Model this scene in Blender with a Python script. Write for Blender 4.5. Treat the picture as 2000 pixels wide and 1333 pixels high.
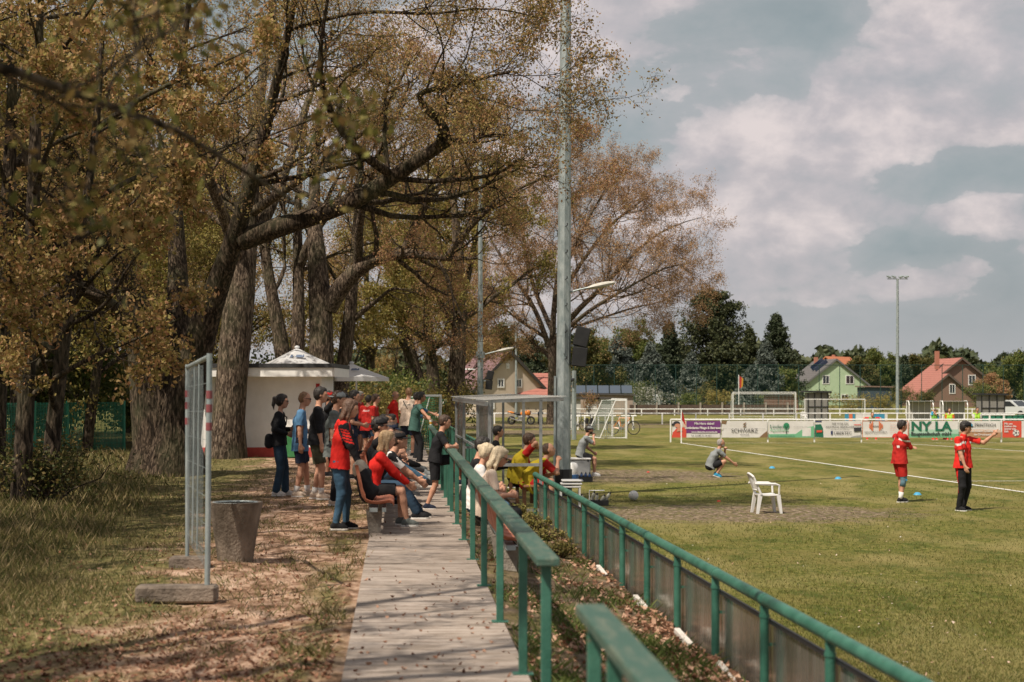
import bpy, math, random
import numpy as np
from mathutils import Vector, Matrix
random.seed(7)
SC = bpy.context.scene
for o in list(bpy.data.objects):
    bpy.data.objects.remove(o)
COL = SC.collection
R = math.radians
# ------------------------------------------------------------------ camera
F = 3333.0            # focal length in pixels of the 2000 px wide photograph
HOR = 760.0           # horizon row
CAMZ = 2.5            # camera above the pitch
BZ = 0.65             # height of the bank the spectators stand on
cam = bpy.data.cameras.new("camera")
cam.sensor_width = 36; cam.lens = 36 * F / 2000
cam.shift_y = (HOR - 666.5) / 2000
cam.clip_start = 0.3; cam.clip_end = 3000
cam.dof.use_dof = True; cam.dof.focus_distance = 33; cam.dof.aperture_fstop = 2.8
camo = bpy.data.objects.new("camera", cam); COL.objects.link(camo)
camo.location = (0, 0, CAMZ); camo.rotation_euler = (R(90), 0, 0)
SC.camera = camo
# ------------------------------------------------------------------ light
EL, AZ = R(54), (0.70, 0.71)      # shadows fall to the right and a little away
sund = Vector((AZ[0] * math.cos(EL), AZ[1] * math.cos(EL), -math.sin(EL))).normalized()
sl = bpy.data.lights.new("sun", 'SUN'); sl.energy = 5.0; sl.angle = R(0.5); sl.color = (1.0, 0.90, 0.76)
so = bpy.data.objects.new("sun", sl); COL.objects.link(so)
so.rotation_euler = sund.to_track_quat('-Z', 'Y').to_euler()
SC.view_settings.view_transform = 'Standard'; SC.view_settings.look = 'None'
SC.view_settings.exposure = 0.18; SC.view_settings.gamma = 1.0
W = bpy.data.worlds.new("World"); SC.world = W; W.use_nodes = True
nt = W.node_tree; nt.nodes.clear(); L = nt.links
def N(t, nt_=None, **kw):
    n = (nt_ or nt).nodes.new(t)
    for k, v in kw.items():
        setattr(n, k, v)
    return n
out = N('ShaderNodeOutputWorld'); bg = N('ShaderNodeBackground'); L.new(bg.outputs[0], out.inputs[0])
sky = N('ShaderNodeTexSky', sky_type='NISHITA', sun_disc=False, sun_elevation=EL, sun_rotation=math.atan2(-AZ[0], -AZ[1]))
tc = N('ShaderNodeTexCoord')
def mathn(op, a, b=None, c=None, nt_=None, clamp=False):
    nn = N('ShaderNodeMath', nt_, operation=op, use_clamp=clamp)
    for i, v in enumerate((a, b, c)):
        if v is None: continue
        if isinstance(v, (int, float)): nn.inputs[i].default_value = v
        else: (nt_ or nt).links.new(v, nn.inputs[i])
    return nn.outputs[0]
def ramp(inp, stops, nt_=None, interp='LINEAR'):
    r = N('ShaderNodeValToRGB', nt_); cr = r.color_ramp; cr.interpolation = interp
    while len(cr.elements) < len(stops): cr.elements.new(0.5)
    for e, (p, c) in zip(cr.elements, stops):
        e.position = p; e.color = (c, c, c, 1) if isinstance(c, (int, float)) else (*c, 1)
    (nt_ or nt).links.new(inp, r.inputs[0]); return r.outputs[0]
def mixc(f, a, b, nt_=None, blend='MIX'):
    m = N('ShaderNodeMix', nt_, data_type='RGBA', blend_type=blend); ll = (nt_ or nt).links
    for s, v in ((m.inputs[0], f), (m.inputs[6], a), (m.inputs[7], b)):
        if isinstance(v, (int, float)): s.default_value = v
        elif isinstance(v, tuple): s.default_value = (*v, 1)
        else: ll.new(v, s)
    return m.outputs[2]
def skynoise(scale, sx, sy, sz, detail=7, rough=.55, dist=0.3, off=(0, 0, 0)):
    mp = N('ShaderNodeMapping'); mp.inputs['Scale'].default_value = (sx, sy, sz); mp.inputs['Location'].default_value = off
    L.new(tc.outputs['Generated'], mp.inputs[0])
    n = N('ShaderNodeTexNoise'); L.new(mp.outputs[0], n.inputs['Vector'])
    n.inputs['Scale'].default_value = scale; n.inputs['Detail'].default_value = detail
    n.inputs['Roughness'].default_value = rough; n.inputs['Distortion'].default_value = dist
    return n.outputs[0]
nA = skynoise(5.0, 1, 1, 1.9, 8, .52, .12, (3.1, .4, 1.0))      # cloud masses
nB = skynoise(13.0, 1, 1, 1.7, 8, .58, .12, (0.2, 2.4, 5.0))      # billows
nC = skynoise(2.6, 1, 1, 2.6, 4, .5, .2, (7.0, 1.0, 2.0))       # slow change of tone
def lump(px, py, rx, ry, amp, src):
    """a cloud bank standing in one part of the sky, as an amount around one direction"""
    c = Vector(((px - 1000) / F, 1, (HOR - py) / F)).normalized()
    mp = N('ShaderNodeMapping', vector_type='POINT')
    sx, sz = F / rx, F / ry
    mp.inputs['Scale'].default_value = (sx, 1.5, sz); mp.inputs['Location'].default_value = (-c.x * sx, -c.y * 1.5, -c.z * sz)
    L.new(tc.outputs['Generated'], mp.inputs[0])
    v = N('ShaderNodeVectorMath', operation='LENGTH'); L.new(mp.outputs[0], v.inputs[0])
    s = mathn('MULTIPLY', mathn('POWER', mathn('SUBTRACT', 1.0, v.outputs['Value'], clamp=True), 0.6), amp * .75)
    return mathn('ADD', src, s)
m = mathn('ADD', mathn('MULTIPLY', nA, 0.70), mathn('MULTIPLY', nB, 0.62))
nD = skynoise(24.0, 1, 1, 1.5, 6, .55, .15, (4.2, 1.4, 2.0))
for a in ((1480, 330, 330, 230, .34), (1310, 290, 90, 90, -.12), (1860, 190, 260, 260, .27), (1150, 130, 200, 160, .10),
          (1760, 330, 330, 70, -.20), (1960, 350, 260, 70, -.16), (1320, 200, 300, 70, -.14), (1950, 460, 160, 80, .22),
          (1830, 555, 130, 60, .22), (1500, 545, 400, 60, .13), (1650, 490, 500, 40, -.10), (1500, 30, 260, 60, -.10),
          (1280, 60, 300, 60, .10), (1700, 690, 600, 60, -.04), (1560, 60, 90, 40, -.06)):
    m = lump(*a, m)
base = ramp(mathn('ADD', mathn('MULTIPLY', m, .75), mathn('MULTIPLY', nC, .35)), [(0.46, (.265, .325, .345)), (0.60, (.345, .385, .40)), (0.70, (.435, .44, .455)), (0.82, (.50, .475, .48))])
heap = ramp(m, [(0.655, 0.0), (0.675, .5), (0.72, .85), (.80, 1.0)])
body = ramp(mathn('ADD', mathn('MULTIPLY', nB, .5), mathn('MULTIPLY', nD, .5)), [(0.38, (.41, .415, .44)), (0.49, (.54, .50, .515)), (0.60, (.75, .665, .65))])
clouds = mixc(heap, base, body)
sep = N('ShaderNodeSeparateXYZ'); L.new(tc.outputs['Generated'], sep.inputs[0])
clouds = mixc(ramp(sep.outputs[2], [(0.0, .65), (0.09, .0)]), clouds, (.50, .475, .49))
tone = ramp(nC, [(0.3, .92), (0.7, 1.08)])
clouds = mixc(1.0, clouds, tone, blend='MULTIPLY')
skys = N('ShaderNodeVectorMath', operation='SCALE'); L.new(sky.outputs[0], skys.inputs[0]); skys.inputs['Scale'].default_value = 0.10
full = mixc(0.96, skys.outputs[0], clouds)
L.new(full, bg.inputs[0]); bg.inputs[1].default_value = 0.90

# ------------------------------------------------------------------ placing
def at(x, y, D):                      # a point at distance D seen at pixel x, y
    return Vector(((x - 1000) / F * D, D, CAMZ - (y - HOR) / F * D))
def gnd(x, y, z=0.0):                 # the point of the level z seen at pixel x, y
    return at(x, y, (CAMZ - z) * F / (y - HOR))
def pathx(Y, side=0.24):              # X of a line running along the walkway (side .83 right edge, -.35 left edge)
    return side - 0.067 * Y
def fencex(Y): return 2.57 - 0.0785 * Y

# ------------------------------------------------------------------ materials
MATS = {}
def mat(name, col, col2=None, scale=6.0, rough=0.75, metal=0.0, bump=0.0, bscale=None, stretch=(1, 1, 1), spec=None,
        lo=0.35, hi=0.65, trans=0.0, detail=5, sheen=0.0, island=None, island_stops=None):
    if name in MATS: return MATS[name]
    m_ = bpy.data.materials.new(name); m_.use_nodes = True; t = m_.node_tree; b = t.nodes['Principled BSDF']; l = t.links
    b.inputs['Roughness'].default_value = rough; b.inputs['Metallic'].default_value = metal
    if spec is not None: b.inputs['Specular IOR Level'].default_value = spec
    b.inputs['Base Color'].default_value = (*col, 1)
    tcn = N('ShaderNodeTexCoord', t); mp = N('ShaderNodeMapping', t); mp.inputs['Scale'].default_value = stretch
    l.new(tcn.outputs['Object'], mp.inputs[0])
    csock = None
    if col2 is not None:
        n = N('ShaderNodeTexNoise', t); n.inputs['Scale'].default_value = scale; n.inputs['Detail'].default_value = detail
        n.inputs['Roughness'].default_value = 0.6
        l.new(mp.outputs[0], n.inputs['Vector'])
        csock = ramp(n.outputs[0], [(lo, col), (hi, col2)], t)
    if island_stops:
        g = N('ShaderNodeNewGeometry', t)
        isl = ramp(g.outputs['Random Per Island'], island_stops, t)
        csock = isl if csock is None else mixc(0.35, isl, csock, t)
    if csock is not None: l.new(csock, b.inputs['Base Color'])
    if bump:
        n2 = N('ShaderNodeTexNoise', t); n2.inputs['Scale'].default_value = bscale or scale * 3; n2.inputs['Detail'].default_value = 4
        l.new(mp.outputs[0], n2.inputs['Vector'])
        bp = N('ShaderNodeBump', t); bp.inputs['Strength'].default_value = min(1, bump); bp.inputs['Distance'].default_value = 0.03 * max(1, bump)
        l.new(n2.outputs[0], bp.inputs['Height']); l.new(bp.outputs[0], b.inputs['Normal'])
    if trans:
        tr = N('ShaderNodeBsdfTranslucent', t); mx = N('ShaderNodeMixShader', t); mx.inputs[0].default_value = trans
        if csock is not None: l.new(csock, tr.inputs[0])
        else: tr.inputs[0].default_value = (*col, 1)
        l.new(b.outputs[0], mx.inputs[1]); l.new(tr.outputs[0], mx.inputs[2]); l.new(mx.outputs[0], t.nodes['Material Output'].inputs[0])
    MATS[name] = m_; return m_
def cloth(name, col, k=0.85, bump=.5):
    return mat('cloth_' + name, tuple(c * k for c in col), tuple(min(1, c * 1.12) for c in col), scale=6, rough=.88, bump=bump, bscale=9, spec=.25, stretch=(1, 1, .5))

# ------------------------------------------------------------------ objects
def tag(o, label=None, cat=None, group=None, kind=None):
    if label: o['label'] = label
    if cat: o['category'] = cat
    if group: o['group'] = group
    if kind: o['kind'] = kind
    return o
def thing(name, label, cat, loc=(0, 0, 0), rz=0.0, group=None, scale=1.0):
    o = bpy.data.objects.new(name, None); COL.objects.link(o); o.location = loc; o.rotation_euler = (0, 0, rz)
    o.scale = (scale,) * 3
    o.empty_display_size = 0.2
    return tag(o, label, cat, group)
def kids(o): return [c for c in bpy.data.objects if c.parent == o]
def copy_tree(o, parent=None, children=None):
    c = o.copy(); COL.objects.link(c)
    if parent: c.parent = parent
    for ch in (o.children if children is None else children): copy_tree(ch, c)
    return c
def np_obj(name, V, faces_list, mats, parent=None, smooth=False, midx=None):
    """faces_list: list of (M,k) int arrays"""
    me = bpy.data.meshes.new(name); V = np.asarray(V, np.float32).reshape(-1, 3)
    fl = [np.asarray(f, np.int32) for f in faces_list if len(f)]
    me.vertices.add(len(V)); me.vertices.foreach_set('co', V.ravel())
    loops = np.concatenate([f.ravel() for f in fl]); tot = np.concatenate([np.full(len(f), f.shape[1], np.int32) for f in fl])
    st = np.concatenate([[0], np.cumsum(tot)[:-1]]).astype(np.int32)
    me.loops.add(len(loops)); me.loops.foreach_set('vertex_index', loops)
    me.polygons.add(len(tot)); me.polygons.foreach_set('loop_start', st); me.polygons.foreach_set('loop_total', tot)
    if smooth: me.polygons.foreach_set('use_smooth', np.ones(len(tot), bool))
    if not isinstance(mats, (list, tuple)): mats = [mats]
    for q in mats: me.materials.append(q)
    if midx is not None: me.polygons.foreach_set('material_index', np.asarray(midx, np.int32))
    me.update(calc_edges=True); me.validate()
    o = bpy.data.objects.new(name, me); COL.objects.link(o)
    if parent: o.parent = parent
    return o
class MB:
    def __init__(s): s.v = []; s.f = []; s.m = []; s.mi = 0
    def add(s, vs, fs):
        b = len(s.v); s.v += [tuple(v) for v in vs]; s.f += [tuple(i + b for i in f) for f in fs]; s.m += [s.mi] * len(fs)
        return s
    def box(s, c, size, rz=0.0, M=None, bev=0.0):
        x, y, z = (q / 2 for q in size); c = Vector(c)
        rot = M if M is not None else Matrix.Rotation(rz, 3, 'Z')
        if bev > 0:
            b = min(bev, x * .9, y * .9, z * .9); vs = []; idx = {}
            for sx in (-1, 1):
                for sy in (-1, 1):
                    for sz in (-1, 1):
                        for a in range(3):
                            q = [sx * (x - b), sy * (y - b), sz * (z - b)]; q[a] += (sx, sy, sz)[a] * b
                            idx[(sx, sy, sz, a)] = len(vs); vs.append(c + rot @ Vector(q))
            fs = []
            for a in range(3):
                u, w = [i for i in range(3) if i != a]
                for sg in (-1, 1):
                    q = []
                    for su, sw in ((-1, -1), (1, -1), (1, 1), (-1, 1)):
                        k = [0, 0, 0]; k[a] = sg; k[u] = su; k[w] = sw; q.append(idx[(*k, a)])
                    fs.append(q)
            for a in range(3):
                u, w = [i for i in range(3) if i != a]
                for su in (-1, 1):
                    for sw in (-1, 1):
                        k0 = [0, 0, 0]; k0[u] = su; k0[w] = sw; k1 = list(k0); k0[a] = -1; k1[a] = 1
                        fs.append([idx[(*k0, u)], idx[(*k1, u)], idx[(*k1, w)], idx[(*k0, w)]])
            for sx in (-1, 1):
                for sy in (-1, 1):
                    for sz in (-1, 1): fs.append([idx[(sx, sy, sz, a)] for a in range(3)])
            return s.add(vs, fs)
        vs = [c + rot @ Vector((sx * x, sy * y, sz * z)) for sx in (-1, 1) for sy in (-1, 1) for sz in (-1, 1)]
        return s.add(vs, [(0, 1, 3, 2), (4, 6, 7, 5), (0, 4, 5, 1), (2, 3, 7, 6), (0, 2, 6, 4), (1, 5, 7, 3)])
    def bar(s, a, b, w, h, up=(0, 0, 1), bev=0.0):
        a, b = Vector(a), Vector(b); d = (b - a); Ln = d.length; d.normalize(); up = Vector(up)
        if abs(d.dot(up)) > .98: up = Vector((0, 1, 0))
        x = d.cross(up).normalized(); z = x.cross(d)
        return s.box((a + b) / 2, (w, Ln, h), M=Matrix((x, d, z)).transposed(), bev=bev)
    def tube(s, pts, r, n=8, cap=True, closed=False):
        pts = [Vector(p) for p in pts]; m_ = len(pts); r = [r] * m_ if isinstance(r, (int, float)) else list(r)
        vs = []; prev = None
        for i, p in enumerate(pts):
            if closed: d = pts[(i + 1) % m_] - pts[i - 1]
            else: d = pts[min(i + 1, m_ - 1)] - pts[max(i - 1, 0)]
            d.normalize()
            if prev is None:
                prev = d.cross(Vector((0, 0, 1)) if abs(d.z) < .9 else Vector((1, 0, 0))).normalized()
            x = (prev - d * prev.dot(d)).normalized(); prev = x; y = d.cross(x)
            vs += [p + (x * math.cos(2 * math.pi * k / n) + y * math.sin(2 * math.pi * k / n)) * r[i] for k in range(n)]
        fs = []
        for i in range(m_ if closed else m_ - 1):
            j = (i + 1) % m_
            for k in range(n): fs.append((i * n + k, i * n + (k + 1) % n, j * n + (k + 1) % n, j * n + k))
        if cap and not closed: fs += [tuple(range(n))[::-1], tuple((m_ - 1) * n + k for k in range(n))]
        return s.add(vs, fs)
    def lathe(s, prof, n=24, c=(0, 0, 0), cap=True):
        c = Vector(c); vs = [c + Vector((r * math.cos(2 * math.pi * k / n), r * math.sin(2 * math.pi * k / n), z)) for r, z in prof for k in range(n)]
        fs = [(i * n + k, i * n + (k + 1) % n, (i + 1) * n + (k + 1) % n, (i + 1) * n + k) for i in range(len(prof) - 1) for k in range(n)]
        if cap: fs += [tuple(range(n))[::-1], tuple((len(prof) - 1) * n + k for k in range(n))]
        return s.add(vs, fs)
    def ell(s, c, r, M=None, n=12, m_=8):
        c = Vector(c); M = M or Matrix.Identity(3); vs = [c + M @ Vector((0, 0, -r[2]))]
        for i in range(1, m_):
            a = math.pi * i / m_ - math.pi / 2
            vs += [c + M @ Vector((r[0] * math.cos(a) * math.cos(2 * math.pi * k / n), r[1] * math.cos(a) * math.sin(2 * math.pi * k / n), r[2] * math.sin(a))) for k in range(n)]
        vs.append(c + M @ Vector((0, 0, r[2]))); q = len(vs) - 1
        fs = [(0, 1 + (k + 1) % n, 1 + k) for k in range(n)]
        fs += [(1 + i * n + k, 1 + i * n + (k + 1) % n, 1 + (i + 1) * n + (k + 1) % n, 1 + (i + 1) * n + k) for i in range(m_ - 2) for k in range(n)]
        fs += [(q, 1 + (m_ - 2) * n + k, 1 + (m_ - 2) * n + (k + 1) % n) for k in range(n)]
        return s.add(vs, fs)
    def plate(s, poly, o, ux, uy, t):
        """polygon (2-D) in the plane o + u*ux + v*uy, thickness t along ux x uy"""
        o, ux, uy = Vector(o), Vector(ux), Vector(uy); nrm = ux.cross(uy).normalized() * t; k = len(poly)
        vs = [o + ux * a + uy * b for a, b in poly]; vs += [v + nrm for v in vs]
        return s.add(vs, [tuple(range(k))[::-1], tuple(range(k, 2 * k))] + [(i, (i + 1) % k, (i + 1) % k + k, i + k) for i in range(k)])
    def build(s, name, mats, parent=None, smooth=False, kind=None):
        me = bpy.data.meshes.new(name); me.from_pydata(s.v, [], s.f)
        if not isinstance(mats, (list, tuple)): mats = [mats]
        for q in mats: me.materials.append(q)
        if any(s.m): me.polygons.foreach_set('material_index', s.m)
        if smooth: me.polygons.foreach_set('use_smooth', [True] * len(me.polygons))
        me.update(); o = bpy.data.objects.new(name, me); COL.objects.link(o)
        if smooth == 'edge':
            me.polygons.foreach_set('use_smooth', [True] * len(me.polygons))
            try: me.set_sharp_from_angle(angle=R(35))
            except Exception: pass
        if parent: o.parent = parent
        if kind: o['kind'] = kind
        return o
def text_mesh(s, size, bold=0.0, align='CENTER', squeeze=1.0):
    """outline mesh of a line of writing in the local X-Z plane"""
    cu = bpy.data.curves.new('lettering', 'FONT'); cu.body = s; cu.size = size; cu.align_x = align; cu.offset = bold; cu.resolution_u = 3
    ob = bpy.data.objects.new('lettering', cu); me = bpy.data.meshes.new_from_object(ob)
    me.transform(Matrix.Diagonal((squeeze, 1, 1, 1))); me.transform(Matrix.Rotation(R(90), 4, 'X'))
    bpy.data.objects.remove(ob); return me
def text(s, size, loc, m_, parent, bold=0.0, align='CENTER', squeeze=1.0, rot=None):
    me = text_mesh(s, size, bold, align, squeeze); me.materials.append(m_)
    o = bpy.data.objects.new('lettering', me); COL.objects.link(o); o.parent = parent; o.location = loc
    if rot: o.rotation_euler = rot
    return o
# ------------------------------------------------------------------ shared materials
M_galv = mat('galvanised_steel', (.22, .265, .27), (.38, .42, .42), scale=9, rough=.5, metal=.35, bump=.15, stretch=(1, 1, .4))
M_white = mat('white_paint', (.70, .70, .68), (.82, .82, .80), scale=5, rough=.45)
M_green = mat('green_paint', (.022, .10, .068), (.050, .16, .115), scale=5, rough=.45, bump=.15, bscale=60)
t = M_green.node_tree; g = N('ShaderNodeTexCoord', t); n = N('ShaderNodeTexNoise', t); n.inputs['Scale'].default_value = 28; n.inputs['Detail'].default_value = 7; n.inputs['Roughness'].default_value = .7; t.links.new(g.outputs['Object'], n.inputs['Vector'])
p = t.nodes['Principled BSDF']; old = p.inputs['Base Color'].links[0].from_socket; t.links.new(mixc(ramp(n.outputs[0], [(.66, 0.0), (.69, .85)], t), old, (.16, .10, .065), t), p.inputs['Base Color'])
M_rail = mat('green_board', (.040, .095, .070), (.15, .165, .12), scale=7, rough=.6, bump=.4, bscale=30, stretch=(3, .6, 3), lo=.45, hi=.8)
M_dark = mat('dark_metal', (.02, .02, .022), rough=.5)
M_black = mat('black_plastic', (.012, .012, .013), (.02, .02, .02), rough=.45)
M_conc = mat('old_concrete', (.20, .17, .14), (.36, .32, .27), scale=7, rough=.95, bump=.5, bscale=40)
M_plank = mat('weathered_wood', (.22, .17, .13), (.36, .29, .22), scale=3, rough=.85, bump=.4, stretch=(8, .6, 8))
M_brownwood = mat('brown_wood', (.20, .09, .045), (.32, .16, .08), scale=3, rough=.6, stretch=(8, .6, 8))
M_glass = mat('window_glass', (.02, .025, .03), rough=.08, spec=.8)
M_rubber = mat('tyre_rubber', (.015, .015, .015), rough=.8)
def bark(name, a, b):
    if name in MATS: return MATS[name]
    m_ = bpy.data.materials.new(name); m_.use_nodes = True; t = m_.node_tree; p = t.nodes['Principled BSDF']; l = t.links
    p.inputs['Roughness'].default_value = .95; p.inputs['Specular IOR Level'].default_value = .15
    tcn = N('ShaderNodeTexCoord', t); mp = N('ShaderNodeMapping', t); mp.inputs['Scale'].default_value = (1, 1, .24); l.new(tcn.outputs['Object'], mp.inputs[0])
    n1 = N('ShaderNodeTexNoise', t); n1.inputs['Scale'].default_value = 20; n1.inputs['Detail'].default_value = 6; n1.inputs['Distortion'].default_value = .8; l.new(mp.outputs[0], n1.inputs['Vector'])
    n2 = N('ShaderNodeTexNoise', t); n2.inputs['Scale'].default_value = 1.3; n2.inputs['Detail'].default_value = 4; l.new(tcn.outputs['Object'], n2.inputs['Vector'])
    c = ramp(n1.outputs[0], [(.38, tuple(q * .35 for q in a)), (.50, a), (.62, b)], t)
    c = mixc(ramp(n2.outputs[0], [(.45, 0.0), (.7, .35)], t), c, (.09, .10, .05), t)
    l.new(c, p.inputs['Base Color'])
    bp = N('ShaderNodeBump', t); bp.inputs['Strength'].default_value = 1; bp.inputs['Distance'].default_value = .07
    l.new(n1.outputs[0], bp.inputs['Height']); l.new(bp.outputs[0], p.inputs['Normal'])
    MATS[name] = m_; return m_
M_bark = bark('oak_bark', (.08, .058, .042), (.205, .155, .115))
M_bark0 = bark('brown_oak_bark', (.045, .032, .022), (.125, .09, .064))
M_bark2 = bark('dark_bark', (.05, .038, .028), (.12, .09, .065))
def leafm(name, stops, trans=.35):
    return mat(name, stops[0][1], island_stops=stops, rough=.6, trans=trans, spec=.3)
M_leaf = leafm('oak_leaves', [(0, (.13, .105, .035)), (.22, (.31, .24, .075)), (.42, (.41, .27, .11)), (.64, (.43, .22, .11)), (.82, (.27, .24, .06)), (1, (.52, .33, .18))], .4)
M_leafr = leafm('young_oak_leaves', [(0, (.28, .13, .07)), (.3, (.42, .22, .12)), (.6, (.38, .24, .10)), (.8, (.27, .21, .07)), (1, (.50, .30, .19))], .4)
M_leafc = leafm('copper_leaves', [(0, (.26, .14, .075)), (.35, (.41, .235, .13)), (.7, (.38, .26, .12)), (1, (.50, .32, .20))], .35)
M_leafn = leafm('shaded_oak_leaves', [(0, (.07, .08, .02)), (.35, (.16, .15, .035)), (.6, (.22, .13, .05)), (1, (.20, .20, .045))], .3)  # darker oak leaf tones for the near boughs, shade put into the colour
M_leafo = leafm('olive_leaves', [(0, (.19, .17, .040)), (.35, (.30, .26, .07)), (.6, (.36, .24, .08)), (.8, (.23, .22, .05)), (1, (.44, .33, .13))], .4)
M_leafg = leafm('green_leaves', [(0, (.05, .08, .018)), (.4, (.10, .135, .03)), (.7, (.16, .18, .045)), (1, (.27, .25, .08))])
M_leafd = leafm('dark_leaves', [(0, (.04, .055, .015)), (.4, (.08, .095, .025)), (.7, (.16, .14, .04)), (1, (.26, .18, .07))])
M_bark3 = bark('grey_brown_bark', (.075, .055, .042), (.19, .145, .11))
M_fir = leafm('fir_needles', [(0, (.020, .032, .016)), (.5, (.040, .055, .026)), (1, (.075, .090, .045))], .1)
M_firb = leafm('blue_spruce_needles', [(0, (.05, .065, .055)), (.5, (.09, .11, .095)), (1, (.15, .17, .14))], .1)
M_pine = leafm('pine_needles', [(0, (.022, .032, .012)), (.5, (.045, .055, .02)), (1, (.085, .09, .035))], .1)
# ------------------------------------------------------------------ vegetation kit
def tubes(P, Rr, k):
    """P (B,n,3), Rr (B,n) -> vertices, quads"""
    B, n, _ = P.shape
    T = np.empty_like(P); T[:, 1:-1] = P[:, 2:] - P[:, :-2]; T[:, 0] = P[:, 1] - P[:, 0]; T[:, -1] = P[:, -1] - P[:, -2]
    T /= np.linalg.norm(T, axis=2, keepdims=True) + 1e-9
    ref = np.where(np.abs(T[:, :1, 2:3]) < .9, np.array([0, 0, 1.]), np.array([1., 0, 0])); ref = np.broadcast_to(ref, P.shape)
    X = np.cross(T, ref); X /= np.linalg.norm(X, axis=2, keepdims=True) + 1e-9; Y = np.cross(T, X)
    a = np.arange(k) * 2 * np.pi / k
    V = P[:, :, None] + Rr[:, :, None, None] * (np.cos(a)[:, None] * X[:, :, None] + np.sin(a)[:, None] * Y[:, :, None])
    i = np.arange(B)[:, None, None] * n * k + np.arange(n - 1)[None, :, None] * k
    j = np.arange(k)[None, None]; j2 = (j + 1) % k
    Q = np.stack([i + j, i + j2, i + k + j2, i + k + j], -1).reshape(-1, 4)
    return V.reshape(-1, 3), Q
def resample(pts, rad, n):
    pts = np.array([tuple(p) for p in pts], float); d = np.r_[0, np.cumsum(np.linalg.norm(np.diff(pts, axis=0), axis=1))]
    rad = np.interp(np.linspace(0, 1, len(pts)), np.linspace(0, 1, len(rad)), rad)
    # smooth the polyline first
    s = np.linspace(0, d[-1], n); Q = np.stack([np.interp(s, d, pts[:, c]) for c in range(3)], 1)
    for _ in range(2): Q[1:-1] = .5 * Q[1:-1] + .25 * (Q[2:] + Q[:-2])
    return Q, np.interp(s, d, rad)
def children(rng, P, Rr, c, tmin, ang, lr, n, wander, trop, rr=.55, rmin=.004, lfix=None, tmax=1.0, shape=None):
    B, m_, _ = P.shape
    t = rng.uniform(tmin, tmax, (B, c)); t[:, 0] = tmax if tmax == 1.0 else t[:, 0]
    f = t * (m_ - 1); i0 = np.minimum(f.astype(int), m_ - 2); w = (f - i0)[..., None]; bi = np.arange(B)[:, None]
    base = P[bi, i0] * (1 - w) + P[bi, i0 + 1] * w; T = P[bi, i0 + 1] - P[bi, i0]; T /= np.linalg.norm(T, axis=2, keepdims=True) + 1e-9
    rb = Rr[bi, i0] * (1 - w[..., 0]) + Rr[bi, i0 + 1] * w[..., 0]
    Lp = np.linalg.norm(np.diff(P, axis=1), axis=2).sum(1)[:, None]
    ln = (Lp * lr if lfix is None else lfix) * rng.uniform(.65, 1.25, (B, c)) * (1.15 - .55 * t if shape is None else shape(t))
    g = rng.normal(size=(B, c, 3)); g -= T * (g * T).sum(2, keepdims=True); g /= np.linalg.norm(g, axis=2, keepdims=True) + 1e-9
    a = np.radians(rng.uniform(ang[0], ang[1], (B, c)))[..., None]
    D = T * np.cos(a) + g * np.sin(a); D = D.reshape(-1, 3); ln = ln.reshape(-1); K = len(D)
    out_ = np.empty((K, n, 3)); out_[:, 0] = base.reshape(-1, 3); st = (ln / (n - 1))[:, None]
    for s in range(1, n):
        D = D + rng.normal(size=(K, 3)) * wander; D[:, 2] += trop; D /= np.linalg.norm(D, axis=1, keepdims=True)
        out_[:, s] = out_[:, s - 1] + D * st
    r0 = np.maximum(rb.reshape(-1) * rr, rmin)
    return out_, r0[:, None] * np.linspace(1, .35, n)[None]
def leaves(rng, P, per, size, spread, aspect=.6, droop=0.0, tmin=.2, fold=False):
    B, m_, _ = P.shape; t = rng.uniform(tmin, 1, (B, per)); f = t * (m_ - 1); i0 = np.minimum(f.astype(int), m_ - 2); w = (f - i0)[..., None]; bi = np.arange(B)[:, None]
    C = (P[bi, i0] * (1 - w) + P[bi, i0 + 1] * w).reshape(-1, 3) + rng.normal(size=(B * per, 3)) * spread
    K = len(C); u = rng.normal(size=(K, 3)); u[:, 2] -= droop; u /= np.linalg.norm(u, axis=1, keepdims=True)
    v = np.cross(u, rng.normal(size=(K, 3))); v /= np.linalg.norm(v, axis=1, keepdims=True) + 1e-9
    s = (size * rng.uniform(.55, 1.35, K))[:, None]
    V = np.stack([C - u * s * .5, C + v * s * aspect * .5 + u * s * .08, C + u * s * .5, C - v * s * aspect * .5 + u * s * .08], 1).reshape(-1, 3)
    return V, np.arange(K * 4).reshape(-1, 4)
def join(parts):
    V = []; Fq = []; b = 0
    for v, f in parts:
        V.append(v); Fq.append(f + b); b += len(v)
    return np.concatenate(V), np.concatenate(Fq)
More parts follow.
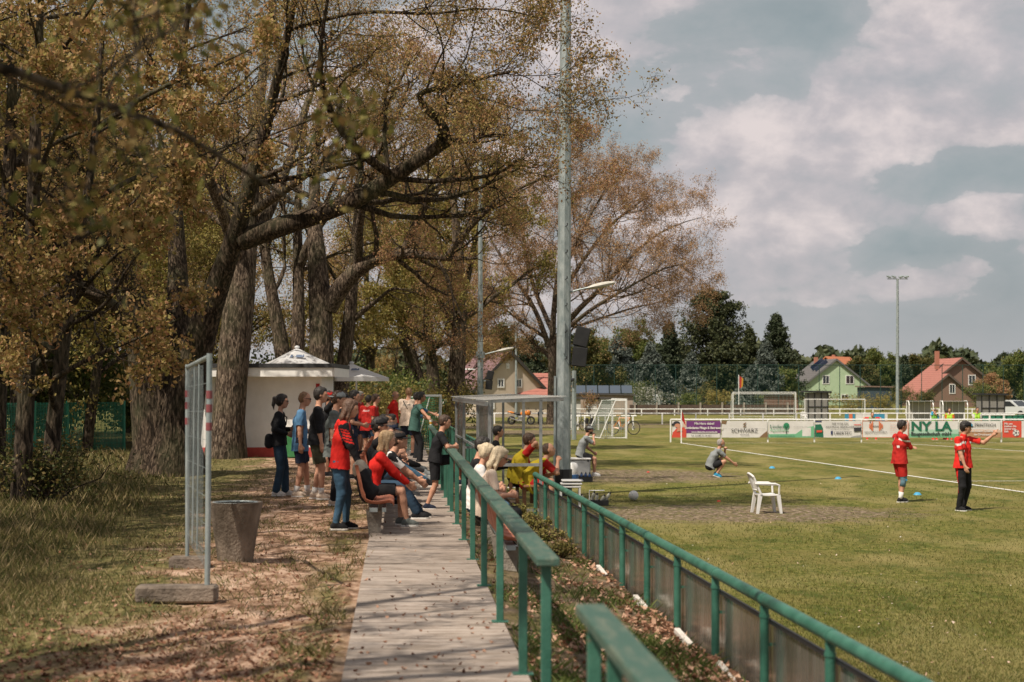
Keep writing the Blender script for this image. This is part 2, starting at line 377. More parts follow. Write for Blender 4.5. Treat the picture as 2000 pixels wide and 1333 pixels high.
def tree(name, label, cat, limbs, seed, leafmat, barkm, loc=(0, 0, 0), group=None, cfg=None, scale=1.0, rz=0.0):
    """limbs: list of (points, radii) in local metres. levels of branches grow from them, leaves from the last two"""
    c = dict(n1=7, n2=6, n3=5, n4=0, l1=.55, l2=.55, l3=.5, l4=.5, a1=(30, 75), a2=(30, 75), a3=(25, 80), w=.16, trop=.06, per=10, size=.085, spread=.07, tmin=.3, droop=.4, sides=10, nn=12, skip=0, aspect=.6, rmin=.006, leafl=2)
    c.update(cfg or {}); rng = np.random.default_rng(seed)
    root = thing(name, label, cat, loc, rz, group, scale)
    G = [resample(p, r, c['nn']) for p, r in limbs]; P0 = np.stack([g[0] for g in G]); R0 = np.stack([g[1] for g in G])
    wood = [tubes(P0, R0 , c['sides'])]
    br = P0[c['skip']:], R0[c['skip']:]
    tm1 = c.get('tm1', .3)
    P1, R1 = children(rng, *br, c['n1'], tm1, c['a1'], c['l1'], 8, c['w'] * .85, c['trop'], .44, c['rmin'] * 1.3, lfix=c.get('m1'))
    P2, R2 = children(rng, P1, R1, c['n2'], c['tmin'], c['a2'], c['l2'], 6, c['w'] * 1.2, c['trop'], .55, c['rmin'])
    P3, R3 = children(rng, P2, R2, c['n3'], c['tmin'], c['a3'], c['l3'], 4, c['w'] * 1.3, c['trop'] * .6, .6, c['rmin'] * .75)
    wood += [tubes(P1, R1, 6), tubes(P2, R2, 4), tubes(P3, R3, 3)]
    last = [P2, P3]
    if c['n4']:
        P4, R4 = children(rng, P3, R3, c['n4'], c['tmin'], c['a3'], c['l4'], 3, c['w'] * 1.3, 0, .6, c['rmin'] * .6)
        wood.append(tubes(P4, R4, 3)); last = [P3, P4]
    V, Q = join(wood); np_obj('trunk', V, [Q], barkm, root, smooth=True)
    lv = [leaves(rng, last[0], max(1, c['per'] // 2), c['size'], c['spread'], c['aspect'], c['droop'], .45), leaves(rng, last[1], c['per'], c['size'], c['spread'], c['aspect'], c['droop'], .15)]
    V, Q = join(lv); np_obj('crown', V, [Q], leafmat, root)
    return root
def bush(name, label, cat, loc, seed, leafmat, r=1.0, h=1.2, n=2600, size=.07, group=None, stems=9):
    rng = np.random.default_rng(seed); root = thing(name, label, cat, loc, 0, group)
    a = rng.uniform(0, 2 * np.pi, stems); e = rng.uniform(.1, 1, stems)
    P = np.stack([np.stack([np.cos(a) * r * e * t, np.sin(a) * r * e * t, np.full(stems, h) * (t ** .8) * rng.uniform(.75, 1.05)], 1) for t in np.linspace(0, 1, 5)], 1)
    P[:, 1:] += rng.normal(size=P[:, 1:].shape) * .06 * r
    Rr = np.full((stems, 5), .018) * np.linspace(1, .4, 5)
    P1, R1 = children(rng, P, Rr, 8, .15, (25, 80), .5, 4, .25, .04, .6, .005)
    P2, R2 = children(rng, P1, R1, 4, .2, (25, 80), .5, 3, .25, 0, .6, .004)
    V, Q = join([tubes(P, Rr, 5), tubes(P1, R1, 4), tubes(P2, R2, 3)]); np_obj('stems', V, [Q], M_bark2, root, smooth=True)
    per = max(2, int(n / len(P2) / 1.3)); V, Q = join([leaves(rng, P1, per, size, .08 * r, .6, .2), leaves(rng, P2, per, size, .08 * r, .6, .2)])
    V = V[(V[:, 2] > .02).reshape(-1, 4).all(1).repeat(4)]; np_obj('foliage', V, [np.arange(len(V)).reshape(-1, 4)], leafmat, root)
    return root
def conifer(name, label, loc, seed, h, w, leafmat, kind='spruce', group=None, dens=1.0, cat='tree'):
    rng = np.random.default_rng(seed); root = thing(name, label, cat, loc, rng.uniform(0, 6), group)
    P0 = np.stack([np.array([0, 0, h * t]) + rng.normal(size=3) * .05 * t for t in np.linspace(0, 1, 12)])[None]; R0 = (np.linspace(h * .018, .02, 12))[None]
    nb = int((150 if kind == 'spruce' else 150) * dens); tm = .06
    if kind == 'spruce': sh = lambda t: (1 - t) ** .85 + .03; ang = (75, 105); tr = -.02
    else: sh = lambda t: np.sqrt(np.clip(1 - t ** 2.2, 0, 1)) * np.clip(.55 + t * 1.2, 0, 1) * .85 + .05; ang = (55, 95); tr = .05
    P1, R1 = children(rng, P0, R0, nb, tm, ang, 1, 7, .06, tr, .35, .015, lfix=w, tmax=.99, shape=sh)
    P2, R2 = children(rng, P1, R1, 12, .12, (30, 70), .35, 4, .15, -.02 if kind == 'spruce' else .08, .5, .01)
    V, Q = join([tubes(P0, R0, 8), tubes(P1, R1, 4), tubes(P2, R2, 3)]); np_obj('trunk', V, [Q], M_bark2, root, smooth=True)
    s = .30 if kind == 'spruce' else .34
    V, Q = join([leaves(rng, P1, 12, s * 1.15, .14, .5, .2), leaves(rng, P2, 10, s * 1.15, .16, .5, .3 if kind == 'spruce' else -.5)])
    np_obj('crown', V, [Q], leafmat, root); return root
# ------------------------------------------------------------------ one continuous surface from blended volumes
def surface(prims, h=.0125, k=.03):
    """prims: ('c', a, b, ra, rb) tapered limb or ('e', centre, radii, 3x3 axes). Smooth union, meshed as one skin."""
    lo = np.full(3, 1e9); hi = -lo; bbs = []
    for p in prims:
        if p[0] == 'c':
            a, b = np.array(p[1]), np.array(p[2]); r = max(p[3], p[4]); l0, h0 = np.minimum(a, b) - r, np.maximum(a, b) + r
        else:
            a = np.array(p[1]); r = max(p[2]); l0, h0 = a - r, a + r
        bbs.append((l0, h0)); lo = np.minimum(lo, l0); hi = np.maximum(hi, h0)
    lo = lo - 3 * h; n = np.ceil((hi - lo) / h).astype(int) + 4
    Fd = np.full(n, 1.0, np.float32); mg = k + 2.5 * h
    for p, (l0, h0) in zip(prims, bbs):
        i0 = np.maximum(((l0 - mg - lo) / h).astype(int), 0); i1 = np.minimum(((h0 + mg - lo) / h).astype(int) + 2, n)
        X, Y, Z = [np.arange(i0[q], i1[q]) * h + lo[q] for q in range(3)]
        G = np.stack(np.meshgrid(X, Y, Z, indexing='ij'), -1).astype(np.float32)
        if p[0] == 'c':
            a, b = np.array(p[1], np.float32), np.array(p[2], np.float32); ab = b - a; q = G - a
            t = np.clip((q @ ab) / max(1e-9, float(ab @ ab)), 0, 1); d = np.linalg.norm(q - t[..., None] * ab, axis=-1) - (p[3] + (p[4] - p[3]) * t)
        else:
            M_ = np.array(p[3], np.float32); q = (G - np.array(p[1], np.float32)) @ M_; r = np.array(p[2], np.float32)
            k0 = np.linalg.norm(q / r, axis=-1); k1 = np.linalg.norm(q / (r * r), axis=-1) + 1e-6; d = k0 * (k0 - 1) / k1
        s = tuple(slice(i0[q], i1[q]) for q in range(3)); f = Fd[s]
        hh = np.clip(.5 + .5 * (f - d) / k, 0, 1); Fd[s] = f * (1 - hh) + d * hh - k * hh * (1 - hh)
    ins = Fd < 0; c = [ins[a:n[0] - 1 + a, b:n[1] - 1 + b, e:n[2] - 1 + e] for a in (0, 1) for b in (0, 1) for e in (0, 1)]
    s_ = sum(x.astype(np.int8) for x in c); act = (s_ > 0) & (s_ < 8); idx = np.full(act.shape, -1, np.int64); cells = np.argwhere(act); idx[act] = np.arange(len(cells))
    acc = np.zeros((len(cells), 3)); cnt = np.zeros(len(cells))
    for ax in range(3):
        u, w = [q for q in range(3) if q != ax]
        for du in (0, 1):
            for dw in (0, 1):
                o0 = np.zeros(3, int); o0[u] = du; o0[w] = dw; o1 = o0.copy(); o1[ax] = 1
                f0 = Fd[tuple((cells + o0).T)]; f1 = Fd[tuple((cells + o1).T)]; mk = (f0 < 0) != (f1 < 0); t = f0 / np.where(mk, f0 - f1, 1)
                P = np.tile(o0.astype(float), (len(cells), 1)); P[:, ax] += t; acc[mk] += P[mk]; cnt[mk] += 1
    V = (cells + acc / cnt[:, None]) * h + lo; Q = []
    for ax in range(3):
        u, w = (ax + 1) % 3, (ax + 2) % 3; a = ins; b = np.roll(ins, -1, ax); df = (a != b); sl_ = [slice(1, -1)] * 3
        e = np.argwhere(df[tuple(sl_)]) + 1; eu = np.eye(3, dtype=int)[u]; ew = np.eye(3, dtype=int)[w]
        q = np.stack([idx[tuple((e - a_ - b_).T)] for a_, b_ in ((0 * eu, 0 * ew), (eu, 0 * ew), (eu, ew), (0 * eu, ew))], 1)
        fl = ~ins[tuple(e.T)]; q[fl] = q[fl][:, ::-1]; Q.append(q)
    Q = np.concatenate(Q); Q = Q[(Q >= 0).all(1)]
    for _ in range(1):      # light smoothing
        S = V.copy(); ct = np.ones(len(V))
        for i in range(4):
            np.add.at(S, Q[:, i], V[Q[:, (i + 1) % 4]]); np.add.at(ct, Q[:, i], 1)
        V = S / ct[:, None]
    return V, Q
def trim(V, Q, cuts):
    c = V[Q].mean(1); keep = np.ones(len(Q), bool)
    for o_, n_, r_ in cuts:
        d = c - np.array(o_); q = d @ np.array(n_); keep &= ~((q > 0) & (q < .3) & (np.linalg.norm(d - q[:, None] * np.array(n_)[None], axis=1) < r_))
    Q = Q[keep]; used = np.unique(Q); mp_ = np.full(len(V), -1); mp_[used] = np.arange(len(used)); return V[used], mp_[Q]
def wrinkle(V, amp, seed, sc=1.0):
    rng = np.random.default_rng(seed); d = np.zeros(len(V))
    for i in range(5):
        k = rng.normal(size=3) * (14 + 12 * i) * sc; k[2] *= 1.3; d += np.sin(V @ k + rng.uniform(0, 6) + 1.5 * np.sin(V @ (rng.normal(size=3) * 9))) / (1 + .5 * i)
    c = V.mean(0); n = V - c; n[:, 2] *= .2; n /= np.linalg.norm(n, axis=1, keepdims=True) + 1e-6
    return V + n * (d * amp / 2.5)[:, None]
M_skin = mat('skin', (.46, .235, .15), (.54, .29, .195), scale=8, rough=.55, spec=.35)
M_skin2 = mat('tanned_skin', (.33, .16, .095), (.40, .20, .13), scale=8, rough=.55, spec=.35)
M_lip = mat('lips', (.33, .12, .09), rough=.5)
M_eye = mat('eye', (.02, .015, .012), rough=.2)
M_hair = {k: mat('hair_' + k, tuple(q * .7 for q in c), c, scale=30, rough=.55, bump=.5, bscale=70, stretch=(1, 1, .15)) for k, c in
          dict(brown=(.075, .04, .024), dark=(.022, .016, .013), blond=(.42, .28, .15), pale=(.62, .50, .34), ginger=(.30, .16, .08), grey=(.35, .32, .29), auburn=(.12, .06, .035)).items()}
C = dict(black=(.014, .014, .016), navy=(.018, .024, .045), red=(.62, .022, .016), blue=(.085, .19, .33), grey=(.12, .135, .13), teal=(.045, .10, .085), olive=(.075, .075, .045),
         jeans=(.055, .12, .19), jeansd=(.03, .06, .10), cream=(.62, .50, .40), white=(.68, .66, .64), pink=(.48, .33, .29), yellow=(.44, .33, .02), lgrey=(.22, .235, .24), brace=(.13, .23, .29), lime=(.36, .62, .05), green=(.16, .42, .06), sky=(.05, .30, .50), redd=(.42, .02, .016), orange=(.6, .13, .03))
CM = {k: cloth(k, v) for k, v in C.items()}
M_sole = mat('sole_rubber', (.62, .60, .57), (.70, .68, .65), rough=.6)
M_lens = mat('dark_lens', (.01, .01, .012), rough=.1, spec=.8)
def ik(a, b, l1, l2, pole):
    a, b, pole = Vector(a), Vector(b), Vector(pole); d = b - a; D = d.length
    if D > (l1 + l2) * .998: b = a + d * ((l1 + l2) * .998 / D); d = b - a; D = d.length
    if D < abs(l1 - l2) * 1.02 + .02: b = a + d.normalized() * (abs(l1 - l2) * 1.02 + .02); d = b - a; D = d.length
    x = (l1 * l1 - l2 * l2 + D * D) / (2 * D); hh = math.sqrt(max(0, l1 * l1 - x * x)); u = d / D; p = pole - u * pole.dot(u)
    p = p.normalized() if p.length > 1e-5 else Vector((0, 0, 1)); return a + u * x + p * hh, b
def cn(a, b, ra, rb): return ('c', tuple(a), tuple(b), ra, rb)
def person(label, pos, yaw=0.0, h=1.78, pel=(0, 0, .95), lean=(3, 5), twist=0.0, side=0.0, hip_yaw=0.0, head=(0, 0), feet=None, hands=None, poleA=None, poleK=None,
           female=False, build=1.0, skin=None, top='black', topmats=None, pat=None, sleeve='short', hood=None, collar=False, low='shorts', lowc='black', lowmats=None, lowpat=None,
           shoe='black', socks=None, hair=('short', 'brown'), cap=None, capback=False, glasses=None, beard=False, bag=None, group=None, vox=.0125, untuck=.05, curl=.6, hdir=None, extras=None, bare=(1, 1), cat='person', foot_pitch=(0, 0)):
    root = thing('person', label, cat, pos, R(yaw), group, h / 1.78); skin = skin or M_skin; b_ = build
    X = Vector((1, 0, 0)); Z = Vector((0, 0, 1)); pel = Vector(pel)
    def dirv(a): return Vector((math.sin(R(a)), -math.sin(R(side)), math.cos(R(a)))).normalized()
    b_ = build = build * 1.07
    wa = pel + dirv(lean[0] * .6) * .13; ch = wa + dirv(lean[0]) * .19; nk = ch + dirv(lean[1]) * .215
    ly = Vector((-math.sin(R(twist)), math.cos(R(twist)), 0)); fx = Vector((math.cos(R(twist)), math.sin(R(twist)), 0))
    hy = Vector((-math.sin(R(hip_yaw)), math.cos(R(hip_yaw)), 0)); hf = Vector((math.cos(R(hip_yaw)), math.sin(R(hip_yaw)), 0))
    sw = (.155 if female else .178) * (1 + (b_ - 1) * .5); hw = .098 if female else .09
    up2 = dirv(lean[1]); SH = {s: nk - up2 * .055 + ly * sw * s for s in (1, -1)}; HJ = {s: pel - Z * .03 + hy * hw * s for s in (1, -1)}
    feet = feet or [(0.02, .11, .085), (0.02, -.11, .085)]; hands = hands or [(.05, .25, .80), (.05, -.25, .80)]
    J = dict(pel=pel, waist=wa, chest=ch, neck=nk, up=up2, ly=ly, fx=fx, SH=SH); K = {}; A = {}; E = {}; Wr = {}
    # head frame
    hp, hyw = head; cz, sz = math.cos(R(hyw)), math.sin(R(hyw)); cp, sp = math.cos(R(hp)), math.sin(R(hp))
    hx = Vector((cz * cp, sz * cp, -sp)); hyv = Vector((-sz, cz, 0)); hz = hx.cross(hyv); HM = Matrix((hx, hyv, hz)).transposed()
    nt_ = nk + up2 * .035 + hx * .012; hc = nk + up2 * .07 + hz * .115 + hx * .025; J.update(hc=hc, hx=hx, hy=hyv, hz=hz)
    def H(x, y, z): return hc + hx * x + hyv * y + hz * z
    hands = [H(*q[1:]) if q[0] == 'H' else q for q in hands]
    for i, s in enumerate((1, -1)):
        pk = Vector(poleK[i]) if poleK else hf + hy * s * .12
        K[s], A[s] = ik(HJ[s], feet[i][:3], .43, .415, pk)
        pa = Vector(poleA[i]) if poleA else Vector((-.8, s * .7, -.3))
        E[s], Wr[s] = ik(SH[s], hands[i], .285, .255, pa)
    J.update(K=K, A=A, E=E, W=Wr)
    He = lambda c, r: ('e', tuple(H(*c)), r, [tuple(q) for q in HM])
    # --- body
    P = [He((0, 0, .02), (.098, .077, .105)), He((.022, 0, -.05), (.072, .058, .068)), cn(H(.052, 0, -.088), H(.068, 0, -.088), .024, .02),
         cn(H(.088, 0, .018), H(.108, 0, -.022), .010, .014), cn(H(.078, .03, .03), H(.078, -.03, .03), .018, .018),
         cn(H(.083, 0, -.052), H(.086, 0, -.052), .020, .018), cn(nk - up2 * .03, H(-.015, 0, -.05), .056 if not female else .046, .05 if not female else .043)]
    for s in (1, -1): P += [He((-.008, .078 * s, -.005), (.018, .011, .030)), cn(H(.045, .045 * s, -.02), H(.05, .04 * s, -.03), .022, .02)]
    for s in (1, -1):
        P += [cn(pel + hy * s * .065, wa + ly * s * .055, .098 * b_, .085 * b_), cn(wa + ly * s * .055, ch + ly * s * .075, .085 * b_, .098 * b_), cn(ch + ly * s * .075, nk - up2 * .07 + ly * s * .08, .098 * b_, .07), cn(nk - up2 * .03 + ly * s * .03, SH[s], .05, .055)]
        P += [cn(SH[s], E[s], .054 * b_, .040), cn(E[s], E[s] + (Wr[s] - E[s]) * .35, .041, .040), cn(E[s] + (Wr[s] - E[s]) * .3, Wr[s], .040, .026)]
        P += [cn(HJ[s], K[s], .088 * b_, .056), cn(K[s], K[s] + (A[s] - K[s]) * .35, .052, .054), cn(K[s] + (A[s] - K[s]) * .3, A[s], .054, .036)]
        i = 0 if s == 1 else 1; fd = (hf if len(feet[i]) < 4 else Vector((math.cos(R(feet[i][3])), math.sin(R(feet[i][3])), 0))); fp = foot_pitch[i]
        fdz = (fd * math.cos(R(fp)) - Z * math.sin(R(fp))).normalized(); fdn = (Z * math.cos(R(fp)) + fd * math.sin(R(fp)))
        J[('f', s)] = (fd, fdz, fdn); P += [cn(A[s], A[s] - fdn * .04 - fdz * .04, .036, .034), cn(A[s] - fdn * .045, A[s] - fdn * .055 + fdz * .13, .036, .028)]
        # hand
        fa = (Wr[s] - E[s]).normalized(); hd = Vector(hdir[i]).normalized() if hdir and hdir[i] else fa
        pn = (Vector((0, -s, 0)) - hd * hd.dot(Vector((0, -s, 0))))
        if pn.length < .3: pn = Vector((0, 0, -1)) - hd * hd.dot(Vector((0, 0, -1)))
        pn.normalize(); sd = hd.cross(pn).normalized() * (1 if hd.cross(pn).dot(X + Z) > 0 else -1)
        P += [cn(Wr[s], Wr[s] + hd * .02, .025, .024)] + [cn(Wr[s] + hd * .02 + sd * q, Wr[s] + hd * .085 + sd * q * 1.35, .016, .0135) for q in (-.024, -.008, .008, .024)]
        cu = curl if isinstance(curl, (int, float)) else curl[i]
        for q, ln in zip((-1.5, -.5, .5, 1.5), (.062, .078, .084, .074)):
            pt = cu == 'point'; c_ = (0.0 if q > 1 else 1.5) if pt else cu
            b0 = Wr[s] + hd * .09 + sd * q * .0205; d1 = (hd * math.cos(c_ * .7) + pn * math.sin(c_ * .7)); d2 = (hd * math.cos(c_ * 1.6) + pn * math.sin(c_ * 1.6))
            m1 = b0 + d1 * ln * .5; P += [cn(b0, m1, .0108, .0098), cn(m1, m1 + d2 * ln * .5, .0098, .0085)]
        tb = Wr[s] + hd * .035 + sd * .028; td = (hd * .6 + sd * .7 + pn * .35).normalized(); P += [cn(tb, tb + td * .04, .0145, .012), cn(tb + td * .04, tb + td * .05 + hd * .02, .012, .0095)]
    V, Q = surface(P, vox, .016); body = np_obj('body', V, [Q], skin, root, smooth=True)
    # --- face details
    if not glasses:
        for s in (1, -1): MB().ell(H(.088, .031 * s, .012), (.006, .011, .006), HM, 8, 5).build('eye', M_eye, root)
    mb = MB(); mb.ell(H(.099, 0, -.052), (.007, .024, .006), HM, 10, 6); mb.build('mouth', M_lip, root)
    if glasses:
        mb = MB()
        for s in (1, -1):
            mb.ell(H(.101, .033 * s, .012), (.007, .026, .018), HM, 12, 6); mb.tube([H(.095, .055 * s, .02), H(.04, .078 * s, .018), H(-.01, .084 * s, .01)], .0035, 5)
        mb.tube([H(.104, .012, .016), H(.106, -.012, .016)], .003, 5)
        mb.build('glasses', M_lens if glasses == 'sun' else M_dark, root)
    # --- hair
    hs, hcN = hair; HP = []
    if hs in ('short', 'long', 'ponytail', 'bun'):
        t_ = .012; HP = [He((-.022, 0, .035), (.094 + t_, .078 + t_, .098 + t_)), He((-.045, 0, -.01), (.068, .074, .075)), He((.03, 0, .095), (.055, .06, .035))]
        if hs != 'short': HP += [He((-.03, 0, .0), (.075, .086, .09))]
    if hs == 'buzz': HP = [He((-.018, 0, .03), (.094, .081, .100)), He((-.035, 0, -.01), (.072, .077, .065))]
    if hs == 'bald': HP = [He((-.035, 0, -.012), (.068, .081, .042))]
    if hs == 'long':
        for q, lz in ((-1, .24), (-.6, .28), (-.2, .30), (.2, .30), (.6, .28), (1, .24)):
            a0 = H(-.05 - .03 * (1 - abs(q)), .075 * q, -.03); a1 = H(-.075 - .02 * (1 - abs(q)), .085 * q, -.14); HP += [cn(a0, a1, .034, .032), cn(a1, a1 - Z * (lz - .14) - hx * .01, .032, .012)]
        for s in (1, -1): HP += [cn(H(.01, .082 * s, .02), H(.0, .09 * s, -.12), .02, .022), cn(H(.0, .09 * s, -.12), H(.01, .085 * s, -.20), .022, .010)]
    if hs == 'ponytail': HP += [cn(H(-.10, 0, .06), H(-.145, 0, .05), .022, .03), cn(H(-.145, 0, .05), H(-.155, 0, -.07), .034, .028), cn(H(-.155, 0, -.07), H(-.14, 0, -.16), .028, .008)]
    if hs == 'bun': HP += [He((-.12, 0, .05), (.04, .04, .04))]
    if HP:
        V, Q = surface(HP, min(vox, .011), .02); V = wrinkle(V, .007, 3, 2.4); np_obj('hair', V, [Q], M_hair[hcN], root, smooth=True)
    if beard:
        V, Q = surface([He((.03, 0, -.062), (.072, .062, .052)), cn(H(.06, 0, -.09), H(.075, 0, -.09), .026, .02)], .011, .02); np_obj('beard', V, [Q], M_hair[hcN], root, smooth=True)
    if cap:
        sg = -1 if capback else 1; mb = MB(); n = 20; rows = 6; vs = []; fs = []
        for i in range(rows + 1):
            a = math.pi / 2 * i / rows
            for k in range(n):
                w_ = 2 * math.pi * k / n; vs.append(H(-.006 + .112 * math.cos(a) * math.cos(w_), .094 * math.cos(a) * math.sin(w_), .042 + (.004 * math.cos(2 * w_)) + .096 * math.sin(a) ** .9))
        fs = [(i * n + k, i * n + (k + 1) % n, (i + 1) * n + (k + 1) % n, (i + 1) * n + k) for i in range(rows) for k in range(n)] + [tuple(range(n))[::-1]]
        mb.add(vs, fs)
        cap_o = mb.build('cap', CM[cap[0]] if isinstance(cap, tuple) else CM[cap], root, smooth=True)
        mb = MB(); vs = []; m_ = 9
        for th in (0, -.006):
            for i in range(m_):
                w_ = R(-62 + 124 * i / (m_ - 1))
                vs += [H(sg * (.102 * math.cos(w_)) - .004, .092 * math.sin(w_), .047 + th), H(sg * (.102 * math.cos(w_) + .082 * math.cos(w_ * .9) ** .7) - .004, .088 * math.sin(w_), .040 - .012 * (1 - math.cos(w_)) + th - .006)]
        o2 = 2 * m_; fs = []
        for i in range(m_ - 1): a = 2 * i; fs += [(a, a + 1, a + 3, a + 2), (o2 + a, o2 + a + 2, o2 + a + 3, o2 + a + 1), (a + 1, o2 + a + 1, o2 + a + 3, a + 3)]
        mb.add(vs, fs); mb.build('brim', CM[cap[1]] if isinstance(cap, tuple) else CM[cap], cap_o, smooth=True)
    # --- top
    if top:
        g = .016; T = []; cuts = [(pel - dirv(lean[0]) * (untuck + .03), -dirv(lean[0]), .3)]; hem = pel - Z * untuck if low != 'dress' else pel
        for s in (1, -1):
            T += [cn(hem + hy * s * hw * .95 - Z * .06, wa + ly * s * .064, .136 * b_, .106 * b_ + .004), cn(wa + ly * s * .06, ch + ly * s * .078, .1 * b_, .106 * b_), cn(ch + ly * s * .078, nk - up2 * .085 + ly * s * .085, .106 * b_, .078), cn(nk - up2 * .045 + ly * s * .035, SH[s] - ly * s * .004, .058, .063)]
            if sleeve == 'short': ad = (E[s] - SH[s]).normalized(); T += [cn(SH[s], SH[s] + ad * .26, .062 * b_, .064)]; cuts.append((SH[s] + ad * .215, ad, .085))
            elif sleeve == 'mid': T += [cn(SH[s], E[s], .064 * b_, .054), cn(E[s], E[s] + (Wr[s] - E[s]) * .25, .052, .05)]
            elif sleeve == 'long': T += [cn(SH[s], E[s], .066 * b_, .056), cn(E[s], E[s] + (Wr[s] - E[s]) * .93, .056, .038)]
        if collar: T += [cn(nk - up2 * .02, nk + up2 * .02, .066, .064)]
        if hood: T += []
        V, Q = surface(T, vox, .022); V, Q = trim(V, Q, cuts); V = wrinkle(V, .009, sum(map(ord, label)) % 97)
        ctr = V[Q].mean(1); mi = pat(ctr, J) if pat else None
        np_obj('jacket' if sleeve == 'long' else 'shirt', V, [Q], topmats or CM[top], root, smooth=True, midx=mi)
        if hood:
            V, Q = surface([cn(nk - up2 * .02 - fx * .06 + ly * .06, nk - up2 * .02 - fx * .06 - ly * .06, .042, .042), cn(nk - up2 * .02 + ly * .075, nk - up2 * .01 - fx * .07, .03, .045), cn(nk - up2 * .02 - ly * .075, nk - up2 * .01 - fx * .07, .03, .045), cn(nk - up2 * .07 - fx * .09, nk - up2 * .13 - fx * .10, .05, .03)], vox, .03)
            np_obj('hood', V, [Q], CM[hood], root, smooth=True)
    # --- lower
    T = []; cuts = []
    for s in (1, -1):
        T += [cn(pel + hy * s * .055 + Z * .02, HJ[s], .096 * b_, .099 * b_)]
        d = K[s] - HJ[s]
        if low == 'shorts': T += [cn(HJ[s], HJ[s] + d * .95, .102 * b_, .088)]; cuts.append((HJ[s] + d * .82, d.normalized(), .12))
        elif low == 'short_shorts': T += [cn(HJ[s], HJ[s] + d * .80, .102 * b_, .096)]; cuts.append((HJ[s] + d * .62, d.normalized(), .12))
        else:
            w1 = .074 if low == 'trousers' else .069; w2 = .058 if low == 'trousers' else (.070 if low == 'flare' else .046)
            T += [cn(HJ[s], K[s], .100 * b_, w1), cn(K[s], K[s] + (A[s] - K[s]) * (.97 if low != 'crop' else .8), w1, w2)]
    V, Q = surface(T, vox, .02); V, Q = trim(V, Q, cuts) if cuts else (V, Q); V = wrinkle(V, .006, 11 + len(label)); ctr = V[Q].mean(1)
    np_obj('shorts' if 'shorts' in low else 'trousers', V, [Q], lowmats or CM[lowc], root, smooth=True, midx=lowpat(ctr, J) if lowpat else None)
    # --- shoes and socks
    for s in (1, -1):
        fd, fdz, fdn = J[('f', s)]; a = A[s]; lat = fdz.cross(fdn)
        T = [cn(a + fdn * .0, a - fdn * .035 - fdz * .03, .045, .044), cn(a - fdn * .04 - fdz * .03, a - fdn * .05 + fdz * .10, .044, .040), cn(a - fdn * .05 + fdz * .10 + lat * .008, a - fdn * .056 + fdz * .145, .040, .030), cn(a - fdn * .01 + fdz * .01, a - fdn * .035 + fdz * .09, .038, .03)]
        V, Q = surface(T, min(vox, .0125), .02); so_ = np_obj('shoe', V, [Q], CM[shoe] if isinstance(shoe, str) else shoe, root, smooth=True)
        mb = MB(); poly = [(-.08, -.03), (-.045, -.045), (.06, -.045), (.13, -.05), (.165, -.034), (.178, 0), (.165, .034), (.13, .05), (.06, .045), (-.045, .045), (-.08, .03)]
        Mx = Matrix((fdz, lat, fdn)).transposed(); vs = [a + Mx @ Vector((x, y, z)) for z in (-.088, -.066) for x, y in poly]; k_ = len(poly)
        mb.add(vs, [tuple(range(k_))[::-1], tuple(range(k_, 2 * k_))] + [(i, (i + 1) % k_, (i + 1) % k_ + k_, i + k_) for i in range(k_)]); mb.build('sole', M_sole, so_)
        if socks:
            mb = MB(); d = (K[s] - a); mb.tube([a - d * .02, a + d * .10, a + d * (.34 if socks == 'high' else .24)], [.047, .045, .051], 12); mb.build('sock', CM['white'], root, smooth=True)
    if extras: extras(root, J, H, HM)
    return root
# ================================================================== SETTING
def posmask(t, cx, cy, rx, ry, noise_sock, soft=.35, n_amp=.9):
    """1 inside an ellipse of the ground, ragged edge"""
    g = N('ShaderNodeTexCoord', t); mp = N('ShaderNodeMapping', t); mp.inputs['Scale'].default_value = (1 / rx, 1 / ry, 0); mp.inputs['Location'].default_value = (-cx / rx, -cy / ry, 0)
    t.links.new(g.outputs['Object'], mp.inputs[0]); v = N('ShaderNodeVectorMath', t, operation='LENGTH'); t.links.new(mp.outputs[0], v.inputs[0])
    d = mathn('ADD', v.outputs['Value'], mathn('MULTIPLY', mathn('SUBTRACT', noise_sock, .5, nt_=t), n_amp, nt_=t), nt_=t)
    return ramp(d, [(1 - soft, 1.0), (1.0, 0.0)], t)
def gnoise(t, sc, det=5, st=(1, 1, 1), rough=.6, off=0):
    g = N('ShaderNodeTexCoord', t); mp = N('ShaderNodeMapping', t); mp.inputs['Scale'].default_value = st; mp.inputs['Location'].default_value = (off, off * .7, 0)
    t.links.new(g.outputs['Object'], mp.inputs[0]); n = N('ShaderNodeTexNoise', t); n.inputs['Scale'].default_value = sc; n.inputs['Detail'].default_value = det; n.inputs['Roughness'].default_value = rough
    t.links.new(mp.outputs[0], n.inputs['Vector']); return n.outputs[0]
def newmat(name, rough=.95):
    m_ = bpy.data.materials.new(name); m_.use_nodes = True; p = m_.node_tree.nodes['Principled BSDF']; p.inputs['Roughness'].default_value = rough; p.inputs['Specular IOR Level'].default_value = .15
    return m_, m_.node_tree, p
def bumpto(t, p, sock, dist, st=1.0):
    b = N('ShaderNodeBump', t); b.inputs['Strength'].default_value = st; b.inputs['Distance'].default_value = dist; t.links.new(sock, b.inputs['Height']); t.links.new(b.outputs[0], p.inputs['Normal'])
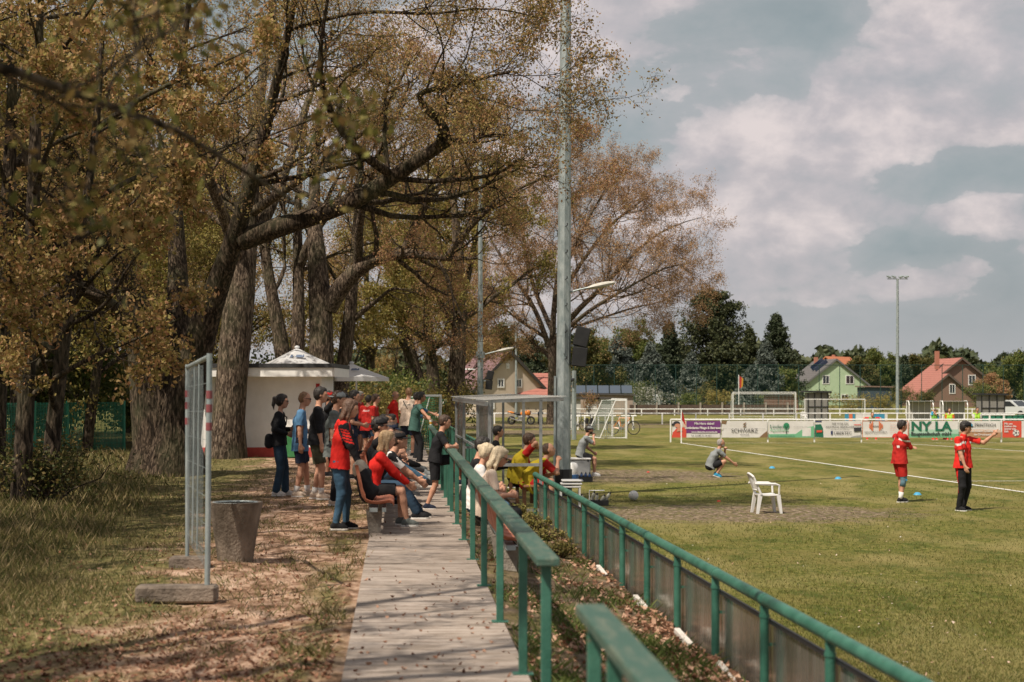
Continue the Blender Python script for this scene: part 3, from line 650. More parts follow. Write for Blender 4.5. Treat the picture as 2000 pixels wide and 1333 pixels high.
# pitch
M_pitch, t, p = newmat('mown_grass')
f1 = gnoise(t, 9, 8, (1, .55, 1), .7); f2 = gnoise(t, .35, 5); f3 = gnoise(t, 1.6, 5, (1, .6, 1), off=5); f4 = gnoise(t, 34, 4, (1, .6, 1))
c = ramp(f1, [(.34, (.050, .062, .010)), (.5, (.122, .128, .024)), (.66, (.245, .205, .070))], t)
c = mixc(ramp(f2, [(.42, 0.0), (.62, .55)], t), c, (.20, .155, .055), t)
c = mixc(ramp(f3, [(.5, 0.0), (.64, .75)], t), c, (.055, .078, .012), t)
f5 = gnoise(t, .55, 6, (1, .35, 1), off=9); c = mixc(ramp(f5, [(.50, 0.0), (.60, .55)], t), c, (.27, .225, .09), t)
c = mixc(ramp(f4, [(.62, 0.0), (.72, .5)], t), c, (.33, .28, .15), t)
earth = ramp(gnoise(t, 9, 9, (1, .5, 1), .75), [(.38, (.045, .032, .022)), (.48, (.14, .10, .07)), (.60, (.34, .26, .195))], t)
earth = mixc(ramp(gnoise(t, 4.5, 7, (1, .4, 1), .7, 8), [(.52, 0.0), (.58, .75)], t), earth, (.09, .088, .03), t)
for cx, cy, rx, ry in ((4.5, 34.4, 4.1, 3.0), (3.5, 49.3, 3.6, 4.4), (1.2, 98, 4.5, 6.5), (-1, 112, 14, 5), (12, 120, 40, 3.5)):
    c = mixc(mathn('MULTIPLY', posmask(t, cx, cy, rx, ry, gnoise(t, 1.9, 6), .35, 1.3), ramp(gnoise(t, 7, 5, off=3), [(.36, .25), (.52, 1.0)], t), nt_=t), c, earth, t)
t.links.new(c, p.inputs['Base Color']); bumpto(t, p, f1, .05)
Vg = []; xs = np.r_[-900, -300, -120, np.arange(-60, 61, 6), 120, 300, 900]; ys = np.r_[-40, np.arange(0, 150, 6), 200, 300, 500, 900, 1800]
Vg = np.array([(x, y, 0.0) for y in ys for x in xs]); nx = len(xs)
Qg = np.array([(j * nx + i, j * nx + i + 1, (j + 1) * nx + i + 1, (j + 1) * nx + i) for j in range(len(ys) - 1) for i in range(nx - 1)])
tag(np_obj('ground', Vg, [Qg], M_pitch), kind='structure')
# white lines
M_line = mat('chalk_line', (.50, .50, .44), (.72, .70, .66), scale=5, rough=.9, lo=.3, hi=.55)
def line(pts, w):
    mb = MB()
    pts = [Vector((x, y, .006)) for x, y in pts]
    for a, b in zip(pts[:-1], pts[1:]):
        n = (b - a).normalized().cross(Vector((0, 0, 1))) * w / 2
        mb.add([a - n, a + n, b + n, b - n], [(0, 1, 2, 3)])
    return mb
lm = line([(7.8, 78.6), (9.2, 67.2), (10.76, 54.5), (12.4, 41.2), (14.2, 27), (15.5, 17)], .12)
for l2 in (line([(7.8, 78.6), (50, 79.6)], .1), line([(18.0, 77.4), (20.6, 68.0), (21.6, 60)], .12), line([(11.9, 46.2), (40, 47.0)], .10), line([(-2, 131), (6, 128.5)], .15)):
    lm.add(l2.v, l2.f)
tag(lm.build('pitch_lines', M_line), kind='structure')
# bank
def bank_z(X, Y):
    s = X - fencex(Y); c_ = X + .067 * Y
    z = np.full_like(X, BZ); z = z + .03 * np.sin(X * 1.7 + Y * .6) * np.sin(Y * .9 - X * .4) + .012 * np.sin(5 * X + 3 * Y)
    z = np.where((c_ > -.42) & (c_ < .95), BZ - .03, z)                      # under the walkway
    tt = np.clip((c_ - .86) / np.maximum(.3, (fencex(Y) + .067 * Y - .9)), 0, 1)
    z = np.where(c_ >= .86, .60 - .17 * tt + .015 * np.sin(4 * X + 2.2 * Y), z)
    z = np.where(s > .02, .40 - (s - .02) * 8, z)
    fade = np.clip((95 - Y) / 22, 0, 1); z = z * fade - .06 * (1 - fade); lf = np.clip((X + 75) / 20, 0, 1)
    return np.where(s > .02, np.maximum(z, -.05), z)
M_bank, t, p = newmat('leaf_strewn_earth')
e1 = gnoise(t, 5.5, 8, (1, .5, 1), .7); e2 = gnoise(t, 1.1, 5); e3 = gnoise(t, 22, 6); g1 = gnoise(t, 11, 7, (1, .5, 1), .7, 4)
earthb = ramp(e1, [(.37, (.085, .048, .028)), (.47, (.25, .15, .095)), (.55, (.44, .295, .21)), (.68, (.57, .41, .31))], t)
earthb = mixc(ramp(e3, [(.55, 0.0), (.64, .55)], t), earthb, (.14, .065, .035), t)
grassb = ramp(g1, [(.38, (.035, .038, .012)), (.5, (.12, .105, .036)), (.66, (.27, .215, .10))], t)
# grass where X is left of the trampled strip, and behind
g = N('ShaderNodeTexCoord', t); sx = N('ShaderNodeSeparateXYZ', t); t.links.new(g.outputs['Object'], sx.inputs[0])
cc = mathn('ADD', sx.outputs[0], mathn('MULTIPLY', sx.outputs[1], .105, nt_=t), nt_=t)      # skewed X
mk = mathn('ADD', cc, mathn('MULTIPLY', mathn('SUBTRACT', e2, .5, nt_=t), 4.5, nt_=t), nt_=t)
gm = ramp(mathn('ADD', mathn('MULTIPLY', mk, -.25, nt_=t), -.15, nt_=t, clamp=True), [(.12, 0.0), (.38, 1.0)], t)
ed = mathn('SUBTRACT', 1.0, mathn('MULTIPLY', mathn('ABSOLUTE', mathn('ADD', mathn('ADD', sx.outputs[0], mathn('MULTIPLY', sx.outputs[1], .067, nt_=t), nt_=t), .62, nt_=t), nt_=t), 3.0, nt_=t), nt_=t, clamp=True)
gm = mathn('MAXIMUM', gm, mathn('MULTIPLY', ed, ramp(e2, [(.42, 0.0), (.55, 1.0)], t), nt_=t), nt_=t)
sd = mathn('ADD', sx.outputs[0], mathn('MULTIPLY', sx.outputs[1], .067, nt_=t), nt_=t); sm = ramp(mathn('SUBTRACT', sd, .5, nt_=t), [(.30, 0.0), (.36, 1.0)], t)
soil = ramp(e1, [(.36, (.05, .035, .022)), (.5, (.13, .09, .06)), (.64, (.26, .19, .14))], t); soil = mixc(ramp(e2, [(.45, 0.0), (.6, .8)], t), soil, grassb, t)
c = mixc(gm, earthb, grassb, t); c = mixc(sm, c, soil, t)
t.links.new(c, p.inputs['Base Color']); bumpto(t, p, e1, .05)
ys = np.r_[np.arange(-6, 8, .5), np.arange(8, 34, .25), np.arange(34, 60, .6), np.arange(60, 97, 2.0)]; V = []; nu = 0
for Y in ys:
    e = 2.57 - .0785 * Y
    xs = np.r_[-90, -60, -40, -30, -24, np.arange(-18, -3.2, .5), np.linspace(-3.0, -.45, 12) - .067 * Y + .0, -.43 - .067 * Y, .0 - .067 * Y, .85 - .067 * Y]
    xs = np.r_[np.minimum.accumulate(xs[::-1])[::-1], np.linspace(.9 - .067 * Y, e, 8)[1:], e + .02, e + .08]
    nu = len(xs); V.append(np.stack([xs, np.full(nu, Y), bank_z(xs, np.full(nu, Y))], 1))
V = np.concatenate(V); Q = np.array([(j * nu + i, j * nu + i + 1, (j + 1) * nu + i + 1, (j + 1) * nu + i) for j in range(len(ys) - 1) for i in range(nu - 1)])
tag(np_obj('bank', V, [Q], M_bank, smooth=True), kind='structure')
# walkway of concrete slabs
M_path, t, p = newmat('walkway_concrete', .9)
a1 = gnoise(t, 4.0, 7, (.6, 3, 1), .65); a2 = gnoise(t, 26, 5); a3 = gnoise(t, .8, 3)
c = ramp(a1, [(.35, (.19, .155, .125)), (.50, (.33, .275, .235)), (.66, (.43, .365, .32))], t)
c = mixc(ramp(a2, [(.60, 0.0), (.68, .6)], t), c, (.17, .10, .07), t); c = mixc(1.0, c, ramp(a3, [(.3, .82), (.7, 1.08)], t), t, 'MULTIPLY')
t.links.new(c, p.inputs['Base Color']); bumpto(t, p, a1, .02)
mb = MB(); y = 1.0; rs = random.Random(3)
while y < 60:
    ln = 2.4; y2 = y + ln - .022; dz = rs.uniform(-.004, .004)
    q = [(-.35, y), (.83, y), (.83, y2), (-.35, y2)]
    top = [(a - .067 * b, b, BZ + .03 + dz) for a, b in q]; bot = [(x, b, BZ - .12) for x, b, _ in top]
    mb.add(bot + top, [(4, 5, 6, 7), (0, 4, 7, 3), (1, 2, 6, 5), (0, 1, 5, 4), (3, 7, 6, 2)]); y += ln
tag(mb.build('walkway', M_path), kind='structure')
# low white kerb pieces at the foot of the pipe fence
# ------------------------------------------------------------------ grass blades, fallen leaves (nobody could count them)
def blades(name, X, Y, Z, h, w, m_, lean=.35, seed=1):
    rng = np.random.default_rng(seed); n = len(X); a = rng.uniform(0, 2 * np.pi, n); l = rng.normal(size=(n, 2)) * lean * h[:, None]
    dx, dy = np.cos(a) * w / 2, np.sin(a) * w / 2
    V = np.stack([np.stack([X - dx, Y - dy, Z], 1), np.stack([X + dx, Y + dy, Z], 1), np.stack([X + l[:, 0] * .4 + dx * .7, Y + l[:, 1] * .4 + dy * .7, Z + h * .55], 1),
                  np.stack([X + l[:, 0], Y + l[:, 1], Z + h], 1)], 1).reshape(-1, 3)
    return tag(np_obj(name, V, [np.arange(n * 4).reshape(-1, 4)], m_), kind='stuff')
def bladem(name, stops, tr=.3): return leafm(name, stops, tr)
M_bl = bladem('pitch_blades', [(0, (.05, .07, .010)), (.4, (.11, .12, .024)), (.75, (.18, .16, .045)), (1, (.28, .22, .10))])
M_bd = bladem('dry_blades', [(0, (.055, .065, .016)), (.35, (.12, .12, .035)), (.7, (.23, .18, .075)), (1, (.42, .32, .18))])
M_bg = bladem('lush_blades', [(0, (.04, .07, .014)), (.5, (.085, .12, .025)), (1, (.18, .19, .06))])
M_litter = leafm('dead_leaves', [(0, (.12, .055, .03)), (.3, (.26, .13, .08)), (.6, (.40, .23, .15)), (1, (.52, .34, .24))], .15)
rng = np.random.default_rng(5)
def sample(n, y0, y1, u0, u1, pw=1.0):
    """more samples close by; u are picture columns"""
    D = 1 / np.sqrt(rng.uniform(1 / y1 ** 2, 1 / y0 ** 2, n)) if pw == 1 else (rng.uniform(y0, y1, n))
    x = rng.uniform(u0, u1, n); return (x - 1000) / F * D, D
X, Y = sample(300000, 8.5, 46, 1080, 2450); k = (X > fencex(Y) + .12)
dm = (((X - 4.5) / 3.1) ** 2 + ((Y - 34.6) / 2.3) ** 2 > 1) | (rng.uniform(size=len(X)) < .12); dm2 = (((X - 3.7) / 3) ** 2 + ((Y - 49.3) / 3.8) ** 2 > 1)
k &= dm & dm2; X, Y = X[k], Y[k]; n = len(X)
pat_ = np.sin(X * 1.3 + Y * .7) + np.sin(Y * .55 - X * .8 + 1.3); blades('pitch_grass', X, Y, np.zeros(n), rng.uniform(.015, .042, n) * (1 + .15 * pat_), np.full(n, .0065) * (Y / 18), M_bl, .5, 2)
# bank: tall dry grass at the left
X, Y = sample(120000, 12, 48, -60, 700); cc = X + .105 * Y + rng.normal(size=len(X)) * .5 + .5 * np.sin(Y * 1.1); k = cc < -2.2
den = rng.uniform(size=len(X)) < np.clip((-2.0 - cc) * .55, .08, 1); k &= den; X, Y = X[k], Y[k]; n = len(X)
hh = np.clip(.07 + .10 * np.clip(-2.6 - (X + .105 * Y), 0, 1.6), .05, .30) * rng.uniform(.5, 1.3, n)
blades('long_grass', X, Y, bank_z(X, Y) - .01, hh, np.full(n, .008) * (Y / 20).clip(.8, 2), M_bd, .35, 3)
X, Y = sample(9000, 11.5, 60, 200, 760); k = np.abs(X + .067 * Y + .52 + .12 * np.sin(Y * 2.3)) < .17; k &= (np.sin(Y * 1.9) + np.sin(Y * .7 + 1)) > -.5; X, Y = X[k], Y[k]; n = len(X)
blades('verge_grass', X, Y, bank_z(X, Y) - .01, rng.uniform(.04, .12, n), np.full(n, .009), M_bd, .5, 4)
X = []; Y = []
for i in range(420):
    y0 = rng.uniform(8, 40); x0 = rng.uniform(-3.2, -.6) - .067 * y0 * 1; m_ = 30; X.append(x0 + rng.normal(size=m_) * .09); Y.append(y0 + rng.normal(size=m_) * .16)
X, Y = np.concatenate(X), np.concatenate(Y); n = len(X); blades('grass_tufts', X, Y, bank_z(X, Y) - .01, rng.uniform(.02, .08, n), np.full(n, .009), M_bd, .6, 6)
# strip between walkway and fence
X, Y = sample(80000, 8, 30, 850, 1900); c_ = X + .067 * Y; k = (c_ > .88) & (X < fencex(Y) - .03) & ((np.sin(X * 5 + Y * 1.7) + np.sin(Y * 2.1 - 1) + rng.normal(size=len(X)) * .6) > .0)
X, Y = X[k], Y[k]; n = len(X); blades('strip_grass', X, Y, bank_z(X, Y) - .01, rng.uniform(.03, .12, n), np.full(n, .009), M_bg, .6, 7)
def litter(name, X, Y, Z, s, seed, m_=None):
    r_ = np.random.default_rng(seed); n = len(X); u = r_.normal(size=(n, 3)) * (1, 1, .35); u /= np.linalg.norm(u, axis=1, keepdims=True)
    v = np.cross(u, (r_.normal(size=(n, 3)) * .35 + (0, 0, 1))); v /= np.linalg.norm(v, axis=1, keepdims=True); s = s[:, None]; Cn = np.stack([X, Y, Z], 1)
    up = np.array([0, 0, 1.]) * s * .22
    V = np.stack([Cn - u * s * .5 + up, Cn - v * s * .3 - u * s * .1, Cn + v * s * .05 - up * .4, Cn + v * s * .33 + u * s * .1 + up * .5, Cn + u * s * .5 + up], 1).reshape(-1, 3)
    i = np.arange(n)[:, None] * 5; Q = np.concatenate([i + [0, 1, 2], i + [0, 2, 3], i + [1, 4, 2], i + [2, 4, 3]]); return tag(np_obj(name, V, [Q], m_ or M_litter), kind='stuff')
X, Y = sample(60000, 8, 30, 850, 1950); c_ = X + .067 * Y; e = fencex(Y) - X
pr = .10 + .9 * np.clip(1 - e / .5, 0, 1) + .55 * ((np.sin(X * 6 + Y * 1.3) + np.sin(Y * 2.9 + X * 3)) > .9); k = (c_ > .9) & (e > .03) & (rng.uniform(size=len(X)) < pr * .75); X, Y = X[k], Y[k]; n = len(X)
litter('fallen_leaves', X, Y, bank_z(X, Y) + rng.uniform(.0, .05, n), rng.uniform(.035, .085, n), 8)
X, Y = sample(15000, 8, 45, 0, 1000); n = len(X); k = X + .067 * Y < .8; X, Y = X[k], Y[k]; n = len(X); on = (X + .067 * Y > -.35)
k = np.where(on, rng.uniform(size=n) < .10, (Y < 13) | (rng.uniform(size=n) < .5)); X, Y, on = X[k], Y[k], on[k]; n = len(X)
litter('scattered_leaves', X, Y, np.where(on, BZ + .035, bank_z(X, Y) + .006), rng.uniform(.02, .055, n), 9, leafm('scattered_leaf_brown', [(0, (.14, .06, .035)), (.5, (.24, .11, .06)), (1, (.42, .25, .17))], .1))
X, Y = sample(350, 9, 45, 1300, 2000); k = X > fencex(Y) + .3; X, Y = X[k], Y[k]; n = len(X)
litter('daisies_and_leaves', X, Y, np.full(n, .03), rng.uniform(.015, .045, n), 10, leafm('petals', [(0, (.6, .55, .5)), (.6, (.5, .3, .2)), (1, (.7, .7, .66))], .1))
# ferns at the foot of the dugout
rng = np.random.default_rng(12)
for i, (px, D) in enumerate(((1030, 27.3), (1048, 25.6), (1062, 24.2), (1085, 22.8), (1112, 20.6))):
    X0 = (px - 1000) / F * D - .1; w_ = ('beside the dugout corner post', 'second from the dugout', 'in the middle of the row', 'next to last towards the camera', 'nearest the camera')[i]
    bush('fern', 'yellow green fern clump on the leafy strip, ' + w_, 'fern', (X0, D, .46), 140 + i, leafm('fern_green', [(0, (.16, .17, .04)), (.5, (.27, .24, .07)), (1, (.36, .27, .11))]), .21, .13, 600, .035, 'ferns along the pipe fence', 10)
# ================================================================== RAILS, FENCES, MASTS, DUGOUT
def rail(label, y0, y1, posts):
    r = thing('handrail', label, 'handrail', (pathx(y0, .80), y0, BZ), math.atan(.067)); Ln = (y1 - y0) / math.cos(math.atan(.067))
    n = max(1, round(Ln / 4.9)); sg = Ln / n
    for i in range(n):
        b = MB(); a0 = (0, i * sg, .93 + .004 * (i % 2)); b.bar(a0, (0, (i + 1) * sg - .004, .93 + .004 * ((i + 1) % 2)), .125, .045, bev=.006); b.build('top_board', M_rail, r)
    for k in posts:
        b = MB(); q = (k - y0) / math.cos(math.atan(.067)); b.box((0, q, .455), (.055, .05, .902), bev=.004); b.box((0, q, .033), (.13, .11, .008)); b.box((0, q, .900), (.10, .09, .008)); b.build('post', M_green, r)
    return r
rail('long green handrail with a flat wooden top board running along the walkway edge', 9.05, 41.8, [9.2, 10.9, 13.35, 15.8, 18.2, 20.6, 23.0, 25.3, 26.6, 28.6, 30.6, 32.6, 34.6, 36.6, 38.6, 40.6, 41.5])
rail('blurred green handrail end with a worn flat top board, nearest the camera', 3.6, 7.1, [4.0, 6.3, 6.95])
# the end of the far handrail is boarded with green sheet
r = thing('green_screen', 'green corrugated screen closing off the far end of the long handrail', 'screen', (pathx(38, .80), 38, BZ), math.atan(.067))
b = MB()
for i in range(26): b.box((.045 + .012 * (i % 2), -2.4 + i * .24, .47), (.014, .236, .84))
b.build('sheet', M_green, r)
# pipe fence with boards
M_sheet, t, p = newmat('scuffed_aluminium', .22); p.inputs['Metallic'].default_value = .8
s1 = gnoise(t, 1.1, 5, (3, 3, .35)); s2 = gnoise(t, 9, 4, (4, 4, .2)); s3 = gnoise(t, .9, 2, off=7)
c = ramp(s1, [(.32, (.28, .25, .21)), (.52, (.42, .39, .35)), (.70, (.56, .55, .51))], t); t.links.new(c, p.inputs['Base Color'])
t.links.new(ramp(s2, [(.35, .10), (.65, .34)], t), p.inputs['Roughness']); bumpto(t, p, s1, .004)
yaw = math.atan(.0785); fy = [6.4 + 1.65 * i for i in range(14)]
r = thing('pitch_fence', 'green pipe fence with reflective metal boards along the edge of the pitch', 'fence', (fencex(fy[0]), fy[0], 0), yaw); L0 = 1.65 / math.cos(yaw)
for i, y in enumerate(fy):
    b = MB(); b.tube([(0, i * L0, .0), (0, i * L0, 1.07)], .031, 12); b.tube([(0, i * L0, .98), (0, i * L0, 1.0)], .036, 12); b.box((.035, i * L0, .8), (.03, .02, .02)); b.build('post', M_green, r, smooth='edge')
    if i < len(fy) - 1:
        b = MB(); b.box((.055, (i + .5) * L0, .52), (.006, L0 - .03, .88)); b.build('board', M_sheet, r)
        b = MB(); b.bar((.04, i * L0 + .02, .955), (.04, (i + 1) * L0 - .02, .955), .02, .03); b.build('pipe_shade_bar', M_dark, r)  # dark bar stands in for the band of shade under the top pipe
for i in range(0, len(fy) - 1, 2):
    b = MB(); e = min(i + 2, len(fy) - 1); b.tube([(0, i * L0 - (.3 if i == 0 else 0), 1.10), (0, e * L0 - .003, 1.10)], .041, 14)
    b.tube([(0, e * L0 - .06, 1.10), (0, e * L0 + .02, 1.10)], .045, 14); b.tube([(0, i * L0 + L0 * .97, 1.10), (0, i * L0 + L0 * 1.03, 1.10)], .0435, 14); b.build('top_pipe', M_green, r, smooth='edge')
for i, y in enumerate((10.6, 12.2, 13.9, 16.2, 19.0)):
    b = MB(); b.box((0, 0, 0), (.05, .62, .05), bev=.006); o = b.build('kerb_strip', mat('pale_strip', (.50, .46, .42), (.66, .62, .58), rough=.8), None)
    o.location = (fencex(y) - .08, y, .47); o.rotation_euler = (R(3), 0, yaw)
    tag(o, 'short pale plastic strip lying at the foot of the pipe fence, %s' % ('nearest the camera', 'second from the camera', 'third from the camera', 'fourth from the camera', 'farthest from the camera')[i], 'strip', 'pale strips under the pipe fence')
# fence beyond the dugout
r = thing('mesh_fence', 'low green mesh fence running on behind the glazed dugout', 'fence', (fencex(41), 41, 0), yaw)
b = MB(); b.tube([(0, 0, 1.15), (0, 30, 1.15)], .03, 8)
for i in range(11): b.tube([(0, i * 3, 0), (0, i * 3, 1.15)], .03, 8)
b.build('frame', M_green, r)
b = MB()
for i in range(120): b.box((.03, .125 + i * .25, .75), (.01, .07, .78))
b.build('slats', M_green, r)
# ---- orange seats
M_seat = mat('orange_seat', (.40, .12, .06), (.62, .24, .15), scale=5, rough=.5, bump=.1, trans=.2)
def seat_mesh():
    prof = [(-.235, .50), (-.225, .44), (-.20, .33), (-.175, .20), (-.15, .10), (-.10, .035), (-.03, .005), (.06, .0), (.14, .012), (.20, .02), (.235, .005), (.245, -.02)]
    m_ = 9; vs = []; 
    for th in (0, 1):
        for i, (x, z) in enumerate(prof):
            d = Vector((prof[min(i + 1, 11)][0] - prof[max(i - 1, 0)][0], 0, prof[min(i + 1, 11)][1] - prof[max(i - 1, 0)][1])).normalized(); nn = Vector((d.z, 0, -d.x)) * -.012
            w = .225 - .03 * max(0, (z - .3) / .2) ** 2
            for k in range(m_):
                u = -1 + 2 * k / (m_ - 1); lift = .045 * abs(u) ** 3; q = Vector((x + (lift * .9 if z > .06 else 0), u * w, z + (lift if z < .12 else 0))); vs.append(q + nn * th)
    fs = []; o2 = len(prof) * m_
    for i in range(len(prof) - 1):
        for k in range(m_ - 1):
            a = i * m_ + k; fs += [(a, a + 1, a + m_ + 1, a + m_), (o2 + a, o2 + a + m_, o2 + a + m_ + 1, o2 + a + 1)]
    for i in range(len(prof) - 1):
        for k in (0, m_ - 1): a = i * m_ + k; fs.append((a, a + m_, o2 + a + m_, o2 + a))
    for i in (0, len(prof) - 1):
        for k in range(m_ - 1): a = i * m_ + k; fs.append((a, a + 1, o2 + a + 1, o2 + a))
    return MB().add(vs, fs)
def seat_row(label, y0, n, c_, z0, zs, pitch=.5):
    th = math.atan(.067); r = thing('seat_row', label, 'bench', (pathx(y0, c_), y0, z0), th); s0 = None
    for i in range(n):
        if s0 is None: s = s0 = seat_mesh().build('seat', M_seat, r, smooth=True)
        else: s = s0.copy(); COL.objects.link(s); s.parent = r
        s.location = (0, i * pitch, zs); s.rotation_euler = (0, R(random.uniform(-1.2, 1.2)), R(random.uniform(-1, 1)))
    b = MB(); b.box((0, (n - 1) * pitch / 2, zs - .055), (.10, n * pitch, .05)); b.box((.13, (n - 1) * pitch / 2, zs - .055), (.05, n * pitch, .05)); b.build('beam', M_galv, r)
    for i in range(0, n, 3):
        b = MB(); b.add([(-.05, i * pitch + .1, -.15), (.07, i * pitch + .1, -.15), (.10, i * pitch + .1, zs - .08), (-.10, i * pitch + .1, zs - .08), (-.05, i * pitch + .18, -.15), (.07, i * pitch + .18, -.15), (.10, i * pitch + .18, zs - .08), (-.10, i * pitch + .18, zs - .08)],
                        [(0, 1, 2, 3), (7, 6, 5, 4), (0, 4, 5, 1), (1, 5, 6, 2), (2, 6, 7, 3), (3, 7, 4, 0)]); b.build('leg', M_conc, r)
    return r
seat_row('row of orange bucket seats on concrete legs at the left edge of the walkway', 21.45, 26, -.30, BZ + .02, .38)
seat_row('lower row of orange bucket seats between the handrail and the pipe fence', 18.0, 27, 1.18, .50, .40)
# ---- masts
def mast(name, label, X, Y, h, r0, r1, z0=0.0, pegs=True, cat='mast', group=None):
    r = thing(name, label, cat, (X, Y, z0), 0, group); b = MB(); n = 8
    zs = np.linspace(0, h, 7)
    for i in range(6): b.tube([(0, 0, zs[i]), (0, 0, zs[i + 1] + .0)], [r0 + (r1 - r0) * zs[i] / h, r0 + (r1 - r0) * zs[i + 1] / h], n, cap=(i in (0, 5)))
    for z in (h * .22, h * .45, h * .7): b.tube([(0, 0, z), (0, 0, z + .03)], (r0 + (r1 - r0) * z / h) + .006, n)
    b.build('pole', M_galv, r)
    if pegs:
        z = 3.2
        while z < h - 1:
            rr = r0 + (r1 - r0) * z / h; b = MB(); b.tube([(rr * .2, -rr * .9, z), (rr * .2 + .03, -rr - .16, z + .01), (rr * .2 + .03, -rr - .16, z + .06)], .013, 5); b.build('climbing_peg', M_dark, r); z += .62
    return r
def street_arm(r, z, L_, D_=1, s=1.0):
    b = MB(); b.tube([(.1 * s, 0, z), (.45 * s, 0, z + .10 * s), (.75 * s, 0, z + .17 * s)], .03 * s, 7); b.tube([(0, 0, z - .12), (0, 0, z + .12)], .20 * s, 8); a = b.build('lamp_arm', M_galv, r)
    b = MB(); M_ = Matrix.Rotation(R(-12), 3, 'Y'); b.ell(Vector((1.12 * s, 0, z + .24 * s)), (.45 * s, .14 * s, .085 * s), M_, 12, 6); b.build('lamp_head', mat('lamp_shell', (.40, .38, .33), (.55, .53, .48), rough=.5), a)
def speakers(r, z, x, s=1.0, tilt=14):
    for i, dz in enumerate((0.0, -.47)):
        b = MB(); M_ = Matrix.Rotation(R(tilt - i * 8), 3, 'Y'); b.box((x - i * .05 * s, -.05, z + dz * s), (.34 * s, .30 * s, .46 * s), M=M_, bev=.02); b.build('loudspeaker', M_black, r)
    b = MB(); b.bar((0, 0, z - .2), (x, 0, z - .2), .05, .05); b.build('bracket', M_galv, r)
m1 = mast('floodlight_mast', 'tall grey steel mast with climbing pegs, lamp arm and black loudspeakers beside the dugout', 1.19, 40, 17, .185, .095); m1.rotation_euler = (0, R(.35), 0)
street_arm(m1, 4.75, 1, s=.78); speakers(m1, 3.72, .42)
b = MB(); b.tube([(0, 0, 0), (0, 0, .62)], .215, 8); b.build('collar', M_dark, m1)
b = MB(); b.box((.0, -.19, 3.7), (.03, .05, .75)); b.box((-.2, -.05, 1.4), (.05, .05, 2.8)); b.build('cable_channel', M_galv, m1)
m2 = mast('floodlight_mast', 'slimmer grey mast with lamp head and loudspeakers behind the dugout', -1.17, 63, 11.6, .125, .06); street_arm(m2, 3.75, 1, s=.8); speakers(m2, 3.0, .36, .75)
m3 = mast('floodlight_mast', 'thin grey mast with a bar of lamps far behind the dugout', .36, 150, 8.4, .12, .08, pegs=False)
b = MB(); b.bar((-1.25, 0, 8.1), (1.3, 0, 8.3), .1, .12); b.build('lamp_bar', M_galv, m3)
m4 = mast('floodlight_mast', 'tall pale mast with a crossbar of floodlights between the green and brown houses', 37.5, 166, 13.2, .17, .12, pegs=True)
b = MB(); b.bar((-1.0, 0, 13.2), (1.0, 0, 13.2), .1, .08); b.build('crossbar', M_galv, m4)
for x, a in ((-.85, 0), (-.35, .1), (.35, -.1), (.85, 0)):
    b = MB(); b.box((x, 0, 13.42), (.42, .35, .12), M=Matrix.Rotation(R(-14 if x > 0 else 14), 3, 'Y') @ Matrix.Rotation(R(20), 3, 'X')); b.bar((x, 0, 13.2), (x, 0, 13.38), .05, .05); b.build('floodlight', M_galv, m4)
m5 = mast('lamp_post', 'slim white post with a horn loudspeaker standing right of the big steel mast', 3.05, 84, 3.4, .12, .11, pegs=False, cat='post')
b = MB(); b.tube([(0, -.12, 3.0), (-.18, -.3, 2.9)], [.05, .10], 8); b.build('horn', M_dark, m5)
m6 = mast('lamp_post', 'small grey street lamp with a flat head left of the slimmer mast', -2.66, 95, 3.55, .06, .05, pegs=False, cat='street lamp')
b = MB(); b.ell((.28, 0, 3.58), (.36, .12, .05)); b.build('lamp_head', M_white, m6)
# ---- dugout
M_steel = mat('dugout_frame', (.22, .23, .23), (.36, .37, .37), scale=7, rough=.4, metal=.5)
M_plex, t, p = newmat('cloudy_plexiglass', .12); p.inputs['Base Color'].default_value = (.16, .14, .135, 1); p.inputs['Metallic'].default_value = .7
tr = N('ShaderNodeBsdfTransparent', t); mx = N('ShaderNodeMixShader', t); mx.inputs[0].default_value = .62; t.links.new(tr.outputs[0], mx.inputs[1]); t.links.new(p.outputs[0], mx.inputs[2]); t.links.new(mx.outputs[0], t.nodes['Material Output'].inputs[0]); tr.inputs[0].default_value = (.85, .88, .87, 1)
M_clear, t, p = newmat('thin_plexiglass', .08); p.inputs['Base Color'].default_value = (.35, .36, .36, 1); p.inputs['Metallic'].default_value = .5
tr = N('ShaderNodeBsdfTransparent', t); mx = N('ShaderNodeMixShader', t); mx.inputs[0].default_value = .10; t.links.new(tr.outputs[0], mx.inputs[1]); t.links.new(p.outputs[0], mx.inputs[2]); t.links.new(mx.outputs[0], t.nodes['Material Output'].inputs[0])
M_roofp, t, p = newmat('pale_roof_sheet', .3); p.inputs['Base Color'].default_value = (.55, .54, .52, 1)
tr = N('ShaderNodeBsdfTransparent', t); mx = N('ShaderNodeMixShader', t); mx.inputs[0].default_value = .22; t.links.new(tr.outputs[0], mx.inputs[1]); t.links.new(p.outputs[0], mx.inputs[2]); t.links.new(mx.outputs[0], t.nodes['Material Output'].inputs[0])
th = math.atan(.0785); r = thing('dugout', 'glazed metal team shelter with a thin flat roof beside the pipe fence', 'shelter', (-.376, 28.5, .45), th); WD = .86; DP = [0, 3.4, 8.6, 12.2]
for q in DP:
    for x in (0, WD): b = MB(); b.box((x, q, .93), (.05, .05, 1.86)); b.build('post', M_steel, r)
for i, q in enumerate(DP):
    for p0, p1, hh in (((.03, q, .02), (WD - .03, q, .02), .05), ((.03, q, .78), (WD - .03, q, .78), .05), ((.03, q, 1.84), (WD + .38, q, 1.87), .045)): b = MB(); b.bar(p0, p1, .05, hh); b.build('crossbar', M_steel, r)
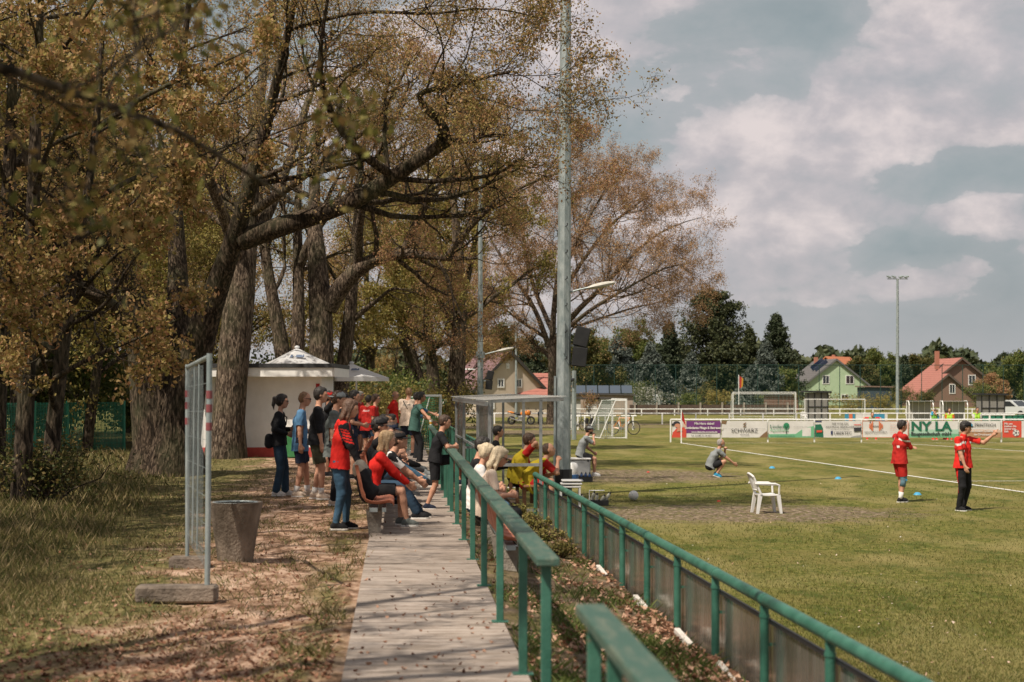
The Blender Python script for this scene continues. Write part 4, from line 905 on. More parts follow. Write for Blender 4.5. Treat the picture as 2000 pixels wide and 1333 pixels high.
b = MB(); b.bar((0, 0, .03), (0, 12.2, .03), .04, .05); b.bar((0, 0, .95), (0, 12.2, .95), .04, .04); b.bar((-.06, -.1, 1.80), (-.06, 12.3, 1.80), .05, .07); b.bar((WD + .36, -.1, 1.88), (WD + .36, 12.3, 1.88), .04, .05); b.build('back_frame', M_steel, r)
for i, (a, e) in enumerate(((0, 3.4), (8.6, 12.2))):
    b = MB(); n = 40; vs = []; fs = []
    for k in range(n + 1):
        y = a + .04 + (e - a - .08) * k / n; x = .035 + .018 * math.sin(k * 1.6); vs += [(x, y, .06), (x, y, 1.76)]
    fs = [(2 * k, 2 * k + 2, 2 * k + 3, 2 * k + 1) for k in range(n)]; b.add(vs, fs); b.build('back_panel', M_plex, r, smooth=True)
b = MB(); n = 60; vs = []; fs = []
for k in range(n + 1):
    y = -.15 + 12.5 * k / n; z = 1.892 + .010 * math.sin(k * 1.9); vs += [(-.12, y, z - .03), (WD + .42, y, z + .03), (-.12, y, z - .022), (WD + .42, y, z + .038)]
for k in range(n): fs += [(4 * k, 4 * k + 4, 4 * k + 5, 4 * k + 1), (4 * k + 2, 4 * k + 3, 4 * k + 7, 4 * k + 6)]
b.add(vs, fs + [(0, 1, 3, 2), (4 * n, 4 * n + 2, 4 * n + 3, 4 * n + 1)]); b.build('roof_sheet', M_roofp, r, smooth=True)
r = thing('wooden_bench', 'brown wooden bench inside the glazed dugout', 'bench', (.02, 29.0, .45), th)
b = MB()
for x in (.22, .34, .46): b.box((x, 1.6, .40), (.09, 3.4, .03))
b.build('seat', M_brownwood, r)
for y in (.1, 1.6, 3.1):
    b = MB(); b.box((.2, y, .19), (.06, .05, .38)); b.box((.46, y, .19), (.06, .05, .38)); b.box((.34, y, .34), (.28, .04, .05)); b.build('leg', M_brownwood, r)
# ---- site fence in concrete feet
A = Vector((-2.70, 14.95, 0)); B = Vector((-3.33, 17.5, 0)); r = thing('barrier_panel', 'galvanised site fence panel with red tape bands standing in concrete feet', 'barrier', (A.x, A.y, BZ)); dv = B - A; hp = 2.0
M_tape = mat('red_tape', (.20, .05, .055), rough=.6)
for q, rr in ((0, .025), (1, .021)):
    o_ = dv * q; b = MB(); b.tube([o_ + Vector((.03 * (1 - q), 0, .10)), o_ + Vector((.05 if q == 0 else 0, 0, 2.16 if q == 0 else 2.10))], rr, 12); po = b.build('post', M_galv, r, smooth='edge')
    for z in (1.52, 1.68, 1.80): b = MB(); b.tube([o_ + Vector((.03 * (1 - q) + .02 * (1 - q) * z / 2, 0, z - .035)), o_ + Vector((.03 * (1 - q) + .02 * (1 - q) * z / 2, 0, z + .035))], rr + .003, 12); b.build('tape_band', M_tape, po)
b = MB(); b.tube([Vector((.04, 0, 2.13)), dv + Vector((0, 0, 2.07))], .022, 10); b.build('top_tube', M_galv, r, smooth='edge')
for q in (.38, .66): b = MB(); b.tube([dv * q + Vector((.0, 0, .35)), dv * q + Vector((.02, 0, 2.08))], .007, 8); b.build('upright', M_galv, r, smooth='edge')
b = MB()
for z in np.arange(.4, 2.05, .25): b.tube([(.03, 0, z), dv + Vector((0, 0, z - .03))], .0022, 4)
for q in np.arange(.04, 1, .045): b.tube([dv * q + Vector((0, 0, .30)), dv * q + Vector((0, 0, 2.06))], .0016, 4)
b.build('wire_mesh', M_galv, r)
for (cx, cy, w_, lab) in ((-2.93, 14.93, .70, 'long concrete fence foot under the near barrier post'), (-3.3, 17.48, .40, 'dark concrete fence foot under the far barrier post')):
    b = MB(); b.box((0, 0, .075), (w_, .22, .15), bev=.02); o = b.build('fence_foot', mat('dark_concrete', (.085, .065, .05), (.24, .19, .15), scale=5, rough=.95, bump=.6, bscale=40), None); o.location = (cx, cy, BZ - .015); o.rotation_euler = (0, 0, R(2)); tag(o, lab, 'concrete foot')
# ---- concrete planter
r = thing('stone_planter', 'worn octagonal concrete litter tub with mossy foot beside the barrier', 'planter', (-2.95, 18.2, BZ))
M_tub = mat('mossy_concrete', (.06, .043, .028), (.27, .215, .165), scale=3.2, rough=.95, bump=.7, bscale=50, stretch=(1, 1, .6), lo=.35, hi=.68)
b = MB(); b.lathe([(.19, 0), (.20, .1), (.235, .33), (.275, .55), (.29, .62), (.295, .645), (.25, .645), (.22, .5), (.19, .40)], 14, cap=True); b.build('tub', M_tub, r, smooth='edge')
b = MB(); b.tube([(.235 * math.cos(a), .235 * math.sin(a), .635) for a in np.linspace(0, 2 * math.pi, 24, endpoint=False)], .012, 6, closed=True); b.build('liner_ring', M_galv, r)
# ---- kiosk
M_wall = mat('white_render', (.76, .74, .71), (.84, .82, .79), scale=3, rough=.85, bump=.15, bscale=60); M_red = mat('red_plinth', (.42, .05, .04), (.56, .09, .07), scale=4, rough=.8); M_fasc = mat('roof_fascia', (.03, .03, .032), rough=.7)
r = thing('kiosk', 'white flat roofed clubhouse kiosk with a red painted foot', 'kiosk', (-6.9, 46.4, BZ))
b = MB(); b.box((0, 1.6, 1.28), (3.42, 3.2, 2.04)); b.build('wall', M_wall, r)
b = MB(); b.box((0, 1.6, .13), (3.46, 3.24, .26)); b.build('plinth', M_red, r)
b = MB(); b.box((.05, 1.5, 2.36), (4.0, 4.1, .10)); b.mi = 1; b.box((.05, -.57, 2.30), (4.06, .06, .24)); b.box((2.1, 1.5, 2.30), (.06, 4.1, .24)); b.mi = 2; b.box((.05, 1.5, 2.475), (4.18, 4.28, .11)); b.build('roof', [M_wall, M_wall, M_fasc], r)
b = MB(); b.box((1.62, -.012, 1.82), (.10, .02, .35)); b.build('red_sign', mat('sign_red', (.35, .02, .02), rough=.5), r)
b = MB(); b.box((1.715, 1.6, 1.3), (.03, 1.2, .8)); b.build('hatch', mat('hatch_grey', (.25, .24, .23), rough=.6), r)
# ---- parasols
M_par = mat('parasol_cloth', (.80, .81, .83), (.86, .86, .87), scale=3, rough=.8, trans=.45)
def parasol(label, X, Y, zt, ze, hw, px=0.0, mark=True):
    r = thing('parasol', label, 'parasol', (X, Y, BZ)); zt -= BZ; ze -= BZ; b = MB(); n = 8; vs = [(0, 0, zt)]
    for ring, f in ((0, .5), (1, 1.0)):
        for k in range(8):
            a = math.pi / 4 * k; rad = hw * f * (1.0 if k % 2 == 0 else 1.32); vs.append((rad * math.cos(a + .5), rad * math.sin(a + .5), zt + (ze - zt) * (f ** .9) - (.0 if k % 2 == 0 else .05 * f)))
    for k in range(8): a = math.pi / 4 * k; rad = hw * (1 if k % 2 == 0 else 1.32); vs.append((rad * math.cos(a + .5), rad * math.sin(a + .5), ze - .16))
    fs = [(0, 1 + k, 1 + (k + 1) % 8) for k in range(8)] + [(1 + k, 9 + k, 9 + (k + 1) % 8, 1 + (k + 1) % 8) for k in range(8)] + [(9 + k, 17 + k, 17 + (k + 1) % 8, 9 + (k + 1) % 8) for k in range(8)]
    b.add(vs, fs); b.ell((0, 0, zt + .02), (.08, .08, .05)); b.build('canopy', M_par, r)
    b = MB(); b.tube([(px, 0, 0), (px, 0, (zt if px == 0 else ze))], .03, 8); b.build('pole', M_white, r)
    b = MB()
    for k in range(8): b.bar((0, 0, zt - .05), Vector(vs[9 + k]) - Vector((0, 0, .03)), .02, .02)
    b.build('ribs', M_white, r)
    if mark:
        b = MB(); M_ = mat('faded_print', (.12, .16, .24), rough=.8)
        for i, (u, w) in enumerate(((-.15, .10), (.02, .22), (.22, .08))): b.add([(u, -hw * .62, zt + (ze - zt) * .57 + .012), (u + w, -hw * .62, zt + (ze - zt) * .57 + .012), (u + w * .9, -hw * .50, zt + (ze - zt) * .44 + .02), (u + .03, -hw * .50, zt + (ze - zt) * .44 + .02)], [(0, 1, 2, 3)])
        b.build('printed_mark', M_, r)
parasol('white pointed parasol rising above the roof of the kiosk', -6.8, 54, 3.80, 3.24, 1.05); parasol('white parasol with faded print to the right of the kiosk', -5.35, 57, 3.35, 2.92, 1.0, px=.15)
b = MB(); b.box((0, 0, .38), (.42, .42, .70), bev=.03); b.box((0, 0, .77), (.46, .46, .06), bev=.02); o = b.build('waste_bin', mat('bin_green', (.03, .16, .05), (.05, .22, .08), rough=.5), None); o.location = (-5.75, 45.2, BZ); tag(o, 'green waste bin standing against the white kiosk wall', 'bin')
# ================================================================== FAR SIDE OF THE PITCH
# ---- advertising boards behind the goal line
YB = 80.0
def bx(px): return (px - 1000) / F * YB
def bz(py): return CAMZ - (py - HOR) / F * YB
M_bw = mat('banner_white', (.60, .58, .56), (.70, .68, .66), scale=2, rough=.55, bump=.5, bscale=2.5)
def flat(name, col, rough=.6): return mat(name, col, rough=rough)
fl_green = flat('banner_green', (.02, .22, .10)); fl_green2 = flat('banner_pale_green', (.16, .42, .24)); fl_purple = flat('banner_purple', (.15, .035, .17)); fl_red = flat('banner_red', (.60, .07, .04)); fl_blk = flat('banner_black', (.03, .03, .035)); fl_blue = flat('banner_blue', (.04, .25, .40)); fl_gold = flat('banner_brown', (.20, .12, .06)); fl_or = flat('banner_orange', (.65, .17, .07)); fl_ton = flat('banner_dark_green', (.01, .13, .07)); fl_grey = flat('banner_grey', (.30, .30, .30)); fl_skin = flat('banner_skin', (.55, .25, .16)); fl_navy = flat('banner_navy', (.03, .04, .12)); fl_sand = flat('banner_sand', (.40, .22, .12)); fl_sand2 = flat('banner_pale_sand', (.60, .42, .32))
def banner(label, x0, x1, parts, extra=None):
    """x0, x1 picture columns; parts: (material, [(u, v)...]) polygons in fractions of the sheet, v up"""
    X0, X1 = bx(x0), bx(x1); w = X1 - X0; z0, z1 = .22, 1.0; h = z1 - z0
    r = thing('advertising_board', label, 'advertising board', (X0, YB, 0), 0, 'advertising boards behind the goal line')
    b = MB(); b.box((w / 2, .015, (z0 + z1) / 2), (w - .04, .02, h)); sheet = b.build('sheet', M_bw, r)
    for i, (m_, poly) in enumerate(parts):
        b = MB(); b.plate([(u * w, z0 + v * h) for u, v in poly], (0, -.001 - .0022 * (i + 1), 0), (1, 0, 0), (0, 0, 1), .002); b.build('printed_field', m_, sheet)
    def T(s, u, v, size, m_, bold=.0, al='CENTER', sq=1.0): return text(s, size, (u * w, -.028, z0 + v * h), m_, sheet, bold, al, sq)
    def P(m_, poly, k=.024): b = MB(); b.plate([(u * w, z0 + v * h) for u, v in poly], (0, -k, 0), (1, 0, 0), (0, 0, 1), .002); return b.build('printed_mark', m_, sheet)
    if extra: extra(T, P, w, h)
    return r
def ring(cx, cy, rx, ry, n=16, a0=0, a1=360): return [(cx + rx * math.cos(R(a0 + (a1 - a0) * k / n)), cy + ry * math.sin(R(a0 + (a1 - a0) * k / n))) for k in range(n + (0 if a1 - a0 == 360 else 1))]
def e1(T, P, w, h):
    T('Mit Herz dabei!', .67, .78, .15, M_bw, .004); T('Ambulante Pflege & Betreuung', .665, .52, .15, M_bw, .006, sq=.95); T('www.diakonie-st-martin.de', .67, .29, .11, M_bw, .004); T('Tel. 03588 22 28 687', .60, .07, .11, fl_blk)
    P(fl_blk, ring(.10, .86, .07, .13)); P(fl_blk, ring(.02, .78, .03, .07)); P(fl_skin, ring(.12, .72, .06, .12), .027); P(fl_skin, [(.10, .35), (.22, .40), (.20, .62), (.12, .62)], .026)
banner('purple care service board with a photo of people in red, leftmost of the row', 1312, 1407, [(fl_purple, [(.30, .27), (1, .27), (1, 1), (.30, 1)]), (fl_red, [(0, .0), (.30, .0), (.30, .5), (.24, .62), (.10, .55), (.02, .3)]), (fl_sand2, [(.22, .62), (.30, .62), (.30, .98), (.24, .98)])], e1)
def e2(T, P, w, h):
    T('SCHWARZ', .50, .30, .27, fl_blk, 0, sq=.95); T('TISCHLEREI', .50, .13, .085, fl_blk); P(fl_gold, [(.465, .74), (.52, .80), (.54, .92), (.48, .84)]); P(fl_gold, [(.47, .60), (.53, .66), (.54, .74), (.475, .68)])
    T('Fenster | Türen', .13, .52, .055, fl_grey); T('Möbel | Treppen', .87, .52, .055, fl_grey)
banner('white joiner board reading SCHWARZ with brown wood corners', 1409, 1499, [(fl_gold, [(0, .84), (.10, .80), (.12, 1), (0, 1)]), (fl_gold, [(.82, 0), (1, 0), (1, .42), (.92, .25)])], e2)
def e3(T, P, w, h):
    T('Linden', .03, .56, .24, fl_ton, 0, 'LEFT'); T('Apotheke', .03, .36, .22, fl_green2, 0, 'LEFT'); T('www.lindenapothekeniesky.de', .03, .06, .095, fl_ton, 0, 'LEFT'); P(fl_green, ring(.39, .70, .065, .19)); P(fl_blk, [(.383, .22), (.397, .22), (.397, .55), (.43, .72), (.42, .74), (.39, .60), (.36, .74), (.35, .72), (.383, .55)], .027)
    T('Wir sind die Apotheke', .70, .62, .07, fl_grey)
banner('white and green pharmacy board reading Linden Apotheke with a round tree', 1501, 1590, [(fl_green2, [(0, 0), (1, 0), (1, .7), (.86, .62), (.72, .46), (.60, .22), (0, .20)]), (M_bw, [(.74, .08), (.93, .08), (.93, .60), (.74, .60)])], e3)
def e4(T, P, w, h):
    T('NIE WAR EIN', .54, .78, .13, fl_blk); T('HATTRICK EINFACHER', .54, .58, .13, fl_blk); T('Werkzeuge | Maschinen | Arbeitsschutz', .54, .46, .055, fl_blk); T('LIBERTEC', .60, .18, .20, fl_blk); P(fl_navy, [(.34, .16), (.38, .20), (.38, .42), (.34, .38)])
    P(fl_red, [(.03, .30), (.15, .32), (.15, .44), (.03, .44)]); P(fl_blk, [(.84, .35), (1, .38), (1, .62), (.84, .60)]); P(fl_red, [(.84, .74), (1, .74), (1, .79), (.84, .79)])
banner('white tool dealer board reading LIBERTEC with pictures of machines', 1592, 1682, [(fl_ton, [(0, .04), (.18, .02), (.17, .55), (.13, .80), (0, .78)]), (fl_grey, [(.76, .0), (1, .0), (1, .15), (.80, .06)]), (fl_navy, [(0, .93), (.14, .93), (.14, 1), (0, 1)])], e4)
def e5(T, P, w, h):
    for i, (x, hh) in enumerate(((.15, .12), (.18, .20), (.21, .28), (.36, .28), (.39, .20), (.42, .12))): P(fl_or, [(x, .68 - hh), (x + .022, .68 - hh), (x + .022, .68 + hh), (x, .68 + hh)])
    P(fl_blk, [(.23, .66), (.36, .66), (.36, .70), (.23, .70)]); P(fl_blk, [(.15, .90), (.20, .88), (.17, .97)], .026); T('sportstudio', .29, .27, .20, fl_grey, .0, sq=1.15)
    for k in range(5): P(fl_or, [(.60, .80 - k * .13), (.78, .80 - k * .13), (.78, .81 - k * .13), (.60, .81 - k * .13)])
banner('white gym board with an orange dumbbell and orange frame reading sportstudio', 1684, 1774, [(fl_or, [(0, 0), (1, 0), (1, .02), (0, .02)]), (fl_or, [(0, .98), (1, .98), (1, 1), (0, 1)]), (fl_or, [(.0, .02), (.008, .02), (.008, .98), (0, .98)]), (fl_or, [(.985, .02), (1, .02), (1, .98), (.985, .98)])], e5)
def e6(T, P, w, h): T('NY LA', .03, .42, .60, fl_ton, .022, 'LEFT', 1.12); T('Baugesellschaft mbH', .03, .12, .245, fl_blk, .006, 'LEFT', .93)
banner('pale green building company board reading NY LA in big green letters', 1776, 1872, [(fl_green2, [(0, 0), (1, 0), (1, .22), (0, .22)]), (flat('banner_mint', (.36, .55, .43)), [(0, .22), (1, .22), (1, .48), (0, .48)])], e6)
def e7(T, P, w, h):
    T('PRINTFIX24', .36, .66, .21, fl_blk, 0, 'LEFT', .92); P(fl_blk, [(.21, .55), (.235, .55), (.24, .75), (.29, .86), (.27, .92), (.22, .86)]); P(fl_blue, ring(.28, .74, .035, .10), .026); T('LKW', .12, .70, .07, fl_blk); T('Drucke in bester Qualität', .44, .34, .15, M_bw, .003); T('der Druckspezialist !', .62, .13, .13, M_bw, .003)
banner('board fading from white to orange brown reading PRINTFIX24', 1874, 1955, [(fl_sand, [(0, 0), (1, 0), (1, .30), (0, .36)]), (fl_sand2, [(0, .36), (1, .30), (1, .46), (0, .50)])], e7)
def e8(T, P, w, h):
    for k, s in enumerate(('Mit uns', 'bleiben Sie', 'immer am', 'Ball.')): T(s, .04, .78 - .155 * k, .13, M_bw, .004, 'LEFT')
    P(M_bw, ring(.34, .28, .085, .20)); P(fl_blk, ring(.34, .28, .03, .07, 5), .027)
    for a in range(5): P(fl_blk, ring(.34 + .065 * math.cos(a * 1.257), .28 + .155 * math.sin(a * 1.257), .018, .045, 5), .027)
    T('Generalagentur', .58, .80, .12, fl_blk, 0, 'LEFT'); T('Versicherungen', .58, .66, .07, fl_grey, 0, 'LEFT'); P(fl_red, [(.85, .2), (1, .2), (1, .48), (.85, .48)])
banner('red and white board with a football, right end of the row', 1958, 2035, [(fl_red, [(0, 0), (.48, 0), (.48, 1), (0, 1)])], e8)
r = thing('board_railing', 'white tubular railing that carries the advertising boards', 'railing', (bx(1310), YB + .08, 0)); w = bx(2040) - bx(1310)
b = MB(); b.tube([(0, 0, 1.06), (w, 0, 1.06)], .035, 8); b.build('top_rail', M_white, r)
for q in (1310, 1408, 1500, 1591, 1683, 1775, 1873, 1956.5, 2036): b = MB(); b.box((bx(q) - bx(1310), 0, .53), (.06, .06, 1.06)); b.build('post', M_white, r)
# ---- corner flag
r = thing('corner_flag', 'white corner flag post with a small red pennant', 'corner flag', (7.8, 78.6, 0)); b = MB(); b.tube([(0, 0, 0), (0, 0, 1.55)], .03, 8); b.build('post', M_white, r)
b = MB(); b.add([(.02, 0, 1.5), (.03, 0, 1.05), (.20, .02, .80), (.15, .0, 1.1), (.10, .01, 1.3), (.03, .012, 1.5)], [(0, 1, 2, 3), (0, 3, 4, 5)]); b.build('pennant', CM['redd'], r)
# ---- railings behind
def railing(label, Y, h, x0, x1, step, m_=M_white, mid=False, cat='railing', z0=0):
    X0 = (x0 - 1000) / F * Y; X1 = (x1 - 1000) / F * Y; r = thing('railing', label, cat, (X0, Y, z0)); b = MB(); b.tube([(0, 0, h), (X1 - X0, 0, h)], .05, 6); b.build('top_rail', m_, r)
    if mid: b = MB(); b.tube([(0, 0, h * .5), (X1 - X0, 0, h * .5)], .03, 6); b.build('middle_rail', m_, r)
    n = int((X1 - X0) / step)
    for i in range(n + 1): b = MB(); b.box((i * step, 0, h / 2 - .01), (.09, .09, h - .02)); b.build('post', m_, r)
    return r
railing('white railing across the ground in front of the second pitch', 121, .76, 900, 2040, 2.38); railing('farther white railing on the other side of the second pitch', 160, .60, 930, 2040, 3.1)
railing('short low white bar fence between the bikes and the portable goal', 104, .85, 1115, 1243, .42); 
# ---- goals
def goal(label, X, Y, rz, w, h, dt, db, net, m_=M_white, tr=.045, z0=0.0, group=None, gv=.12):
    r = thing('football_goal', label, 'goal', (X, Y, z0), rz, group)
    for s in (0, 1): b = MB(); b.box((s * w, 0, h / 2), (tr * 2, tr * 2, h)); b.build('post', m_, r)
    b = MB(); b.box((w / 2, 0, h + tr), (w + tr * 2, tr * 2, tr * 2)); b.build('crossbar', m_, r)
    for s in (0, 1):
        b = MB(); b.tube([(s * w, 0, h), (s * w, dt, h - .02), (s * w, db, .03), (s * w, 0, .03)], tr * .6, 6); b.build('side_frame', m_, r)
    b = MB(); b.tube([(0, db, .03), (w, db, .03)], tr * .6, 6); b.build('ground_bar', m_, r)
    b = MB(); rad = .006
    def seg(p, q): b.tube([p, q], rad, 3, cap=False)
    n = int(w / gv)
    for i in range(n + 1):
        x = w * i / n; seg((x, 0, h), (x, dt, h - .03)); seg((x, dt, h - .03), (x, db, .03))
    m2 = int(h / gv)
    for j in range(m2 + 1):
        f_ = j / m2; y = dt + (db - dt) * f_; z = h * (1 - f_); seg((0, y, z), (w, y, z))
        for s in (0, 1): seg((s * w, 0, z), (s * w, y, z))
    for k in range(int(db / gv)):
        y = k * gv; zt_ = h if y <= dt else h * (1 - (y - dt) / max(.01, (db - dt)))
        for s in (0, 1): seg((s * w, y, 0), (s * w, y, zt_))
    b.build('net', net, r); return r
M_net = mat('white_net', (.22, .27, .24), rough=.9); M_netg = mat('green_net', (.03, .24, .13), rough=.9)
goal('portable youth goal with green grey net in front of the parked bicycles', 5.75, 86, R(100), 3.0, 1.92, .55, 1.35, M_net)
goal('left one of two white goals on the second pitch', (1432 - 1000) / F * 140, 140, R(-2), 5.1, 2.2, .6, 1.4, M_net, tr=.026, gv=.3); goal('white goal in front of the green house', (1572 - 1000) / F * 128, 128, R(0), 4.5, 1.7, .6, 1.4, M_net, tr=.026, gv=.3)
goal('white goal seen behind the left goal of the second pitch', (1430 - 1000) / F * 150, 150, R(0), 5.6, 2.05, .5, 1.2, M_net, tr=.026, gv=.35)
goal('small goal with green net standing at the far end of the walkway', -2.75, 50, R(70), 1.7, 1.62, .35, .8, M_netg, tr=.03, z0=BZ, gv=.06); goal('green netted training goal behind the dugout', -2.6, 78, R(95), 2.0, 1.9, .5, 1.2, M_netg, z0=.1, gv=.08)
# ---- tall ball stop net
r = thing('ball_stop_fence', 'high dark green ball stop net on poles in front of the houses', 'fence', (0, 170, 0)); pm_ = mat('net_pole_green', (.012, .045, .035), rough=.8)
for i in range(24):
    X = (1120 + i * 40 - 1000) / F * 170; b = MB(); b.tube([(X, 0, 0), (X, 0, 4.9)], .04, 6); b.build('pole', pm_, r)
M_haze, t, p = newmat('ball_stop_mesh', .9); p.inputs['Base Color'].default_value = (.02, .10, .08, 1)
trn = N('ShaderNodeBsdfTransparent', t); mx = N('ShaderNodeMixShader', t); mx.inputs[0].default_value = .06; t.links.new(trn.outputs[0], mx.inputs[1]); t.links.new(p.outputs[0], mx.inputs[2]); t.links.new(mx.outputs[0], t.nodes['Material Output'].inputs[0])
b = MB(); b.add([(6.1, .02, .2), (53, .02, .2), (53, .02, 4.85), (6.1, .02, 4.85)], [(0, 1, 2, 3)]); b.build('net', M_haze, r)
b = MB(); b.tube([(6.1, 0, 4.87), (53, 0, 4.87)], .03, 4); b.tube([(6.1, 0, 1.2), (53, 0, 1.2)], .02, 4); b.build('cable', pm_, r)
# ---- houses
def tiles(name, a, b_):
    if name in MATS: return MATS[name]
    m_, t, p = newmat(name, .8); g = N('ShaderNodeTexCoord', t); wv = N('ShaderNodeTexWave', t); wv.wave_type = 'BANDS'; wv.bands_direction = 'Z'; wv.inputs['Scale'].default_value = 1.1; wv.inputs['Distortion'].default_value = .4; t.links.new(g.outputs['Object'], wv.inputs['Vector'])
    c = mixc(ramp(wv.outputs[0], [(.25, .45), (.5, 0.0)], t), a, b_, t); c = mixc(ramp(gnoise(t, 2.5, 6), [(.4, 0.0), (.7, .4)], t), c, tuple(q * 1.25 for q in a), t); t.links.new(c, p.inputs['Base Color']); MATS[name] = m_; return m_
def house(label, X, Y, rz, w, d, eave, apex, wall, roof, wins=(), chim=None, ov=.35, ovr=.45, cat='house', name='house', solar=None, dark=None, z0=0, gable_trim=None):
    """gable front faces -y; ridge runs along y. wins: (x, z, w, h) on the gable"""
    r = thing(name, label, cat, (X, Y, z0), rz); b = MB()
    b.add([(-w / 2, 0, 0), (w / 2, 0, 0), (w / 2, 0, eave), (0, 0, apex - .12), (-w / 2, 0, eave), (-w / 2, d, 0), (w / 2, d, 0), (w / 2, d, eave), (0, d, apex - .12), (-w / 2, d, eave)],
          [(0, 1, 2, 3, 4), (9, 8, 7, 6, 5), (0, 4, 9, 5), (1, 6, 7, 2)]); b.build('wall', wall, r)
    b = MB(); sl_ = (apex - eave) / (w / 2); n = .16
    for s in (-1, 1):
        e = s * (w / 2 + ovr); ez = eave - sl_ * ovr; vs = [(0, -ov, apex), (e, -ov, ez), (e, d + ov, ez), (0, d + ov, apex)]; vs2 = [(x, y, z + n) for x, y, z in vs]
        b.add(vs + vs2, [(0, 1, 2, 3) if s < 0 else (3, 2, 1, 0), (4, 7, 6, 5) if s < 0 else (4, 5, 6, 7), (0, 4, 5, 1), (1, 5, 6, 2), (2, 6, 7, 3)])
    ro = b.build('roof', roof, r)
    if chim: b = MB(); b.box((chim[0], chim[1], chim[2]), (.55, .55, chim[3])); b.build('chimney', mat('chimney_brick', (.35, .15, .10), rough=.9), ro)
    if gable_trim:
        b = MB()
        for s in (-1, 1): b.bar((0, -ov - .02, apex + .04), (s * (w / 2 + ovr), -ov - .02, eave - sl_ * ovr + .04), .05, .26)
        b.build('verge_board', gable_trim, ro)
    if solar:
        for (u, v0, v1, lw) in solar:   # on the left slope: u along ridge, v down slope fractions
            b = MB(); p0 = Vector((-v0 * w / 2, u, apex - v0 * (apex - eave) + n + .05)); p1 = Vector((-v1 * w / 2, u, apex - v1 * (apex - eave) + n + .05)); b.bar(p0, p1, lw, .06, up=(sl_, 0, 1)); b.build('roof_window', mat('solar', (.02, .03, .06), rough=.15, spec=.8), ro)
    for (x, z, ww, hh) in wins:
        b = MB()
        for (cx, cz, sx, sz) in ((x - ww / 2, z, .09, hh + .18), (x + ww / 2, z, .09, hh + .18), (x, z - hh / 2 - .02, ww, .1), (x, z + hh / 2 + .02, ww, .1), (x, z - hh * .0, .05, hh)): b.box((cx, -.03, cz), (sx, .08, sz))
        wo = b.build('window', M_white, r); b = MB(); b.box((x, -.012, z), (ww - .02, .02, hh)); b.build('pane', M_glass, wo)
    return r
M_mint = mat('mint_render', (.36, .48, .31), (.42, .53, .36), scale=1.5, rough=.9); M_cream = mat('cream_render', (.46, .38, .30), (.52, .44, .35), scale=1.5, rough=.9); M_brick = mat('brown_brick', (.16, .095, .07), (.24, .15, .11), scale=9, rough=.9, stretch=(1, 1, 3))
T_grey = tiles('grey_tiles', (.13, .12, .12), (.05, .045, .045)); T_red = tiles('red_tiles', (.36, .15, .12), (.17, .07, .055)); T_purp = tiles('plum_tiles', (.20, .12, .125), (.09, .05, .055)); T_or = tiles('orange_tiles', (.50, .19, .10), (.28, .09, .05))
house('mint green gabled house with dark grey roof and roof windows', 49.4, 260, R(4), 9.4, 13, 3.3, 6.95, M_mint, T_grey, [(-1.6, 3.9, 1.0, 1.2), (2.1, 3.9, 1.2, 1.2), (-1.3, 1.2, .5, .9), (1.3, 1.1, 1.0, 1.0), (3.6, 1.2, .5, .9)], (-1.0, 8.5, 6.9, 1.2), gable_trim=mat('verge_grey', (.12, .12, .12), rough=.8), solar=((2.2, .15, .55, 1.2), (4.6, .12, .52, 1.6)))
house('house with an orange red roof standing behind the mint green house', 53.5, 290, R(-35), 9.0, 9, 4.0, 7.9, M_brick, T_or, [], (-.5, 4, 7.6, 1.5), ov=.5)
house('brown brick house with a large red roof and white framed windows', 63.2, 240, R(3), 11.4, 10, 2.3, 6.75, M_brick, T_red, [(1.5, 3.75, .95, 1.3), (3.6, 1.2, .8, 1.0)], (-2.2, 4.2, 6.6, 2.6), ov=.5, gable_trim=mat('verge_dark', (.10, .07, .055), rough=.8))
house('small front gable of brown brick with red tiles on the brown house', 59.9, 234.5, R(3), 7.6, 5.4, 1.3, 4.45, M_brick, T_red, [(0.6, 2.5, .75, 1.2)], None, ov=.4, name='house_wing', cat='house wing', gable_trim=mat('verge_dark', (.10, .07, .055), rough=.8))
house('cream gabled house with a plum red roof behind the dugout', -.2, 150, R(22), 6.4, 7.5, 2.55, 5.7, M_cream, T_purp, [(-.85, 3.0, .55, .65), (.85, 3.0, .5, .65), (-.2, 4.5, .2, .3), (1.6, 1.1, .6, .6), (-1.8, 1.1, .6, .6)], None, ov=.3, gable_trim=mat('verge_black', (.04, .035, .03), rough=.8))
house('low annex with a pale red tiled roof right of the cream house', 3.0, 153, R(92), 5.4, 5.6, 1.9, 3.75, M_cream, T_red, [], None, name='annex', cat='annex')
# carport, sheds
def shed(label, x0, x1, Y, h, wallm, roofm, d=3.0, name='shed', slope=.15, z0=0, fr=None, cat='shed', panels=None):
    X0 = (x0 - 1000) / F * Y; X1 = (x1 - 1000) / F * Y; w = X1 - X0; r = thing(name, label, cat, (X0, Y, z0)); b = MB(); b.box((w / 2, d / 2, h / 2), (w, d, h)); b.build('wall', wallm, r)
    b = MB(); b.box((w / 2, d / 2, h + .08), (w + .5, d + .5, .14), M=Matrix.Rotation(slope * .12, 3, 'Y')); ro = b.build('roof', roofm, r)
    if fr:
        b = MB(); n = fr
        for i in range(n + 1): b.box((w * i / n, -.03, h / 2), (.08, .05, h))
        b.box((w / 2, -.03, h * .5), (w - .09, .045, .06)); b.build('front_frame', M_dark, r)
    if panels:
        for i in range(panels): b = MB(); b.box((w * (i + .5) / panels, .3, h + .55), (w / panels - .1, .05, 1.0), M=Matrix.Rotation(R(-42), 3, 'X')); b.build('solar_panel', mat('solar_pale', (.07, .09, .12), rough=.2), ro)
    return r
